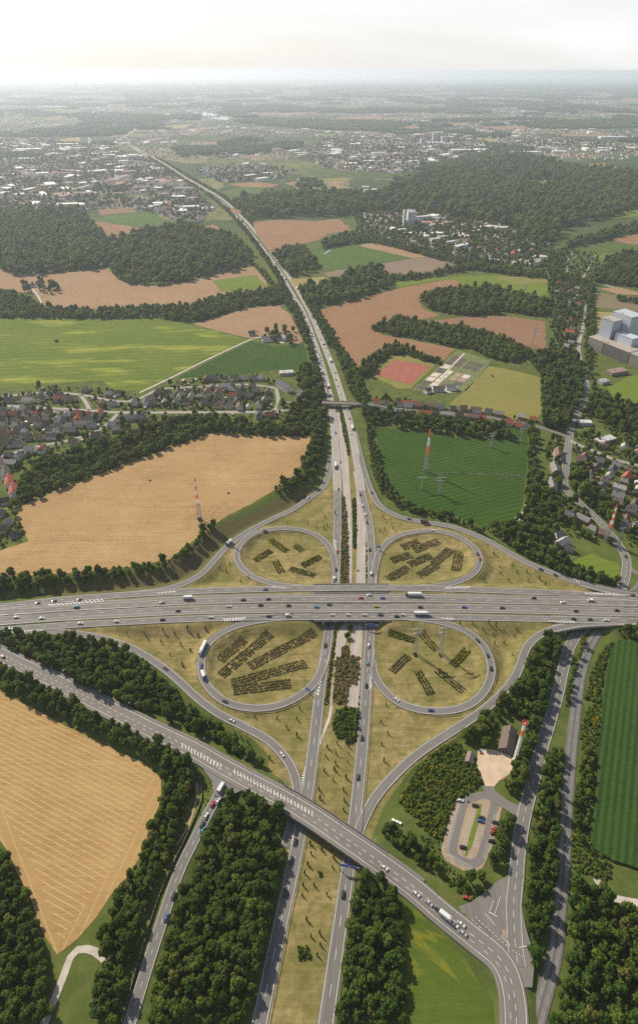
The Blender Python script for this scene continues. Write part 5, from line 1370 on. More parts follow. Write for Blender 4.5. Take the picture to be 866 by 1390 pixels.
# ------------------------------------------------------------------ larger buildings
def building(name, label, base, L, W, hgt, rz, wallc, roofc, cat='building', cols=6, rows=3, flat=True, pitch=20):
    q = PG(*base) if base[1] > 330 else P(*base)
    h = house_parts(L, W, hgt, pitch, 0, flat)
    root = empty(name, q, rz, label, cat)
    w = link('wall', h['wall'], root); w.color = (*wallc, 1)
    r = link('roof', h['roof'], root); r.color = (*roofc, 1)
    for s in (-1, 1):
        for k in range(cols):
            for j in range(rows):
                o = link('window', WIN, root, (-L / 2 + (k + .5) * L / cols, s * W / 2, 1.0 + j * (hgt - 1) / max(1, rows)), 0 if s > 0 else math.pi)
                o.scale = (L / cols * .42, 1, min(1.5, (hgt / max(1, rows)) * .36))
    HOUSES.append((q[0], q[1], max(L, W) * .5)); return root
WHT, GRY, BLU = (.66, .65, .62), (.36, .35, .34), (.42, .47, .52)
building('apartment_tower', 'tall white apartment tower at the edge of the great forest', (557, 307), 30, 18, 46, .3, WHT, GRY, cols=6, rows=12)
building('apartment_tower', 'slim white stair tower beside the tall apartment tower', (548, 308), 9, 9, 54, .3, WHT, GRY, cols=2, rows=14)
for k, (b, L, W, h_, rz, lab) in enumerate([((572, 301), 52, 14, 18, .5, 'long white flat block nearest the forest'), ((566, 304), 30, 14, 24, .5, 'white flat block behind the apartment tower'), ((588, 320), 60, 18, 9, .15, 'long low white hall in the housing estate'), ((592, 310), 44, 14, 14, .2, 'white flat block right of the apartment tower'),
                                  ((610, 306), 44, 16, 12, .7, 'pale stepped block below the forest edge'), ((590, 330), 34, 14, 14, .4, 'cream flat block behind the tree row'), ((577, 326), 26, 14, 14, .8, 'pale flat block with dark side behind the tree row'), ((610, 334), 36, 13, 14, .5, 'grey flat block behind the tree row'),
                                  ((625, 340), 54, 14, 16, .75, 'long slanting white flat block behind the tree row'), ((600, 324), 30, 16, 8, .2, 'small white pavilion in the housing estate'), ((613, 323), 26, 14, 9, .3, 'small pale pavilion in the estate'), ((645, 318), 34, 14, 12, .6, 'pale flat block by the oak clump'),
                                  ((556, 322), 40, 14, 14, .2, 'white flat block at the left end of the estate'), ((545, 318), 30, 14, 16, .6, 'grey-white block beside the apartment towers'), ((662, 311), 60, 20, 10, .3, 'wide white school building at the forest edge'), ((680, 312), 50, 24, 9, .2, 'wide pale hall at the forest edge'),
                                  ((668, 356), 34, 14, 8, .0, 'brick hall with flat pale roof beside the lawn'), ((730, 352), 44, 22, 9, .0, 'grey flat commercial building by the crossroads'), ((725, 362), 30, 14, 7, .1, 'low pale workshop by the crossroads'),
                                  ((503, 263), 60, 30, 18, .1, 'white flat-roofed institute by the bright meadow'), ((472, 262), 70, 26, 14, .0, 'grey institute block behind the bright meadow'), ((496, 262), 30, 24, 26, .1, 'taller white institute wing by the bright meadow')]):
    building('flat_block', lab, b, L, W, h_, rz, WHT if k % 3 else (.58, .55, .48), (.50, .49, .47) if k % 2 else WHT, cols=max(3, int(L / 7)), rows=max(1, int(h_ / 4)))
building('village_school', 'long white two-storey school with dark roof beside the motorway wood', (386, 528), 34, 11, 8, -.95, WHT, (.12, .12, .125), cols=9, rows=2, flat=False, pitch=25)
building('village_school', 'second long white school wing with dark roof nearer the motorway', (413, 539), 30, 10, 7, -.95, WHT, (.12, .12, .125), cols=8, rows=2, flat=False, pitch=25)
building('village_hall', 'low pale flat-roofed hall beside the school', (389, 508), 24, 12, 5, .15, (.5, .49, .47), (.42, .41, .40), cols=7, rows=1)
building('warehouse', 'long grey-roofed brick warehouse in the right-hand settlement', (820, 600), 30, 12, 5.5, .42, (.30, .17, .12), (.45, .44, .43), cols=7, rows=1)
building('warehouse', 'flat white workshop beside the village road', (792, 576), 20, 9, 5, -.1, WHT, (.55, .55, .54), cols=5, rows=1)
building('warehouse', 'brown flat-roofed hall in front of the big works', (836, 507), 34, 16, 6, .35, (.22, .16, .13), (.26, .17, .14), cols=6, rows=1)
building('warehouse', 'grey shed on the gravel yard by the works', (818, 520), 16, 12, 5, .4, GRY, (.34, .32, .30), cols=4, rows=1)
for a, b, wc, rc in ((9, 646, 0, 0), (14, 657, 0, 3), (20, 669, 0, 3), (4, 634, 1, 4)):
    q = PG(a, b); house(q[0], q[1], 1.95, 5, wc, rc, 'at the left end of the village', 'terraces at the left end of the village')
for a, b, wc, rc, fm in ((4, 700, 2, 2, 4), (14, 712, 0, 5, 4), (5, 722, 1, 1, 0), (22, 728, 5, 0, 4), (8, 684, 0, 4, 0)):
    q = PG(a, b); house(q[0], q[1], .3, fm, wc, rc, 'at the corner of the stubble field', 'garden houses at the stubble field')
building('row_of_terraces', 'terraced row with red tiled roof in the street behind the dark field', (556, 551), 30, 9, 6, -.16, (.55, .5, .44), (.38, .10, .06), cols=8, rows=2, flat=False, pitch=38)
# the big works at the right edge: broad hall with two stepped towers
def prism(pts, z0, z1, mb, m=0):
    n = len(pts); v = [(p[0], p[1], z0) for p in pts] + [(p[0], p[1], z1) for p in pts]
    f = [tuple(range(n))[::-1], tuple(range(n, 2 * n))] + [(i, (i + 1) % n, n + (i + 1) % n, n + i) for i in range(n)]
    mb.add(v, f, m)
A_, B_ = PG(815, 480)[:2], PG(849, 494)[:2]
dirx = (B_ - A_) / np.linalg.norm(B_ - A_); diry = np.array([-dirx[1], dirx[0]])
if diry[1] < 0: diry = -diry
root = empty('works', (*A_, 0), math.atan2(dirx[1], dirx[0]), 'large grey industrial works with stepped pale towers beside the avenue', 'factory')
LW = np.linalg.norm(B_ - A_)
def wk(name, x0, x1, y0, y1, z0, z1, col, rc):
    mb = MB(); mb.box(x0, x1, y0, y1, z0, z1); o = mb.build(name, [M['metal_roof']], root); o.color = (*col, 1)
    mb = MB(); mb.box(x0 - .4, x1 + .4, y0 - .4, y1 + .4, z1 + .01, z1 + 1.0); mb.box(x0 + (x1 - x0) * .3, x0 + (x1 - x0) * .45, y0 + 2, y0 + 5, z1 + 1.0, z1 + 2.5)
    r_ = mb.build('roof', [M['metal_roof']], o); r_.color = (*rc, 1)
wk('main_hall', -34, LW, 0, 80, -1, 21, (.25, .22, .20), (.36, .31, .27))
wk('front_wing', LW + .1, LW + 60, 1, 50, -1, 20, (.22, .20, .18), (.33, .30, .28))
wk('tower', -31, -5, 20, 44, 22, 55, (.40, .44, .49), (.36, .33, .30))
wk('tower', -31, 10, 47, 78, 22, 63, (.44, .49, .55), (.42, .45, .48))
wk('annexe', 2, LW * .7, 24, 44, 22, 36, (.46, .51, .57), (.48, .52, .56))
mb = MB()
for k in range(22): mb.box(k * LW / 22 + .2, k * LW / 22 + .55, -.35, -.02, -1, 20.9)
o = mb.build('facade_ribs', [M['concrete_dark']], root); o['kind'] = 'stuff'
for k in range(5):
    mb = MB(); mb.cyl((-8 - 5 * (k % 2), 30 + k * 6, -.5), 2.4, 11 + k % 2 * 3, 14); mb.cyl((-8 - 5 * (k % 2), 30 + k * 6, 10.5 + k % 2 * 3), 2.4, 1.3, 14, r2=.4); mb.build('silo', [M['white']], root)
# yard buildings by the mast
q = (PG(676, 1019) + PG(694, 1026)) / 2; q2 = PG(691, 993)
d = q2 - q; L_ = np.linalg.norm(d[:2]); c_ = (q + q2) / 2
h = house_parts(L_ * 1.0, 10.5, 3.6, 36)
root = empty('barn', (c_[0], c_[1], 0), math.atan2(d[1], d[0]), 'large brown-roofed barn at the dusty yard beside the mast', 'barn')
o = link('wall', h['wall'], root); o.color = (.13, .10, .085, 1); o = link('roof', h['roof'], root); o.color = (.155, .12, .105, 1); link('chimney', h['chimney'], o)
for s in (-1, 1):
    for k in range(4): link('window', WIN, root, (-L_ / 2 + (k + .5) * L_ / 4, s * 5.25, 1.0), 0 if s > 0 else math.pi)
o = link('door', DOOR, root, (-L_ / 2 - .02, 0, 0), -math.pi / 2); o.scale = (3, 1, 1.4)
q = PG(637, 1031); h = house_parts(8.5, 5.2, 2.4, 34)
root = empty('shed', (q[0], q[1], 0), ang((637, 1037), (642, 1020)), 'small grey-brown shed at the left of the dusty yard', 'shed')
o = link('wall', h['wall'], root); o.color = (.16, .13, .11, 1); o = link('roof', h['roof'], root); o.color = (.21, .175, .155, 1)
link('door', DOOR, root, (0, -2.62, 0), math.pi)
for s in (-2.4, 2.4): link('window', WIN, root, (s, -2.62, .8), math.pi)

# trees and shrubs in the gardens
_hx = np.array([(a, b) for a, b, _ in HOUSES])
def garden(label, px, sp, rad, seed, far=False):
    p = fill(wpoly(px), sp, seed=seed)
    p = np.array([q for q in p if np.hypot(_hx[:, 0] - q[0], _hx[:, 1] - q[1]).min() > 7.5 + rad * .3 and clear_of(q, _st, 4.5)])
    if not far: p = off_road(p, 2)
    g = np.random.default_rng(seed)
    z = gzs(p) if not far else np.zeros(len(p))
    r = rad * g.choice([.35, .45, .6, 1.0, 1.3], len(p)) * g.uniform(.8, 1.15, len(p))
    scatter('garden_trees', np.column_stack([p, z - .1]), r, T_FAR if far else T_WOOD, 'far' if far else 'wood', [1, 1, 1, 1, 1, 1, 2.4, .3] if far else [1, 1, 1, 1, 1, 1, 2.4, .3], label, 'trees', seed)
garden('green trees and shrubs in the gardens of the village', V1, 8.5, 3.3, 61)
garden('trees in the gardens at the left corner of the stubble field', [(-20, 660), (20, 690), (38, 732), (0, 746), (-20, 748)], 7.5, 3.2, 72)
garden('green trees and shrubs in the gardens of the right-hand settlement', [(740, 600), (775, 585), (880, 600), (880, 745), (850, 745), (770, 730), (745, 690)], 8.0, 3.4, 62)
garden('trees in the gardens behind the dark green field', [(494, 538), (560, 545), (735, 574), (735, 584), (690, 584), (560, 566), (496, 562)], 9, 3.0, 63)
garden('trees between the houses by the works', [(742, 378), (795, 386), (792, 440), (785, 495), (745, 495), (745, 420)], 10, 4.2, 64)
garden('trees around the lonely farm', [(30, 383), (75, 380), (82, 398), (60, 402), (34, 398)], 12, 5, 65)
garden('trees around the farm by the dark green crop', [(335, 452), (400, 448), (408, 462), (395, 470), (350, 462)], 16, 4.4, 66)
garden('trees in the allotment gardens', [(764, 338), (815, 345), (808, 375), (770, 378)], 13, 3.6, 67, True)
garden('trees of the housing estate', [(480, 288), (545, 286), (600, 296), (690, 306), (740, 322), (742, 365), (690, 366), (610, 350), (540, 333), (484, 318)], 15, 6.0, 68, True)
garden('rough trees on the strip between the settlement and the slip road', [(700, 735), (745, 740), (770, 765), (745, 772), (712, 758)], 8, 3.0, 69)
garden('trees around the gravel yard by the works', [(770, 490), (800, 500), (812, 540), (800, 575), (776, 580)], 9, 4.2, 70)
garden('trees below the gravel yard', [(800, 560), (880, 552), (880, 610), (830, 592), (806, 572)], 9, 4.2, 71)

# garden sheds, too small to show parts
mb = MB(); mb.box(-1.6, 1.6, -1.2, 1.2, -.3, 2.1, 0); mb.add([(-1.8, -1.4, 2.05), (1.8, -1.4, 2.05), (1.8, 1.4, 2.45), (-1.8, 1.4, 2.45), (-1.8, -1.4, 2.2), (1.8, -1.4, 2.2), (1.8, 1.4, 2.6), (-1.8, 1.4, 2.6)], [(3, 2, 1, 0), (4, 5, 6, 7), (0, 1, 5, 4), (1, 2, 6, 5), (2, 3, 7, 6), (3, 0, 4, 7)], 0)
SHED = mb.mesh('garden_shed', [M['wall']])
for px, n, where in ((V1, 75, 'in the village gardens'), (V2, 40, 'in the gardens of the right-hand settlement'), ([(764, 340), (812, 346), (806, 374), (770, 377)], 40, 'in the allotment gardens'), ([(530, 562), (600, 570), (690, 582), (690, 588), (600, 580), (530, 572)], 12, 'in the gardens behind the green field')):
    poly = wpoly(px); lo, hi = poly.min(0), poly.max(0); k = 0; tries = 0
    while k < n and tries < 4000:
        tries += 1
        p = rng.uniform(lo, hi)
        if sd_poly(p[None], poly)[0] > -3 or np.hypot(_hx[:, 0] - p[0], _hx[:, 1] - p[1]).min() < 9 or not clear_of(p, _st, 6) or (p[1] < 1500 and len(off_road(p[None], 5)) == 0): continue
        nm_, cl = [('white', (.68, .67, .64)), ('brown', (.16, .10, .07)), ('grey', (.34, .33, .32)), ('red-brown', (.30, .12, .08)), ('pale', (.52, .48, .42))][rng.integers(5)]
        o = link('garden_shed', SHED, None, (p[0], p[1], gz(*p) if p[1] < 1100 else 0), rng.uniform(0, 3)); o.color = (*cl, 1); s_ = rng.uniform(.8, 1.5); o.scale = (s_, s_, s_)
        tag(o, 'small %s garden shed %s' % (nm_, where), 'shed', 'garden sheds ' + where); k += 1

# ------------------------------------------------------------------ young trees on the interchange grass
def zmap(z, pts):       # coordinates read off an enlarged view: (x0, y0, scale) -> photograph pixels
    x0, y0, s = z
    return [(x0 + a / s, y0 + b / s) for a, b in pts]
S3 = 866 / 290
Z1, Z2, Z3, Z4, Z5, Z7 = (0, 780, S3), (240, 640, S3), (480, 640, S3), (230, 840, S3), (470, 840, S3), (330, 1020, S3)
YC, YT = [], []
for k in range(4):
    v, f = crown_geo(600 + k, .75, 3.4, .55, 6, 90, .22, 'cone')
    YC.append(mk_mesh('crown', v, f, [M['leaf']])); mb = MB(); mb.cyl((0, 0, -.2), .09, 1.6, 6, r2=.05); YT.append(mb.mesh('trunk', [M['bark']]))
YOUNG = [
 ('between the near slip road and the hedge-row loop', zmap(Z4, [(345, 398), (437, 405), (527, 365), (517, 410), (475, 443), (517, 475), (290, 484), (318, 503), (407, 568), (75, 40), (148, 40), (85, 130), (55, 195), (20, 60), (120, 70)]) + zmap(Z1, [(515, 240), (590, 246), (655, 276), (660, 226), (710, 243), (760, 223), (833, 222), (800, 247), (690, 326), (740, 366), (775, 312), (735, 288)])),
 ('in rows on the median behind the slanting bridge', zmap(Z4, [(640, 524), (680, 509), (722, 516), (725, 549), (675, 549), (633, 559), (672, 589), (722, 584), (627, 619), (668, 614), (663, 655), (715, 645), (705, 695), (605, 694), (610, 729), (708, 740), (705, 775), (685, 480)])),
 ('on the median on this side of the slanting bridge', zmap(Z7, [(272, 375), (318, 400), (275, 415), (262, 460), (367, 434), (362, 470), (250, 495), (243, 545), (287, 545), (338, 580), (240, 585), (258, 684), (275, 750), (310, 740), (312, 785), (300, 825)])),
 ('between the northbound lanes and the mast slip road', zmap(Z5, [(160, 350), (140, 420), (167, 466), (143, 510), (152, 577)])),
 ('between the pylon loop and the curved bridge', zmap(Z3, [(480, 616), (522, 642), (575, 626), (607, 646), (660, 642), (565, 666), (608, 696), (650, 672), (570, 701), (640, 745), (430, 622), (545, 616)])),
 ('right of the loop with rust beds', zmap(Z3, [(525, 441), (565, 336), (590, 386), (595, 416), (640, 381), (660, 411), (625, 446), (705, 446), (750, 436), (775, 461), (700, 410)])),
 ('left of the loop with rust beds', zmap(Z3, [(120, 190), (130, 210), (160, 235), (190, 216), (125, 236), (105, 246)])),
 ('around the loop under the stubble field', zmap(Z2, [(447, 212), (530, 212), (600, 187), (610, 222), (595, 232), (565, 228), (640, 170), (260, 447), (200, 407), (215, 377), (175, 392), (290, 430)])),
]
for where, pts in YOUNG:
    for a, b in pts:
        q = PG(a, b); k = random.randrange(4); s = random.uniform(.9, 1.5)
        root = empty('young_tree', q, random.uniform(0, 6), 'slim dark green young tree ' + where, 'tree', 'young trees ' + where); root.scale = (s, s, s)
        link('trunk', YT[k], root); link('crown', YC[k], root)
# single bushes
for lab, (a, b), r, mt in (('round dark bush on the dry median nearer than the bridge', (434.5, 1186), 2.0, 0), ('bush at the foot of the left pylon inside the loop', (563, 889), 2.3, 0), ('bush at the foot of the right pylon inside the loop', (597, 890), 1.8, 0),
                           ('round bush at the foot of the orange mast in the stubble field', (271, 706), 3.0, 3), ('brown bush in the middle of the stubble field', (204, 653), 1.6, 4), ('brown bush in the stubble field nearer the motorway', (310, 670), 1.6, 4), ('lone dark bush on the yellow-green meadow', (668, 511), 2.5, 0),
                           ('dark clump of bushes in the bright green field', (77, 464), 4.5, 4), ('brown bush on the old concrete lanes behind the bridge', (485.5, 775), 1.3, 4), ('round tree on the field corner by the village street', (690, 573), 4.0, 0), ('round tree beside the village street at the meadow', (718, 578), 3.8, 0)):
    q = PG(a, b); o = link('bush', T_SHRUB[mt].data, None, q); o.scale = (r, r, r); tag(o, lab, 'bush')
# planted shrub beds inside the loops
def bed(label, group, a, b, rows, mt, mt2, gap=1.35):
    A, B = PG(*a), PG(*b); d = (B - A)[:2]; L = np.linalg.norm(d); d /= L; n = np.array([-d[1], d[0]])
    g = np.random.default_rng(int(a[0] * 7 + a[1]))
    V, Fc, mi = [], [], []; nb = 0
    k = 0
    for r_ in range(rows):
        for s in np.arange(0, L, gap):
            if g.uniform() < .08: continue
            p = A[:2] + d * (s + g.uniform(-.3, .3)) + n * ((r_ - (rows - 1) / 2) * 2.7 + g.uniform(-.3, .3))
            rr = g.uniform(.5, 1.0); v, f = ICO1
            nn = np.array([mnoise.noise(Vector(q * 2.3 + k)) for q in v]); k += 1
            w = v * (1 + .55 * nn[:, None]) * [rr, rr, rr * .6] + [p[0] - A[0], p[1] - A[1], gz(*p) - A[2] + rr * .5]
            lf = g.uniform() < .7 if mt2 else 0
            # a few leaf sprays over each shrub
            u = g.normal(size=(15, 3)); u[:, 2] = abs(u[:, 2]); u /= np.linalg.norm(u, axis=1)[:, None]
            V.append(w); Fc += [tuple(q + nb) for q in f]; mi += [0] * len(f); nb += len(w)
            for q in u:
                c = q * [rr, rr, rr] + [p[0] - A[0], p[1] - A[1], gz(*p) - A[2] + rr * .5]
                sz = .34 if mt2 == 'leaf_yellow' else .22; e = g.normal(size=3) * sz; e2 = g.normal(size=3) * sz
                V.append(np.array([c - e, c - e2, c + e, c + e2])); Fc.append((nb, nb + 1, nb + 2, nb + 3)); mi.append(1 if mt2 and lf and g.uniform() < .8 else 0); nb += 4
    o = link('shrub_bed', mk_mesh('shrub_bed', np.vstack(V), Fc, [M[mt], M[mt2 or mt]], midx=mi), None, A)
    return tag(o, label, 'shrub bed', group)
def beds(z, lst, label, group, mt, mt2, rows):
    for (a, b) in lst:
        (pa, pb) = zmap(z, [a, b]); bed(label, group, pa, pb, rows, mt, mt2)
beds(Z2, [((378, 275), (445, 325)), ((318, 360), (380, 322))], 'dark green shrub bed in the loop under the stubble field', 'beds in the loop under the stubble field', 'leaf_bed', 'leaf_yellow', 3)
beds(Z2, [((480, 300), (508, 322)), ((400, 365), (425, 412)), ((510, 382), (582, 345))], 'shrub bed dotted with yellow in the loop under the stubble field', 'yellow beds in the loop under the stubble field', 'leaf_bed', 'leaf_yellow', 3)
beds(Z2, [((460, 395), (560, 422))], 'long dark shrub bed on the bridge side of the loop under the stubble field', None, 'leaf_bed', None, 3)
beds(Z3, [((195, 308), (262, 285)), ((245, 320), (342, 282)), ((155, 362), (232, 337)), ((226, 378), (312, 340)), ((138, 435), (222, 390)), ((325, 372), (390, 316)), ((265, 422), (335, 378)), ((412, 402), (426, 325))], 'rust brown shrub bed in the loop beside the dark green field', 'rust beds in the loop by the dark green field', 'leaf_rust', 'leaf_bed', 4)
beds(Z4, [((205, 165), (305, 80)), ((210, 228), (405, 58)), ((325, 192), (590, 50)), ((255, 262), (550, 180)), ((262, 290), (490, 262))], 'long rust green hedge row in the loop with the white lorry', 'hedge rows in the loop with the white lorry', 'leaf_rust', 'leaf_dry', 4)
beds(Z5, [((172, 55), (278, 88)), ((430, 188), (488, 122)), ((290, 215), (342, 308))], 'yellow flowering shrub bed in the loop with the two pylons', 'yellow beds in the pylon loop', 'leaf_bed', 'leaf_yellow', 3)
beds(Z5, [((303, 55), (365, 128)), ((185, 212), (250, 148)), ((368, 210), (472, 294))], 'dark shrub bed in the loop with the two pylons', 'dark beds in the pylon loop', 'leaf_bed', 'leaf_rust', 3)

# ------------------------------------------------------------------ vehicles
def car_meshes():
    """body with bonnet and boot, glazed cabin with roof panel, wheel"""
    def loft(prof, w_low, w_top, zt):
        n = len(prof); v, f = [], []
        for s in (-1, 1):
            for x, z in prof: v.append((x, s * (w_low if z < zt else w_top), z))
        f.append(tuple(range(n))); f.append(tuple(range(2 * n - 1, n - 1, -1)))
        for i in range(n): j = (i + 1) % n; f.append((j, i, n + i, n + j))
        return v, f
    mb = MB()
    v, f = loft([(-2.2, .3), (-2.28, .62), (-2.15, .88), (-1.55, .98), (.85, .96), (2.0, .80), (2.26, .62), (2.26, .32), (1.9, .24), (-1.9, .24)], .90, .82, .75); mb.add(v, f)
    v, f = loft([(-1.3, 1.36), (.15, 1.38), (.25, 1.44), (-1.25, 1.43)], .66, .62, 1.4); mb.add(v, f)
    body = mb.mesh('body', [M['paint_car']])
    mb = MB(); v, f = loft([(-1.95, .93), (-1.35, 1.38), (.22, 1.40), (1.0, .93)], .80, .66, 1.2); mb.add(v, f)
    cabin = mb.mesh('cabin_glass', [M['glass']])
    mb = MB(); mb.cyl((0, -.11, 0), .33, .22, 12, 'y'); mb.cyl((0, -.125, 0), .18, .25, 10, 'y', 1)
    wheel = mb.mesh('wheel', [M['tyre'], M['steel']])
    mb = MB(); mb.box(-.03, .03, -.17, .17, -.07, .07); lamp = mb.mesh('headlight', [M['white']])
    mb = MB(); mb.box(-.03, .03, -.14, .14, -.08, .08); tail = mb.mesh('tail_light', [M['red']])
    return body, cabin, wheel, lamp, tail
CB, CG, CW, CL, CT = car_meshes()
mb = MB()
mb.add([(-2.5, -.95, .35), (2.4, -.95, .35), (2.4, .95, .35), (-2.5, .95, .35), (-2.5, -.95, 1.1), (2.4, -.95, .95), (2.4, .95, .95), (-2.5, .95, 1.1), (-2.45, -.88, 2.15), (1.0, -.85, 2.15), (1.0, .85, 2.15), (-2.45, .88, 2.15), (1.7, -.9, 1.15), (1.7, .9, 1.15)],
       [(3, 2, 1, 0), (0, 1, 5, 4), (1, 2, 6, 5), (2, 3, 7, 6), (3, 0, 4, 7), (4, 5, 12, 9, 8), (7, 11, 10, 13, 6), (4, 8, 11, 7), (8, 9, 10, 11), (9, 12, 13, 10), (5, 6, 13, 12)])
VB = mb.mesh('body', [M['paint_car']])
mb = MB(); mb.add([(1.04, -.8, 2.1), (1.04, .8, 2.1), (1.74, .82, 1.2), (1.74, -.82, 1.2)], [(0, 3, 2, 1)]); mb.box(-.2, .95, -.93, .93, 1.3, 1.9); VG = mb.mesh('cab_glass', [M['glass']])
CARC = {'white': (.62, .62, .61), 'silver': (.38, .39, .40), 'black': (.018, .018, .020), 'dark grey': (.055, .057, .062), 'blue': (.03, .09, .28), 'red': (.42, .03, .02), 'teal': (.03, .22, .24), 'yellow': (.60, .42, .04), 'green': (.03, .20, .08)}
def wheels(root, xs, y, z, sc=1.0):
    for x in xs:
        for s in (-1, 1):
            o = link('wheel', CW, root, (x, s * y, z)); o.scale = (sc, sc, sc)
def car(p, rz, colour, where, group, van=False, detail=True):
    root = empty('van' if van else 'car', p, rz, '%s %s %s' % (colour, 'van' if van else 'car', where), 'van' if van else 'car', group)
    b = link('body', VB if van else CB, root); b.color = (*CARC[colour], 1)
    link('cab_glass' if van else 'cabin_glass', VG if van else CG, root)
    if detail:
        wheels(root, (-1.55, 1.55) if van else (-1.38, 1.42), .82, .33)
        for s in (-1, 1):
            link('headlight', CL, root, (2.4 if van else 2.24, s * .62, .68)); link('tail_light', CT, root, (-2.5 if van else -2.24, s * .65, .75))
    root.scale = (1.12, 1.12, 1.12) if not van else (1.1, 1.1, 1.1)
    return root
mb = MB(); mb.box(4.9, 7.1, -1.22, 1.22, .55, 2.0, 0); mb.box(4.9, 6.95, -1.2, 1.2, 2.0, 3.3, 0, .12, .08); mb.box(5.0, 6.2, -1.0, 1.0, 3.3, 3.75, 0, .3, .15); TCAB = mb.mesh('cab', [M['paint_car']])
mb = MB(); mb.box(6.86, 7.12, -1.05, 1.05, 2.05, 3.0, 0); mb.box(5.6, 6.6, -1.235, 1.235, 2.1, 2.9, 0); TGL = mb.mesh('windscreen', [M['glass']])
mb = MB(); mb.box(-8.2, 4.6, -1.27, 1.27, 1.15, 3.95, 0); TBOX = mb.mesh('trailer', [M['paint_car']])
mb = MB(); mb.box(-8.25, 4.63, -1.29, 1.29, 1.05, 1.3, 0); mb.box(-8.27, -8.2, -1.2, 1.2, 1.3, 3.9, 0); TTRIM = mb.mesh('trim', [M['paint_car']])
mb = MB(); mb.box(-8.0, 6.8, -.5, .5, .75, 1.1, 0); TCH = mb.mesh('chassis', [M['steel_dark']])
def truck(p, rz, cabc, boxc, where, group, s=1.0, desc='lorry', trim=None):
    root = empty('lorry', p, rz, desc + ' ' + where, 'lorry', group)
    o = link('cab', TCAB, root); o.color = (*CARC[cabc], 1); link('windscreen', TGL, o)
    o = link('trailer', TBOX, root); o.color = (*CARC[boxc], 1)
    o2 = link('trim', TTRIM, o); o2.color = (*CARC[trim or 'silver'], 1)
    link('chassis', TCH, root)
    wheels(root, (-6.9, -5.6, -4.3, 2.6, 5.9), 1.05, .5, 1.5)
    root.scale = (s, 1.0, 1.0) if s != 1 else (1, 1, 1)
    return root
def on_road(rn, px, py):
    c = ROADS[rn]['c']
    uv = np.array([proj(q) for q in c]); k = int(np.argmin(np.hypot(uv[:, 0] - px, uv[:, 1] - py)))
    z = c[k, 2]; p = P(px, py, z + .5); t_, n_ = frame(c)
    off = float(np.clip((p - c[k]) @ n_[k], -ROADS[rn]['w'] / 2 + 1.3, ROADS[rn]['w'] / 2 - 1.3))
    q = c[k] + n_[k] * off; q[2] = z + .04
    return q, math.atan2(t_[k][1], t_[k][0])
WHERE = {'collector_road': 'on the far collector road of the east-west motorway', 'motorway': 'on the far lanes of the east-west motorway', 'motorway.001': 'on the near lanes of the east-west motorway', 'collector_road.001': 'on the near collector road of the east-west motorway',
         'motorway.002': 'on the southbound lanes of the north-south motorway', 'motorway.003': 'on the northbound lanes of the north-south motorway', 'slip_road': 'on the slip road under the stubble field', 'slip_road.001': 'on the slip road below the dark green field', 'slip_road.002': 'on the slip road beside the tree belt', 'slip_road.003': 'on the slip road beside the mast yard',
         'loop_road': 'on the loop under the stubble field', 'loop_road.001': 'on the loop with rust brown beds', 'loop_road.002': 'on the loop with long hedge rows', 'loop_road.003': 'on the loop with two pylons', 'main_road': 'on the slanting bridge road', 'side_road': 'on the side road', 'side_road.001': 'queuing on the side road by the noise wall'}
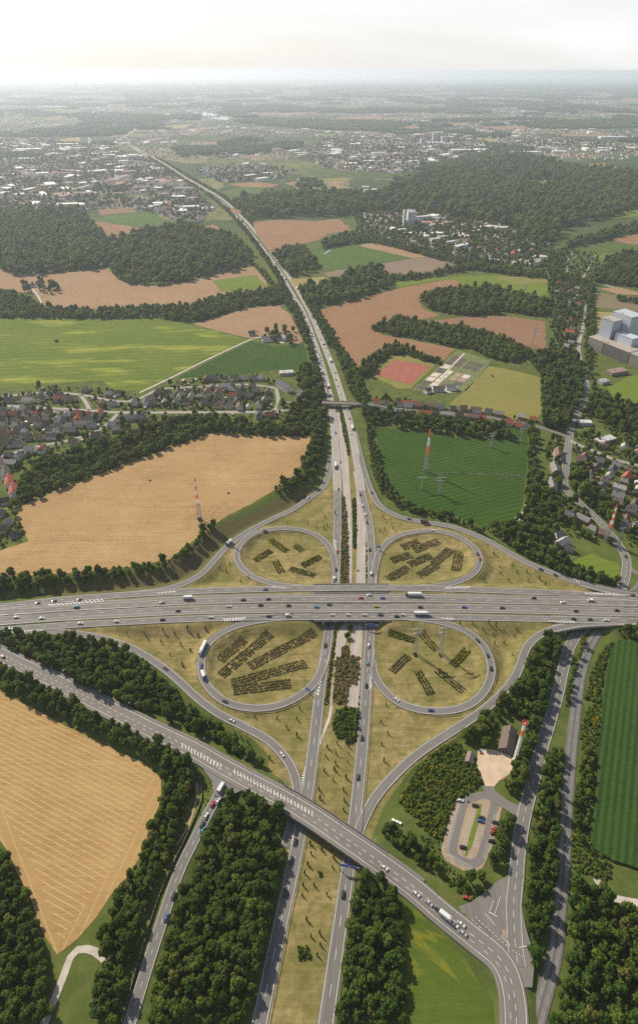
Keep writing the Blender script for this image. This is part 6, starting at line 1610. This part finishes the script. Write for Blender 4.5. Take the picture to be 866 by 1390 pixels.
# direction of travel along each traced line (+1 as traced)
DIRN = {'collector_road': -1, 'motorway': -1, 'motorway.001': 1, 'collector_road.001': 1, 'motorway.002': 1, 'motorway.003': -1, 'slip_road': 1, 'slip_road.001': 1, 'slip_road.002': 1, 'slip_road.003': -1, 'loop_road': 1, 'loop_road.001': 1, 'loop_road.002': 1, 'loop_road.003': 1, 'main_road': 1, 'side_road': 1, 'side_road.001': -1}
CARS = {
 'collector_road': [(52, 818.5, 'dark grey'), (74, 816, 'black'), (109, 814, 'black'), (360, 800, 'blue'), (859, 808, 'black')],
 'motorway': [(219, 818, 'silver'), (332, 814, 'black'), (362, 813, 'dark grey'), (491, 811.5, 'red'), (502, 807.5, 'white'), (520.5, 811.5, 'blue'), (724, 811.5, 'black'), (762, 817.5, 'white')],
 'motorway.001': [(20, 838, 'white'), (60, 839, 'white'), (241, 829, 'black'), (311, 823, 'white'), (354.5, 821.5, 'black'), (393, 822, 'black'), (429, 824, 'teal'), (447.5, 821, 'dark grey'), (510.5, 823, 'yellow'), (572, 824, 'black'), (629, 824, 'blue'), (681.5, 825, 'black'), (779, 829, 'black'), (839, 828.5, 'black')],
 'collector_road.001': [(13.5, 854, 'white'), (111.5, 846, 'white'), (160.5, 843.5, 'white'), (223, 841, 'black'), (285, 838, 'white'), (363, 836.5, 'black'), (452.5, 834.5, 'white'), (471.5, 834.5, 'white'), (493, 834.5, 'white'), (518.5, 834.5, 'dark grey'), (537, 836.5, 'black'), (545, 834.5, 'white'), (780, 840, 'black'), (799, 840.5, 'black'), (821.5, 842, 'white')],
 'motorway.002': [(457.5, 749.5, 'red'), (456, 774.5, 'black'), (445, 851, 'black'), (441.5, 876, 'black'), (459.5, 664.5, 'dark grey'), (400, 1146, 'black'), (395, 1171, 'black'), (388, 1216, 'black')],
 'motorway.003': [(500, 877.5, 'white'), (499, 900, 'teal'), (497, 931.5, 'black'), (491, 1004, 'black'), (485.5, 1056.5, 'dark grey'), (465.5, 1215, 'black'), (502, 746.5, 'black'), (498, 708.5, 'black'), (496, 700, 'white'), (492, 687, 'white'), (489.5, 672.5, 'black')],
 'slip_road': [(419, 675, 'white')], 'slip_road.001': [(505, 670, 'black'), (555, 704.5, 'black'), (736, 775, 'black'), (753, 780.5, 'dark grey'), (784.5, 791.5, 'white')],
 'slip_road.002': [(224, 906.5, 'dark grey'), (314.5, 978, 'white'), (383, 1024, 'white')], 'slip_road.003': [(681.5, 940.5, 'dark grey')],
 'loop_road': [(360.5, 721, 'dark grey')], 'loop_road.001': [(585.5, 720, 'white'), (648.5, 754, 'black'), (651, 760.5, 'red')], 'loop_road.002': [(273.5, 905, 'blue'), (304.5, 951.5, 'dark grey')],
 'loop_road.003': [(538.5, 950, 'white'), (585.5, 964, 'blue'), (647.5, 869, 'black'), (661, 888.5, 'dark grey'), (666, 908.5, 'black')],
 'main_road': [(522, 1178, 'white'), (564.5, 1213, 'white'), (581, 1225, 'silver'), (591, 1232.5, 'black'), (618, 1256, 'white'), (629, 1257, 'white'), (630, 1268, 'silver'), (4.5, 891.5, 'black')],
 'side_road': [(841, 749, 'blue'), (849, 756.5, 'black')],
 'side_road.001': [(296, 1091, 'white'), (287.5, 1094, 'red'), (280, 1107.5, 'white'), (275, 1119.5, 'black'), (276, 1129.5, 'teal'), (237, 1219, 'black'), (225, 1249, 'blue')],
}
for rn, lst in CARS.items():
    for a, b, colr in lst:
        q, rz = on_road(rn, a, b)
        dr = DIRN[rn]
        if rn == 'main_road' and b < 900: dr = -1
        car(q, rz + (0 if dr > 0 else math.pi), colr, WHERE[rn], 'cars ' + WHERE[rn])
for rn, a, b, colr in (('motorway', 104, 824, 'teal'), ('motorway', 801, 815, 'white'), ('collector_road.001', 389.5, 835.5, 'white'), ('motorway.002', 453.5, 786, 'white'), ('motorway.003', 503.5, 779, 'white')):
    q, rz = on_road(rn, a, b); car(q, rz + (0 if DIRN[rn] > 0 else math.pi), colr, WHERE[rn], 'vans ' + WHERE[rn], True)
TR = [('motorway', 254.5, 812.5, 'white', 'white', .6, 'short white box lorry', None), ('motorway', 560, 808, 'green', 'white', 1.0, 'long white lorry with green cab', 'white'), ('collector_road.001', 571.5, 834, 'white', 'white', .9, 'white lorry with green stripe', 'green'),
      ('slip_road', 312, 737, 'blue', 'white', .6, 'white lorry with blue cab', None), ('slip_road.001', 575.5, 709, 'red', 'dark grey', .6, 'dark lorry with red cab', 'red'), ('loop_road.002', 275, 882, 'white', 'white', 1.0, 'long white lorry', None), ('loop_road.002', 277, 920, 'blue', 'white', .55, 'short white lorry with blue cab', None),
      ('main_road', 607, 1247, 'white', 'white', .55, 'white lorry', None), ('side_road.001', 300, 1071, 'white', 'white', .5, 'white lorry at the junction', None), ('motorway.002', 455.5, 634, 'blue', 'white', .9, 'white lorry with blue cab', None), ('motorway.003', 478, 581, 'white', 'white', .8, 'white lorry', None), ('motorway.003', 448.5, 490, 'white', 'white', .8, 'white lorry past the village bridge', None), ('motorway.002', 445.5, 525, 'red', 'white', .8, 'white lorry with red cab', 'red')]
for rn, a, b, cc, bc, s, desc, trim in TR:
    q, rz = on_road(rn, a, b); truck(q, rz + (0 if DIRN[rn] > 0 else math.pi), cc, bc, WHERE[rn], None, s, desc, trim)
# traffic on the far stretch of the north-south motorway
g = np.random.default_rng(21)
for rn in ('motorway.002', 'motorway.003'):
    c = ROADS[rn]['c']; s_ = np.r_[0, np.cumsum(np.linalg.norm(np.diff(c, axis=0), axis=1))]; t_, n_ = frame(c)
    k = 0; x = 0.0
    far = [i for i in range(len(c)) if 2600 > c[i][1] > 790]
    i = far[0]
    while i < far[-1]:
        jam = rn == 'motorway.002' and 900 < c[i][1] < 1130
        off = g.choice([-1.9, 1.7]) ; q = c[i] + n_[i] * off; q[2] += .04
        rz = math.atan2(t_[i][1], t_[i][0]) + (0 if DIRN[rn] > 0 else math.pi)
        colr = g.choice(['white', 'silver', 'black', 'dark grey', 'black', 'blue', 'white', 'red'], p=[.22, .15, .2, .2, .08, .06, .06, .03])
        if g.uniform() < .09 and not jam: truck(q, rz, 'white', 'white', 'far along the ' + WHERE[rn][7:], 'lorries far along the ' + WHERE[rn][7:], .8, 'white lorry')
        else: car(q, rz, colr, ('in the traffic jam' if jam else 'far along the motorway') + ' ' + WHERE[rn], ('jammed ' if jam else 'distant ') + 'cars ' + WHERE[rn], False, False)
        i += max(2, int(g.uniform(7, 16) / 3)) if jam else int(g.uniform(18, 75) / 3)
# parked cars
for a, b, colr, rz in ((624, 1087, 'white', -.1), (644.5, 1094, 'black', -.2), (653, 1110.5, 'black', -.2), (652, 1115, 'blue', -.2), (672, 1117, 'black', -.25), (670.5, 1125.5, 'red', .5), (668.5, 1130, 'red', .5), (666.5, 1142, 'black', -.1), (628, 1150.5, 'black', -.15)):
    q = PG(a, b); q[2] += .18; car(q, rz, colr, 'parked in the bays of the oblong car park', 'cars in the car park')
q = P(633, 1219, gz(*P(633, 1219, 2.5)[:2]) + .15); car(q, -.2, 'red', 'parked on the verge at the wide junction', None)

# ------------------------------------------------------------------ pylons, masts, signs
def lattice(mb, z0, z1, r0, r1, n, th, m):
    for k in range(n):
        a, b = z0 + (z1 - z0) * k / n, z0 + (z1 - z0) * (k + 1) / n
        ra, rb = r0 + (r1 - r0) * k / n, r0 + (r1 - r0) * (k + 1) / n
        ca = [(ra, ra), (-ra, ra), (-ra, -ra), (ra, -ra)]; cb = [(rb, rb), (-rb, rb), (-rb, -rb), (rb, -rb)]
        for i in range(4):
            j = (i + 1) % 4
            mb.bar((*ca[i], a), (*cb[i], b), th, m); mb.bar((*ca[i], a), (*cb[j], b), th * .6, m); mb.bar((*ca[j], a), (*cb[i], b), th * .6, m); mb.bar((*cb[i], b), (*cb[j], b), th * .6, m)
def warn_mast(label, base, top_py, bands=7):
    q = PG(*base); h = height_at(q, top_py)
    root = empty('lattice_tower', q, .5, label, 'tower')
    rb = h * .042
    mb = MB(); lattice(mb, 0, h * .40, rb, rb * .62, 4, .15, 0); mb.build('leg_section', [M['steel']], root)
    for k in range(bands):
        z0, z1 = h * (.40 + .60 * k / bands), h * (.40 + .60 * (k + 1) / bands)
        r0, r1 = rb * .62 * (1 - k / bands) + .22, rb * .62 * (1 - (k + 1) / bands) + .22
        mb = MB(); lattice(mb, z0, z1, r0, r1, 2, .14, 0); mb.build('band', [M['orange'] if (bands - k) % 2 else M['white']], root)
    return root
warn_mast('orange banded lattice tower in the dark green field', (577.5, 640), 582, 3)
warn_mast('orange and white banded lattice tower in the stubble field', (271.5, 706), 648, 6)
warn_mast('orange and white banded lattice tower by the village road', (822, 735), 685, 7)
def pylon(label, base, top_py, arm, arms=1, rz=0.0, group=None):
    q = PG(*base); h = height_at(q, top_py)
    root = empty('power_pylon', q, rz, label, 'pylon', group)
    mb = MB(); lattice(mb, 0, h, h * .035 + .35, .3, 7, .10, 0); mb.build('mast', [M['steel']], root)
    for k in range(arms):
        z = h * (.96 - .17 * k); w = arm * (1 if k == 0 else .8)
        ar = MB()
        for s in (-1, 1):
            for yy in (-.35, .35): ar.bar((0, yy, z), (s * w, 0, z + .3), .13, 0); ar.bar((0, yy, z + 1.3), (s * w, 0, z + .35), .11, 0)
            for e in (.3, .6): ar.bar((s * w * e, 0, z), (s * w * e, 0, z + 1.3 * (1 - e) + .3), .08, 0)
        a_ = ar.build('cross_arm', [M['steel']], root)
        for s in (-1, 1):
            for e in (.55, .98):
                mb = MB(); mb.cyl((s * w * e, 0, z - 1.5), .12, 1.6, 6); mb.build('insulator', [M['glass']], a_)
    return root
pylon('grey power pylon with bush at its foot, left of the two inside the loop', (563, 887), 853, 5.5, 2, .1)
pylon('grey power pylon with small bush, right of the two inside the loop', (597, 887), 852, 5.5, 2, .1)
pylon('grey T-shaped pylon in the dark green field below the orange tower', (572, 664), 648, 8, 1, .1)
pylon('grey T-shaped pylon in the dark green field, beside its path', (596, 671), 648, 8, 2, .1)
pylon('grey pylon at the garden trees behind the dark green field', (666, 607), 588, 6, 2, .2)
pylon('grey pylon at the far corner of the dark green field', (706, 600), 582, 5, 2, .2)
for a, b, tp, lab in ((710, 405, 385, 'distant pylon on the meadow behind the oval wood'), (722, 470, 440, 'distant pylon on the brown field edge')):
    pylon(lab, (a, b), tp, 8, 3, .2)
pylon('slim grey pylon beside the orange tower by the village road', (838, 742), 716, 4, 1, .2)
# high-voltage wires between the two nearest pairs
# radio mast with ring gallery at the yard
q = PG(697.5, 1034); h = height_at(q, 980)
root = empty('radio_mast', q, .3, 'white lattice mast with red ring gallery beside the barn', 'mast')
mb = MB(); mb.box(-1.7, 1.7, -1.3, 1.3, -.2, 2.8); mb.box(-1.8, 1.8, -1.4, 1.4, 2.8, 3.0); mb.build('equipment_box', [M['white']], root)
for z0, z1, mt in ((.0, .48, 'white'), (.48, .66, 'white'), (.66, .80, 'orange'), (.80, .97, 'white')):
    mb = MB(); lattice(mb, max(2.9, h * z0), h * z1, .95 - .35 * z0, .95 - .35 * z1, 6 if z0 == 0 else 3, .16, 0); mb.build('lattice_section', [M[mt]], root)
mb = MB(); n_ = 18
for k in range(n_):
    a, b = 2 * math.pi * k / n_, 2 * math.pi * (k + 1) / n_
    for z in (0, 1.0): mb.bar((2.1 * math.cos(a), 2.1 * math.sin(a), h * .97 + z), (2.1 * math.cos(b), 2.1 * math.sin(b), h * .97 + z), .13)
    mb.bar((2.1 * math.cos(a), 2.1 * math.sin(a), h * .97), (2.1 * math.cos(a), 2.1 * math.sin(a), h * .97 + 1), .08)
    if k % 3 == 0: mb.bar((0, 0, h * .97), (2.1 * math.cos(a), 2.1 * math.sin(a), h * .97), .12)
mb.build('ring_gallery', [M['red']], root)
mb = MB(); mb.cyl((0, 0, h * .97), .12, h * .06, 6, r2=.04); mb.cyl((.7, 0, h * .9), .5, .3, 12); mb.build('antenna', [M['white']], root)
# heap of scrap and play frame on the yard
q = PG(684, 1058); mb = MB()
for k in range(16): a = random.uniform(0, 6.3); r_ = random.uniform(0, 1.4); mb.box(r_ * math.cos(a) - .5, r_ * math.cos(a) + .5, r_ * math.sin(a) - .3, r_ * math.sin(a) + .3, 0, random.uniform(.2, 1.0), k % 2, .1, .1)
o = mb.build('scrap_heap', [M['concrete'], M['red']], None, q); tag(o, 'heap of pale and reddish scrap at the edge of the dusty yard', 'heap')
q = PG(651.5, 1021); root = empty('play_frame', q, .2, 'small blue and red play frame beside the shed', 'play frame')
mb = MB(); mb.box(-1, 1, -.8, .8, 1.2, 2.2, 0, .3, .3); mb.build('canopy', [M['sign_blue']], root)
mb = MB(); mb.box(-1.1, 1.1, -1.6, -.9, .1, .5); mb.build('bench', [M['red']], root)
for sx_ in (-.9, .9):
    for sy_ in (-.7, .7): mb = MB(); mb.bar((sx_, sy_, 0), (sx_, sy_, 1.2), .06); mb.build('leg', [M['steel']], root)
# white containers beside the slip road
q = PG(538, 1116); root = empty('container', q, -.45, 'row of white boxes beside the slip road embankment', 'container')
for k in range(3): mb = MB(); mb.box(-1.1, 1.1, -.8, .8, 0, 1.3, 0, .08, .08); mb.build('white_box', [M['white']], root, ((k - 1) * 2.5, 0, 0))
# sign gantries
def gantry(label, rn, px, py, w, ox, panels, hgt=5.2, rz_add=0.0):
    q, rz = on_road(rn, px, py); c = q.copy()
    root = empty('sign_gantry', c, rz + math.pi / 2 + rz_add, label, 'road sign')
    for s in (-w / 2, w / 2): mb = MB(); mb.box(s - .18, s + .18, -.18, .18, -.6, hgt + .9); mb.build('post', [M['steel']], root)
    mb = MB(); mb.box(-w / 2, w / 2, -.15, .15, hgt + .3, hgt + .8); mb.build('beam', [M['steel']], root)
    for x0, x1 in panels:
        mb = MB(); mb.box(x0, x1, -.34, -.2, hgt - .6, hgt + 2.2); pn = mb.build('sign_panel', [M['sign_blue']], root)
        for sg in (-.37, ): mb = MB(); mb.box(x0 + .3, x1 - .3, -.38, -.345, hgt + 1.85, hgt + 1.98); mb.box(x0 + .3, x1 - .3, -.38, -.345, hgt - .42, hgt - .3); mb.build('sign_border', [M['white']], pn)
    return root
gantry('blue sign gantry over the northbound lanes in front of the slanting bridge', 'motorway.003', 474, 1180, 13, 0, [(-6.2, -.3), (.3, 4.6)])
gantry('blue sign gantry over the northbound lanes at the motorway bridge', 'motorway.003', 504.5, 853, 12, 0, [(-4.5, 3.5)])
gantry('blue direction sign where the brown-bed loop leaves the northbound lanes', 'loop_road.001', 514, 745, 5, 0, [(-2.3, 2.3)], 3.5)
gantry('grey-backed direction sign at the end of the hedge-row loop', 'loop_road.002', 420, 940, 6, 0, [(-2.8, 2.8)], 3.0, math.pi)
gantry('blue sign beside the northbound lanes behind the village bridge', 'motorway.003', 444, 470, 13, 0, [(-6, -1)], 5.0)
gantry('blue sign gantry over the southbound lanes behind the village bridge', 'motorway.002', 449, 543, 12, 0, [(-2, 2)], 5.0)
# lamp posts along the bridge road
LP_A = MB(); LP_A.cyl((0, 0, -.3), .11, 8.3, 8, r2=.06); LPm = LP_A.mesh('pole', [M['steel']])
LP_B = MB(); LP_B.bar((0, 0, 7.9), (0, 1.9, 8.3), .05); LP_B.box(-.16, .16, 1.6, 2.3, 8.22, 8.38); LPh = LP_B.mesh('lamp_head', [M['steel']])
c = ROADS['main_road']['c']; t_, n_ = frame(c)
for i in range(60, len(c) - 10, 12):
    q = c[i] + n_[i] * 8.9
    if not in_frame(q): continue
    root = empty('street_lamp', q, math.atan2(n_[i][1], n_[i][0]) + math.pi / 2, 'tall grey street lamp along the slanting bridge road', 'street lamp', 'street lamps on the bridge road')
    link('pole', LPm, root); link('lamp_head', LPh, root)

# ------------------------------------------------------------------ the far plain
def fbm(p, s, oct_=3):
    out = np.zeros(len(p))
    for k in range(oct_):
        out += np.array([mnoise.noise(Vector((x * s * 2 ** k, y * s * 2 ** k, 3.1 * k))) for x, y in p]) / 2 ** k
    return out
def pxpoly(px): return np.array([P(a, b)[:2] for a, b in px])
TOWNS = [pxpoly(q) for q in ([(-40, 190), (60, 188), (150, 200), (205, 220), (262, 256), (288, 282), (270, 305), (256, 302), (230, 296), (200, 287), (120, 286), (-40, 286)],
                             [(430, 190), (520, 186), (600, 180), (660, 188), (665, 205), (600, 222), (540, 236), (440, 228), (410, 212)],
                             [(545, 288), (600, 296), (690, 308), (742, 330), (742, 362), (660, 358), (560, 338), (500, 322), (540, 310)],
                             [(258, 232), (340, 222), (400, 232), (380, 244), (300, 248)], [(680, 196), (780, 200), (870, 212), (920, 222), (920, 206), (780, 190), (690, 190)])]
BLOCKF = [pxpoly(px) for nm, mt, px, dz in FIELDS if px[0][1] < 345]
NOTREE = BLOCKF + [pxpoly(MID[-2][1]), pxpoly([(150, 185), (205, 180), (340, 290), (352, 330), (300, 290), (160, 205)]), pxpoly([(253, 149), (275, 148), (316, 159), (310, 165), (280, 163)])]
# patch of wood: many crowns in one template
def patch(seed, mat):
    g = np.random.default_rng(seed); V, Fc = [], []; nb = 0
    for k in range(26):
        a, r_ = g.uniform(0, 6.28), 1.0 * math.sqrt(g.uniform(0, 1))
        c = np.array([r_ * math.cos(a), r_ * math.sin(a), .12 + g.uniform(0, .07)]); rr = g.uniform(.12, .2)
        v, f = ICO1; n = np.array([mnoise.noise(Vector(q * 2 + k + seed)) for q in v])
        V.append(v * (1 + .4 * n[:, None]) * [rr, rr, rr * .95] + c); Fc += [tuple(q + nb) for q in f]; nb += len(v)
    return mk_mesh('wood_patch', np.vstack(V), Fc, [M[mat]])
T_PATCH = [templ('wood_patch', patch(700 + k, 'leaf' if k < 4 else 'leaf_bright')) for k in range(5)]
g = np.random.default_rng(5)
pts, scl = [], []
D = 2300.0
while D < 28000:
    s = 1 + max(0, D - 2600) / 5200.0
    st = 52 * s
    xs = np.arange(-.58 * D - 250, .58 * D + 250, st)
    pts.append(np.stack([xs + g.uniform(-.4, .4, len(xs)) * st, np.full(len(xs), D) + g.uniform(-.45, .45, len(xs)) * st], 1)); scl.append(np.full(len(xs), s))
    D += st * .95
pts, scl = np.vstack(pts), np.concatenate(scl)
nz = fbm(pts, 1 / 1300.0)
keep = nz > .14
for poly in NOTREE: keep &= sd_poly(pts, poly) > 30
for poly in TOWNS: keep &= (sd_poly(pts, poly) > 20) | (nz > .55)
pts, scl = pts[keep], scl[keep]
scatter('distant_woods', np.column_stack([pts, np.full(len(pts), -1.0)]), np.stack([34 * scl, 34 * scl, 44 + 22 * scl * g.uniform(.7, 1.2, len(scl))], 1), T_PATCH, 'patch', [1, 1, 1, 1, 1.6], 'hazy dark woods across the far plain', 'woods', 1)
# houses of the towns out there, far too many to build one by one
def far_houses(pts, big=False):
    V, Fc, mi = [], [], []
    nb = 0
    for x, y in pts:
        if big: L, W, h, r_ = g.uniform(30, 90), g.uniform(20, 45), g.uniform(7, 16), 0
        else: L, W, h, r_ = g.uniform(10, 20), g.uniform(8, 11), g.uniform(4.5, 8), g.uniform(2.5, 4.5)
        a = g.uniform(0, 3.14); c, s = math.cos(a), math.sin(a)
        def T(u, v, z): return (x + u * c - v * s, y + u * s + v * c, z)
        V += [T(-L / 2, -W / 2, 0), T(L / 2, -W / 2, 0), T(L / 2, W / 2, 0), T(-L / 2, W / 2, 0), T(-L / 2, -W / 2, h), T(L / 2, -W / 2, h), T(L / 2, W / 2, h), T(-L / 2, W / 2, h), T(-L / 2, 0, h + r_), T(L / 2, 0, h + r_)]
        Fc += [tuple(nb + i for i in q) for q in ((0, 1, 5, 4), (1, 2, 6, 9, 5), (2, 3, 7, 6), (3, 0, 4, 8, 7), (4, 5, 9, 8), (6, 7, 8, 9))]
        wm = int(g.choice([0, 0, 1, 2])); rm = 6 if big and g.uniform() < .6 else int(g.choice([3, 4, 4, 5, 3]))
        mi += [wm] * 4 + [rm] * 2; nb += 10
    return V, Fc, mi
HM = [mat_plain('far_wall_white', (.70, .69, .66), .9, .1, .1), mat_plain('far_wall_cream', (.55, .50, .42), .9, .1, .1), mat_plain('far_wall_brick', (.30, .18, .14), .9, .15, .1), mat_plain('far_roof_red', (.30, .16, .12), .9, .2, .1), mat_plain('far_roof_grey', (.24, .235, .23), .9, .2, .1), mat_plain('far_roof_brown', (.13, .095, .075), .9, .2, .1), mat_plain('far_roof_white', (.66, .66, .64), .8, .1, .1)]
hp, tp, bp = [], [], []
for k, poly in enumerate(TOWNS):
    sp = [23, 25, 22, 30, 32][k]
    p = fill(poly, sp, .45, 80 + k); n = fbm(p, 1 / 260.0, 2)
    ok = n > (-.34 if k != 2 else -.3)
    if k == 2: ok &= np.array([np.hypot(_hx[:, 0] - q[0], _hx[:, 1] - q[1]).min() > 22 for q in p])
    for b in BLOCKF: ok &= sd_poly(p, b) > 12
    cm = ROADS['motorway.003']['c']; ok &= np.array([np.hypot(cm[::4, 0] - q[0], cm[::4, 1] - q[1]).min() > 32 for q in p])
    hp.append(p[ok & (g.uniform(size=len(p)) < .8)])
    p2 = fill(poly, sp * .62, .45, 90 + k); ok2 = (fbm(p2, 1 / 260.0, 2) < .34)
    for b in BLOCKF: ok2 &= sd_poly(p2, b) > 8
    ok2 &= np.array([np.hypot(cm[::4, 0] - q[0], cm[::4, 1] - q[1]).min() > 22 for q in p2])
    tp.append(p2[ok2 & (g.uniform(size=len(p2)) < .34)])
    bp.append(p[(g.uniform(size=len(p)) < .03) & ok])
# thin scatter of settlement over the rest of the plain
D = 4200.0; xs = []
while D < 24000:
    n = int(90 + D / 28); xs.append(np.stack([g.uniform(-.58 * D, .58 * D, n), D + g.uniform(0, 120, n)], 1)); D += 120
p = np.vstack(xs); n = fbm(p + 500, 1 / 900.0, 3)
ok = (n > -.10)
for b in BLOCKF: ok &= sd_poly(p, b) > 12
hp.append(p[ok]); sel = (n > .05) & (g.uniform(size=len(p)) < .06); bp.append(p[sel & ok])
V, Fc, mi = far_houses(np.vstack(hp))
o = link('distant_houses', mk_mesh('distant_houses', V, Fc, HM, midx=mi)); tag(o, 'pale distant houses of the towns on the plain', 'houses', None, 'stuff')
V, Fc, mi = far_houses(np.vstack(bp), True)
o = link('distant_halls', mk_mesh('distant_halls', V, Fc, HM, midx=mi)); tag(o, 'white distant halls and blocks among the towns', 'halls', None, 'stuff')
tp = np.vstack(tp)
scatter('town_trees', np.column_stack([tp, np.full(len(tp), -.3)]), g.uniform(3.5, 8.0, len(tp)), T_FAR, 'far', [1, 1, 1, 1, 1, 1, 3, .6], 'green trees between the distant houses', 'trees', 2)
# industrial strip, lake, chimney and power station towards the horizon
def far_hall(lab, a, b, L, W, h, rz):
    building('industrial_hall', lab, (a, b), L, W, h, rz, WHT, (.68, .68, .67), 'hall', cols=5, rows=1)
for k, (a, b, L, W, rz, lab) in enumerate([(225, 157, 420, 160, .1, 'huge white hall left of the bright lake'), (140, 196, 200, 70, .2, 'white logistics hall beside the district road'), (92, 198, 150, 50, 0, 'white hall among the houses left of the district road'), (40, 205, 160, 50, .1, 'long white hall at the edge of the left town'),
                                           (215, 232, 60, 26, .3, 'white store beside the motorway bend'), (260, 285, 60, 24, .1, 'white flat hall beside the motorway near the forest'), (640, 206, 260, 60, .0, 'white hall behind the great forest'), (690, 209, 380, 60, .05, 'very long white hall behind the great forest'),
                                           (590, 196, 140, 60, .2, 'big pale block in the far town centre'), (830, 188, 200, 60, 0, 'white hall on the far right plain'), (75, 146, 300, 80, .0, 'pale hall at the foot of the tall chimney'), (262, 133, 260, 60, 0, 'white hall near the horizon')]):
    far_hall(lab, a, b, L, W, 14, rz)
for a, b, h_, lab in ((590, 192, 60, 'tall grey block rising from the far town'), (602, 194, 44, 'second tall block in the far town'), (574, 196, 40, 'pale high-rise at the left of the far town')):
    building('tower_block', lab, (a, b), 40, 24, h_, .2, (.5, .5, .5), (.45, .45, .45), cols=5, rows=10)
mw = NT('lake_water'); mw.b.inputs['Specular IOR Level'].default_value = .8; mn = mw.noise(mw.pos(), .05, 3); mw.bump(mn, .05, .2); M['water'] = mw.out((.10, .115, .12), .12)
poly_sheet('lake', [(256, 151), (272, 150), (300, 157), (314, 160), (308, 163), (285, 161), (268, 156)], 'water', 1.0, z=0.0)
q = P(106, 124); h_ = 270.0
root = empty('chimney', q, 0, 'tall thin chimney on the hazy plain at left', 'chimney')
mb = MB(); mb.cyl((0, 0, 0), 14, h_, 14, r2=8); mb.build('shaft', [M['concrete']], root)
mb = MB(); mb.cyl((0, 0, h_ * .9), 9.6, h_ * .04, 14, r2=9.2); mb.build('band', [M['red']], root)
for k in range(4):
    q = P(404 + k * 7, 111); root = empty('cooling_tower', q, 0, 'pale cooling tower of the power station on the horizon', 'cooling tower', 'cooling towers on the horizon')
    mb = MB(); n_ = 20; prof = [(62, 0), (48, 50), (36, 105), (34, 130), (38, 165)]
    for (r0, z0), (r1, z1) in zip(prof[:-1], prof[1:]): mb.cyl((0, 0, z0 * 1.1), r0 * 1.1, (z1 - z0) * 1.1, n_, r2=r1 * 1.1)
    mb.build('shell', [M['concrete']], root); mb = MB(); mb.cyl((0, 0, 180), 43.5, 5, n_, r2=43.5); mb.build('rim', [M['white']], root)

# ------------------------------------------------------------------ haze
me = bpy.data.meshes.new('haze'); bm = bmesh.new(); bmesh.ops.create_cube(bm, size=1.0)
for v in bm.verts: v.co = Vector((v.co.x * 98000, v.co.y * 98000, -1.5 if v.co.z < 0 else H + 22))
bm.to_mesh(me); bm.free()
hm = bpy.data.materials.new('haze_air'); hm.use_nodes = True; hn, hl = hm.node_tree.nodes, hm.node_tree.links
hn.remove(hn['Principled BSDF'])
pv = hn.new('ShaderNodeVolumePrincipled'); pv.inputs['Color'].default_value = (.80, .89, 1.0, 1); pv.inputs['Density'].default_value = 5.8e-5; pv.inputs['Anisotropy'].default_value = .45
hl.new(pv.outputs[0], hn['Material Output'].inputs['Volume'])
hm.cycles.homogeneous_volume = True
me.materials.append(hm)
hz = link('haze', me); tag(hz, kind='stuff')
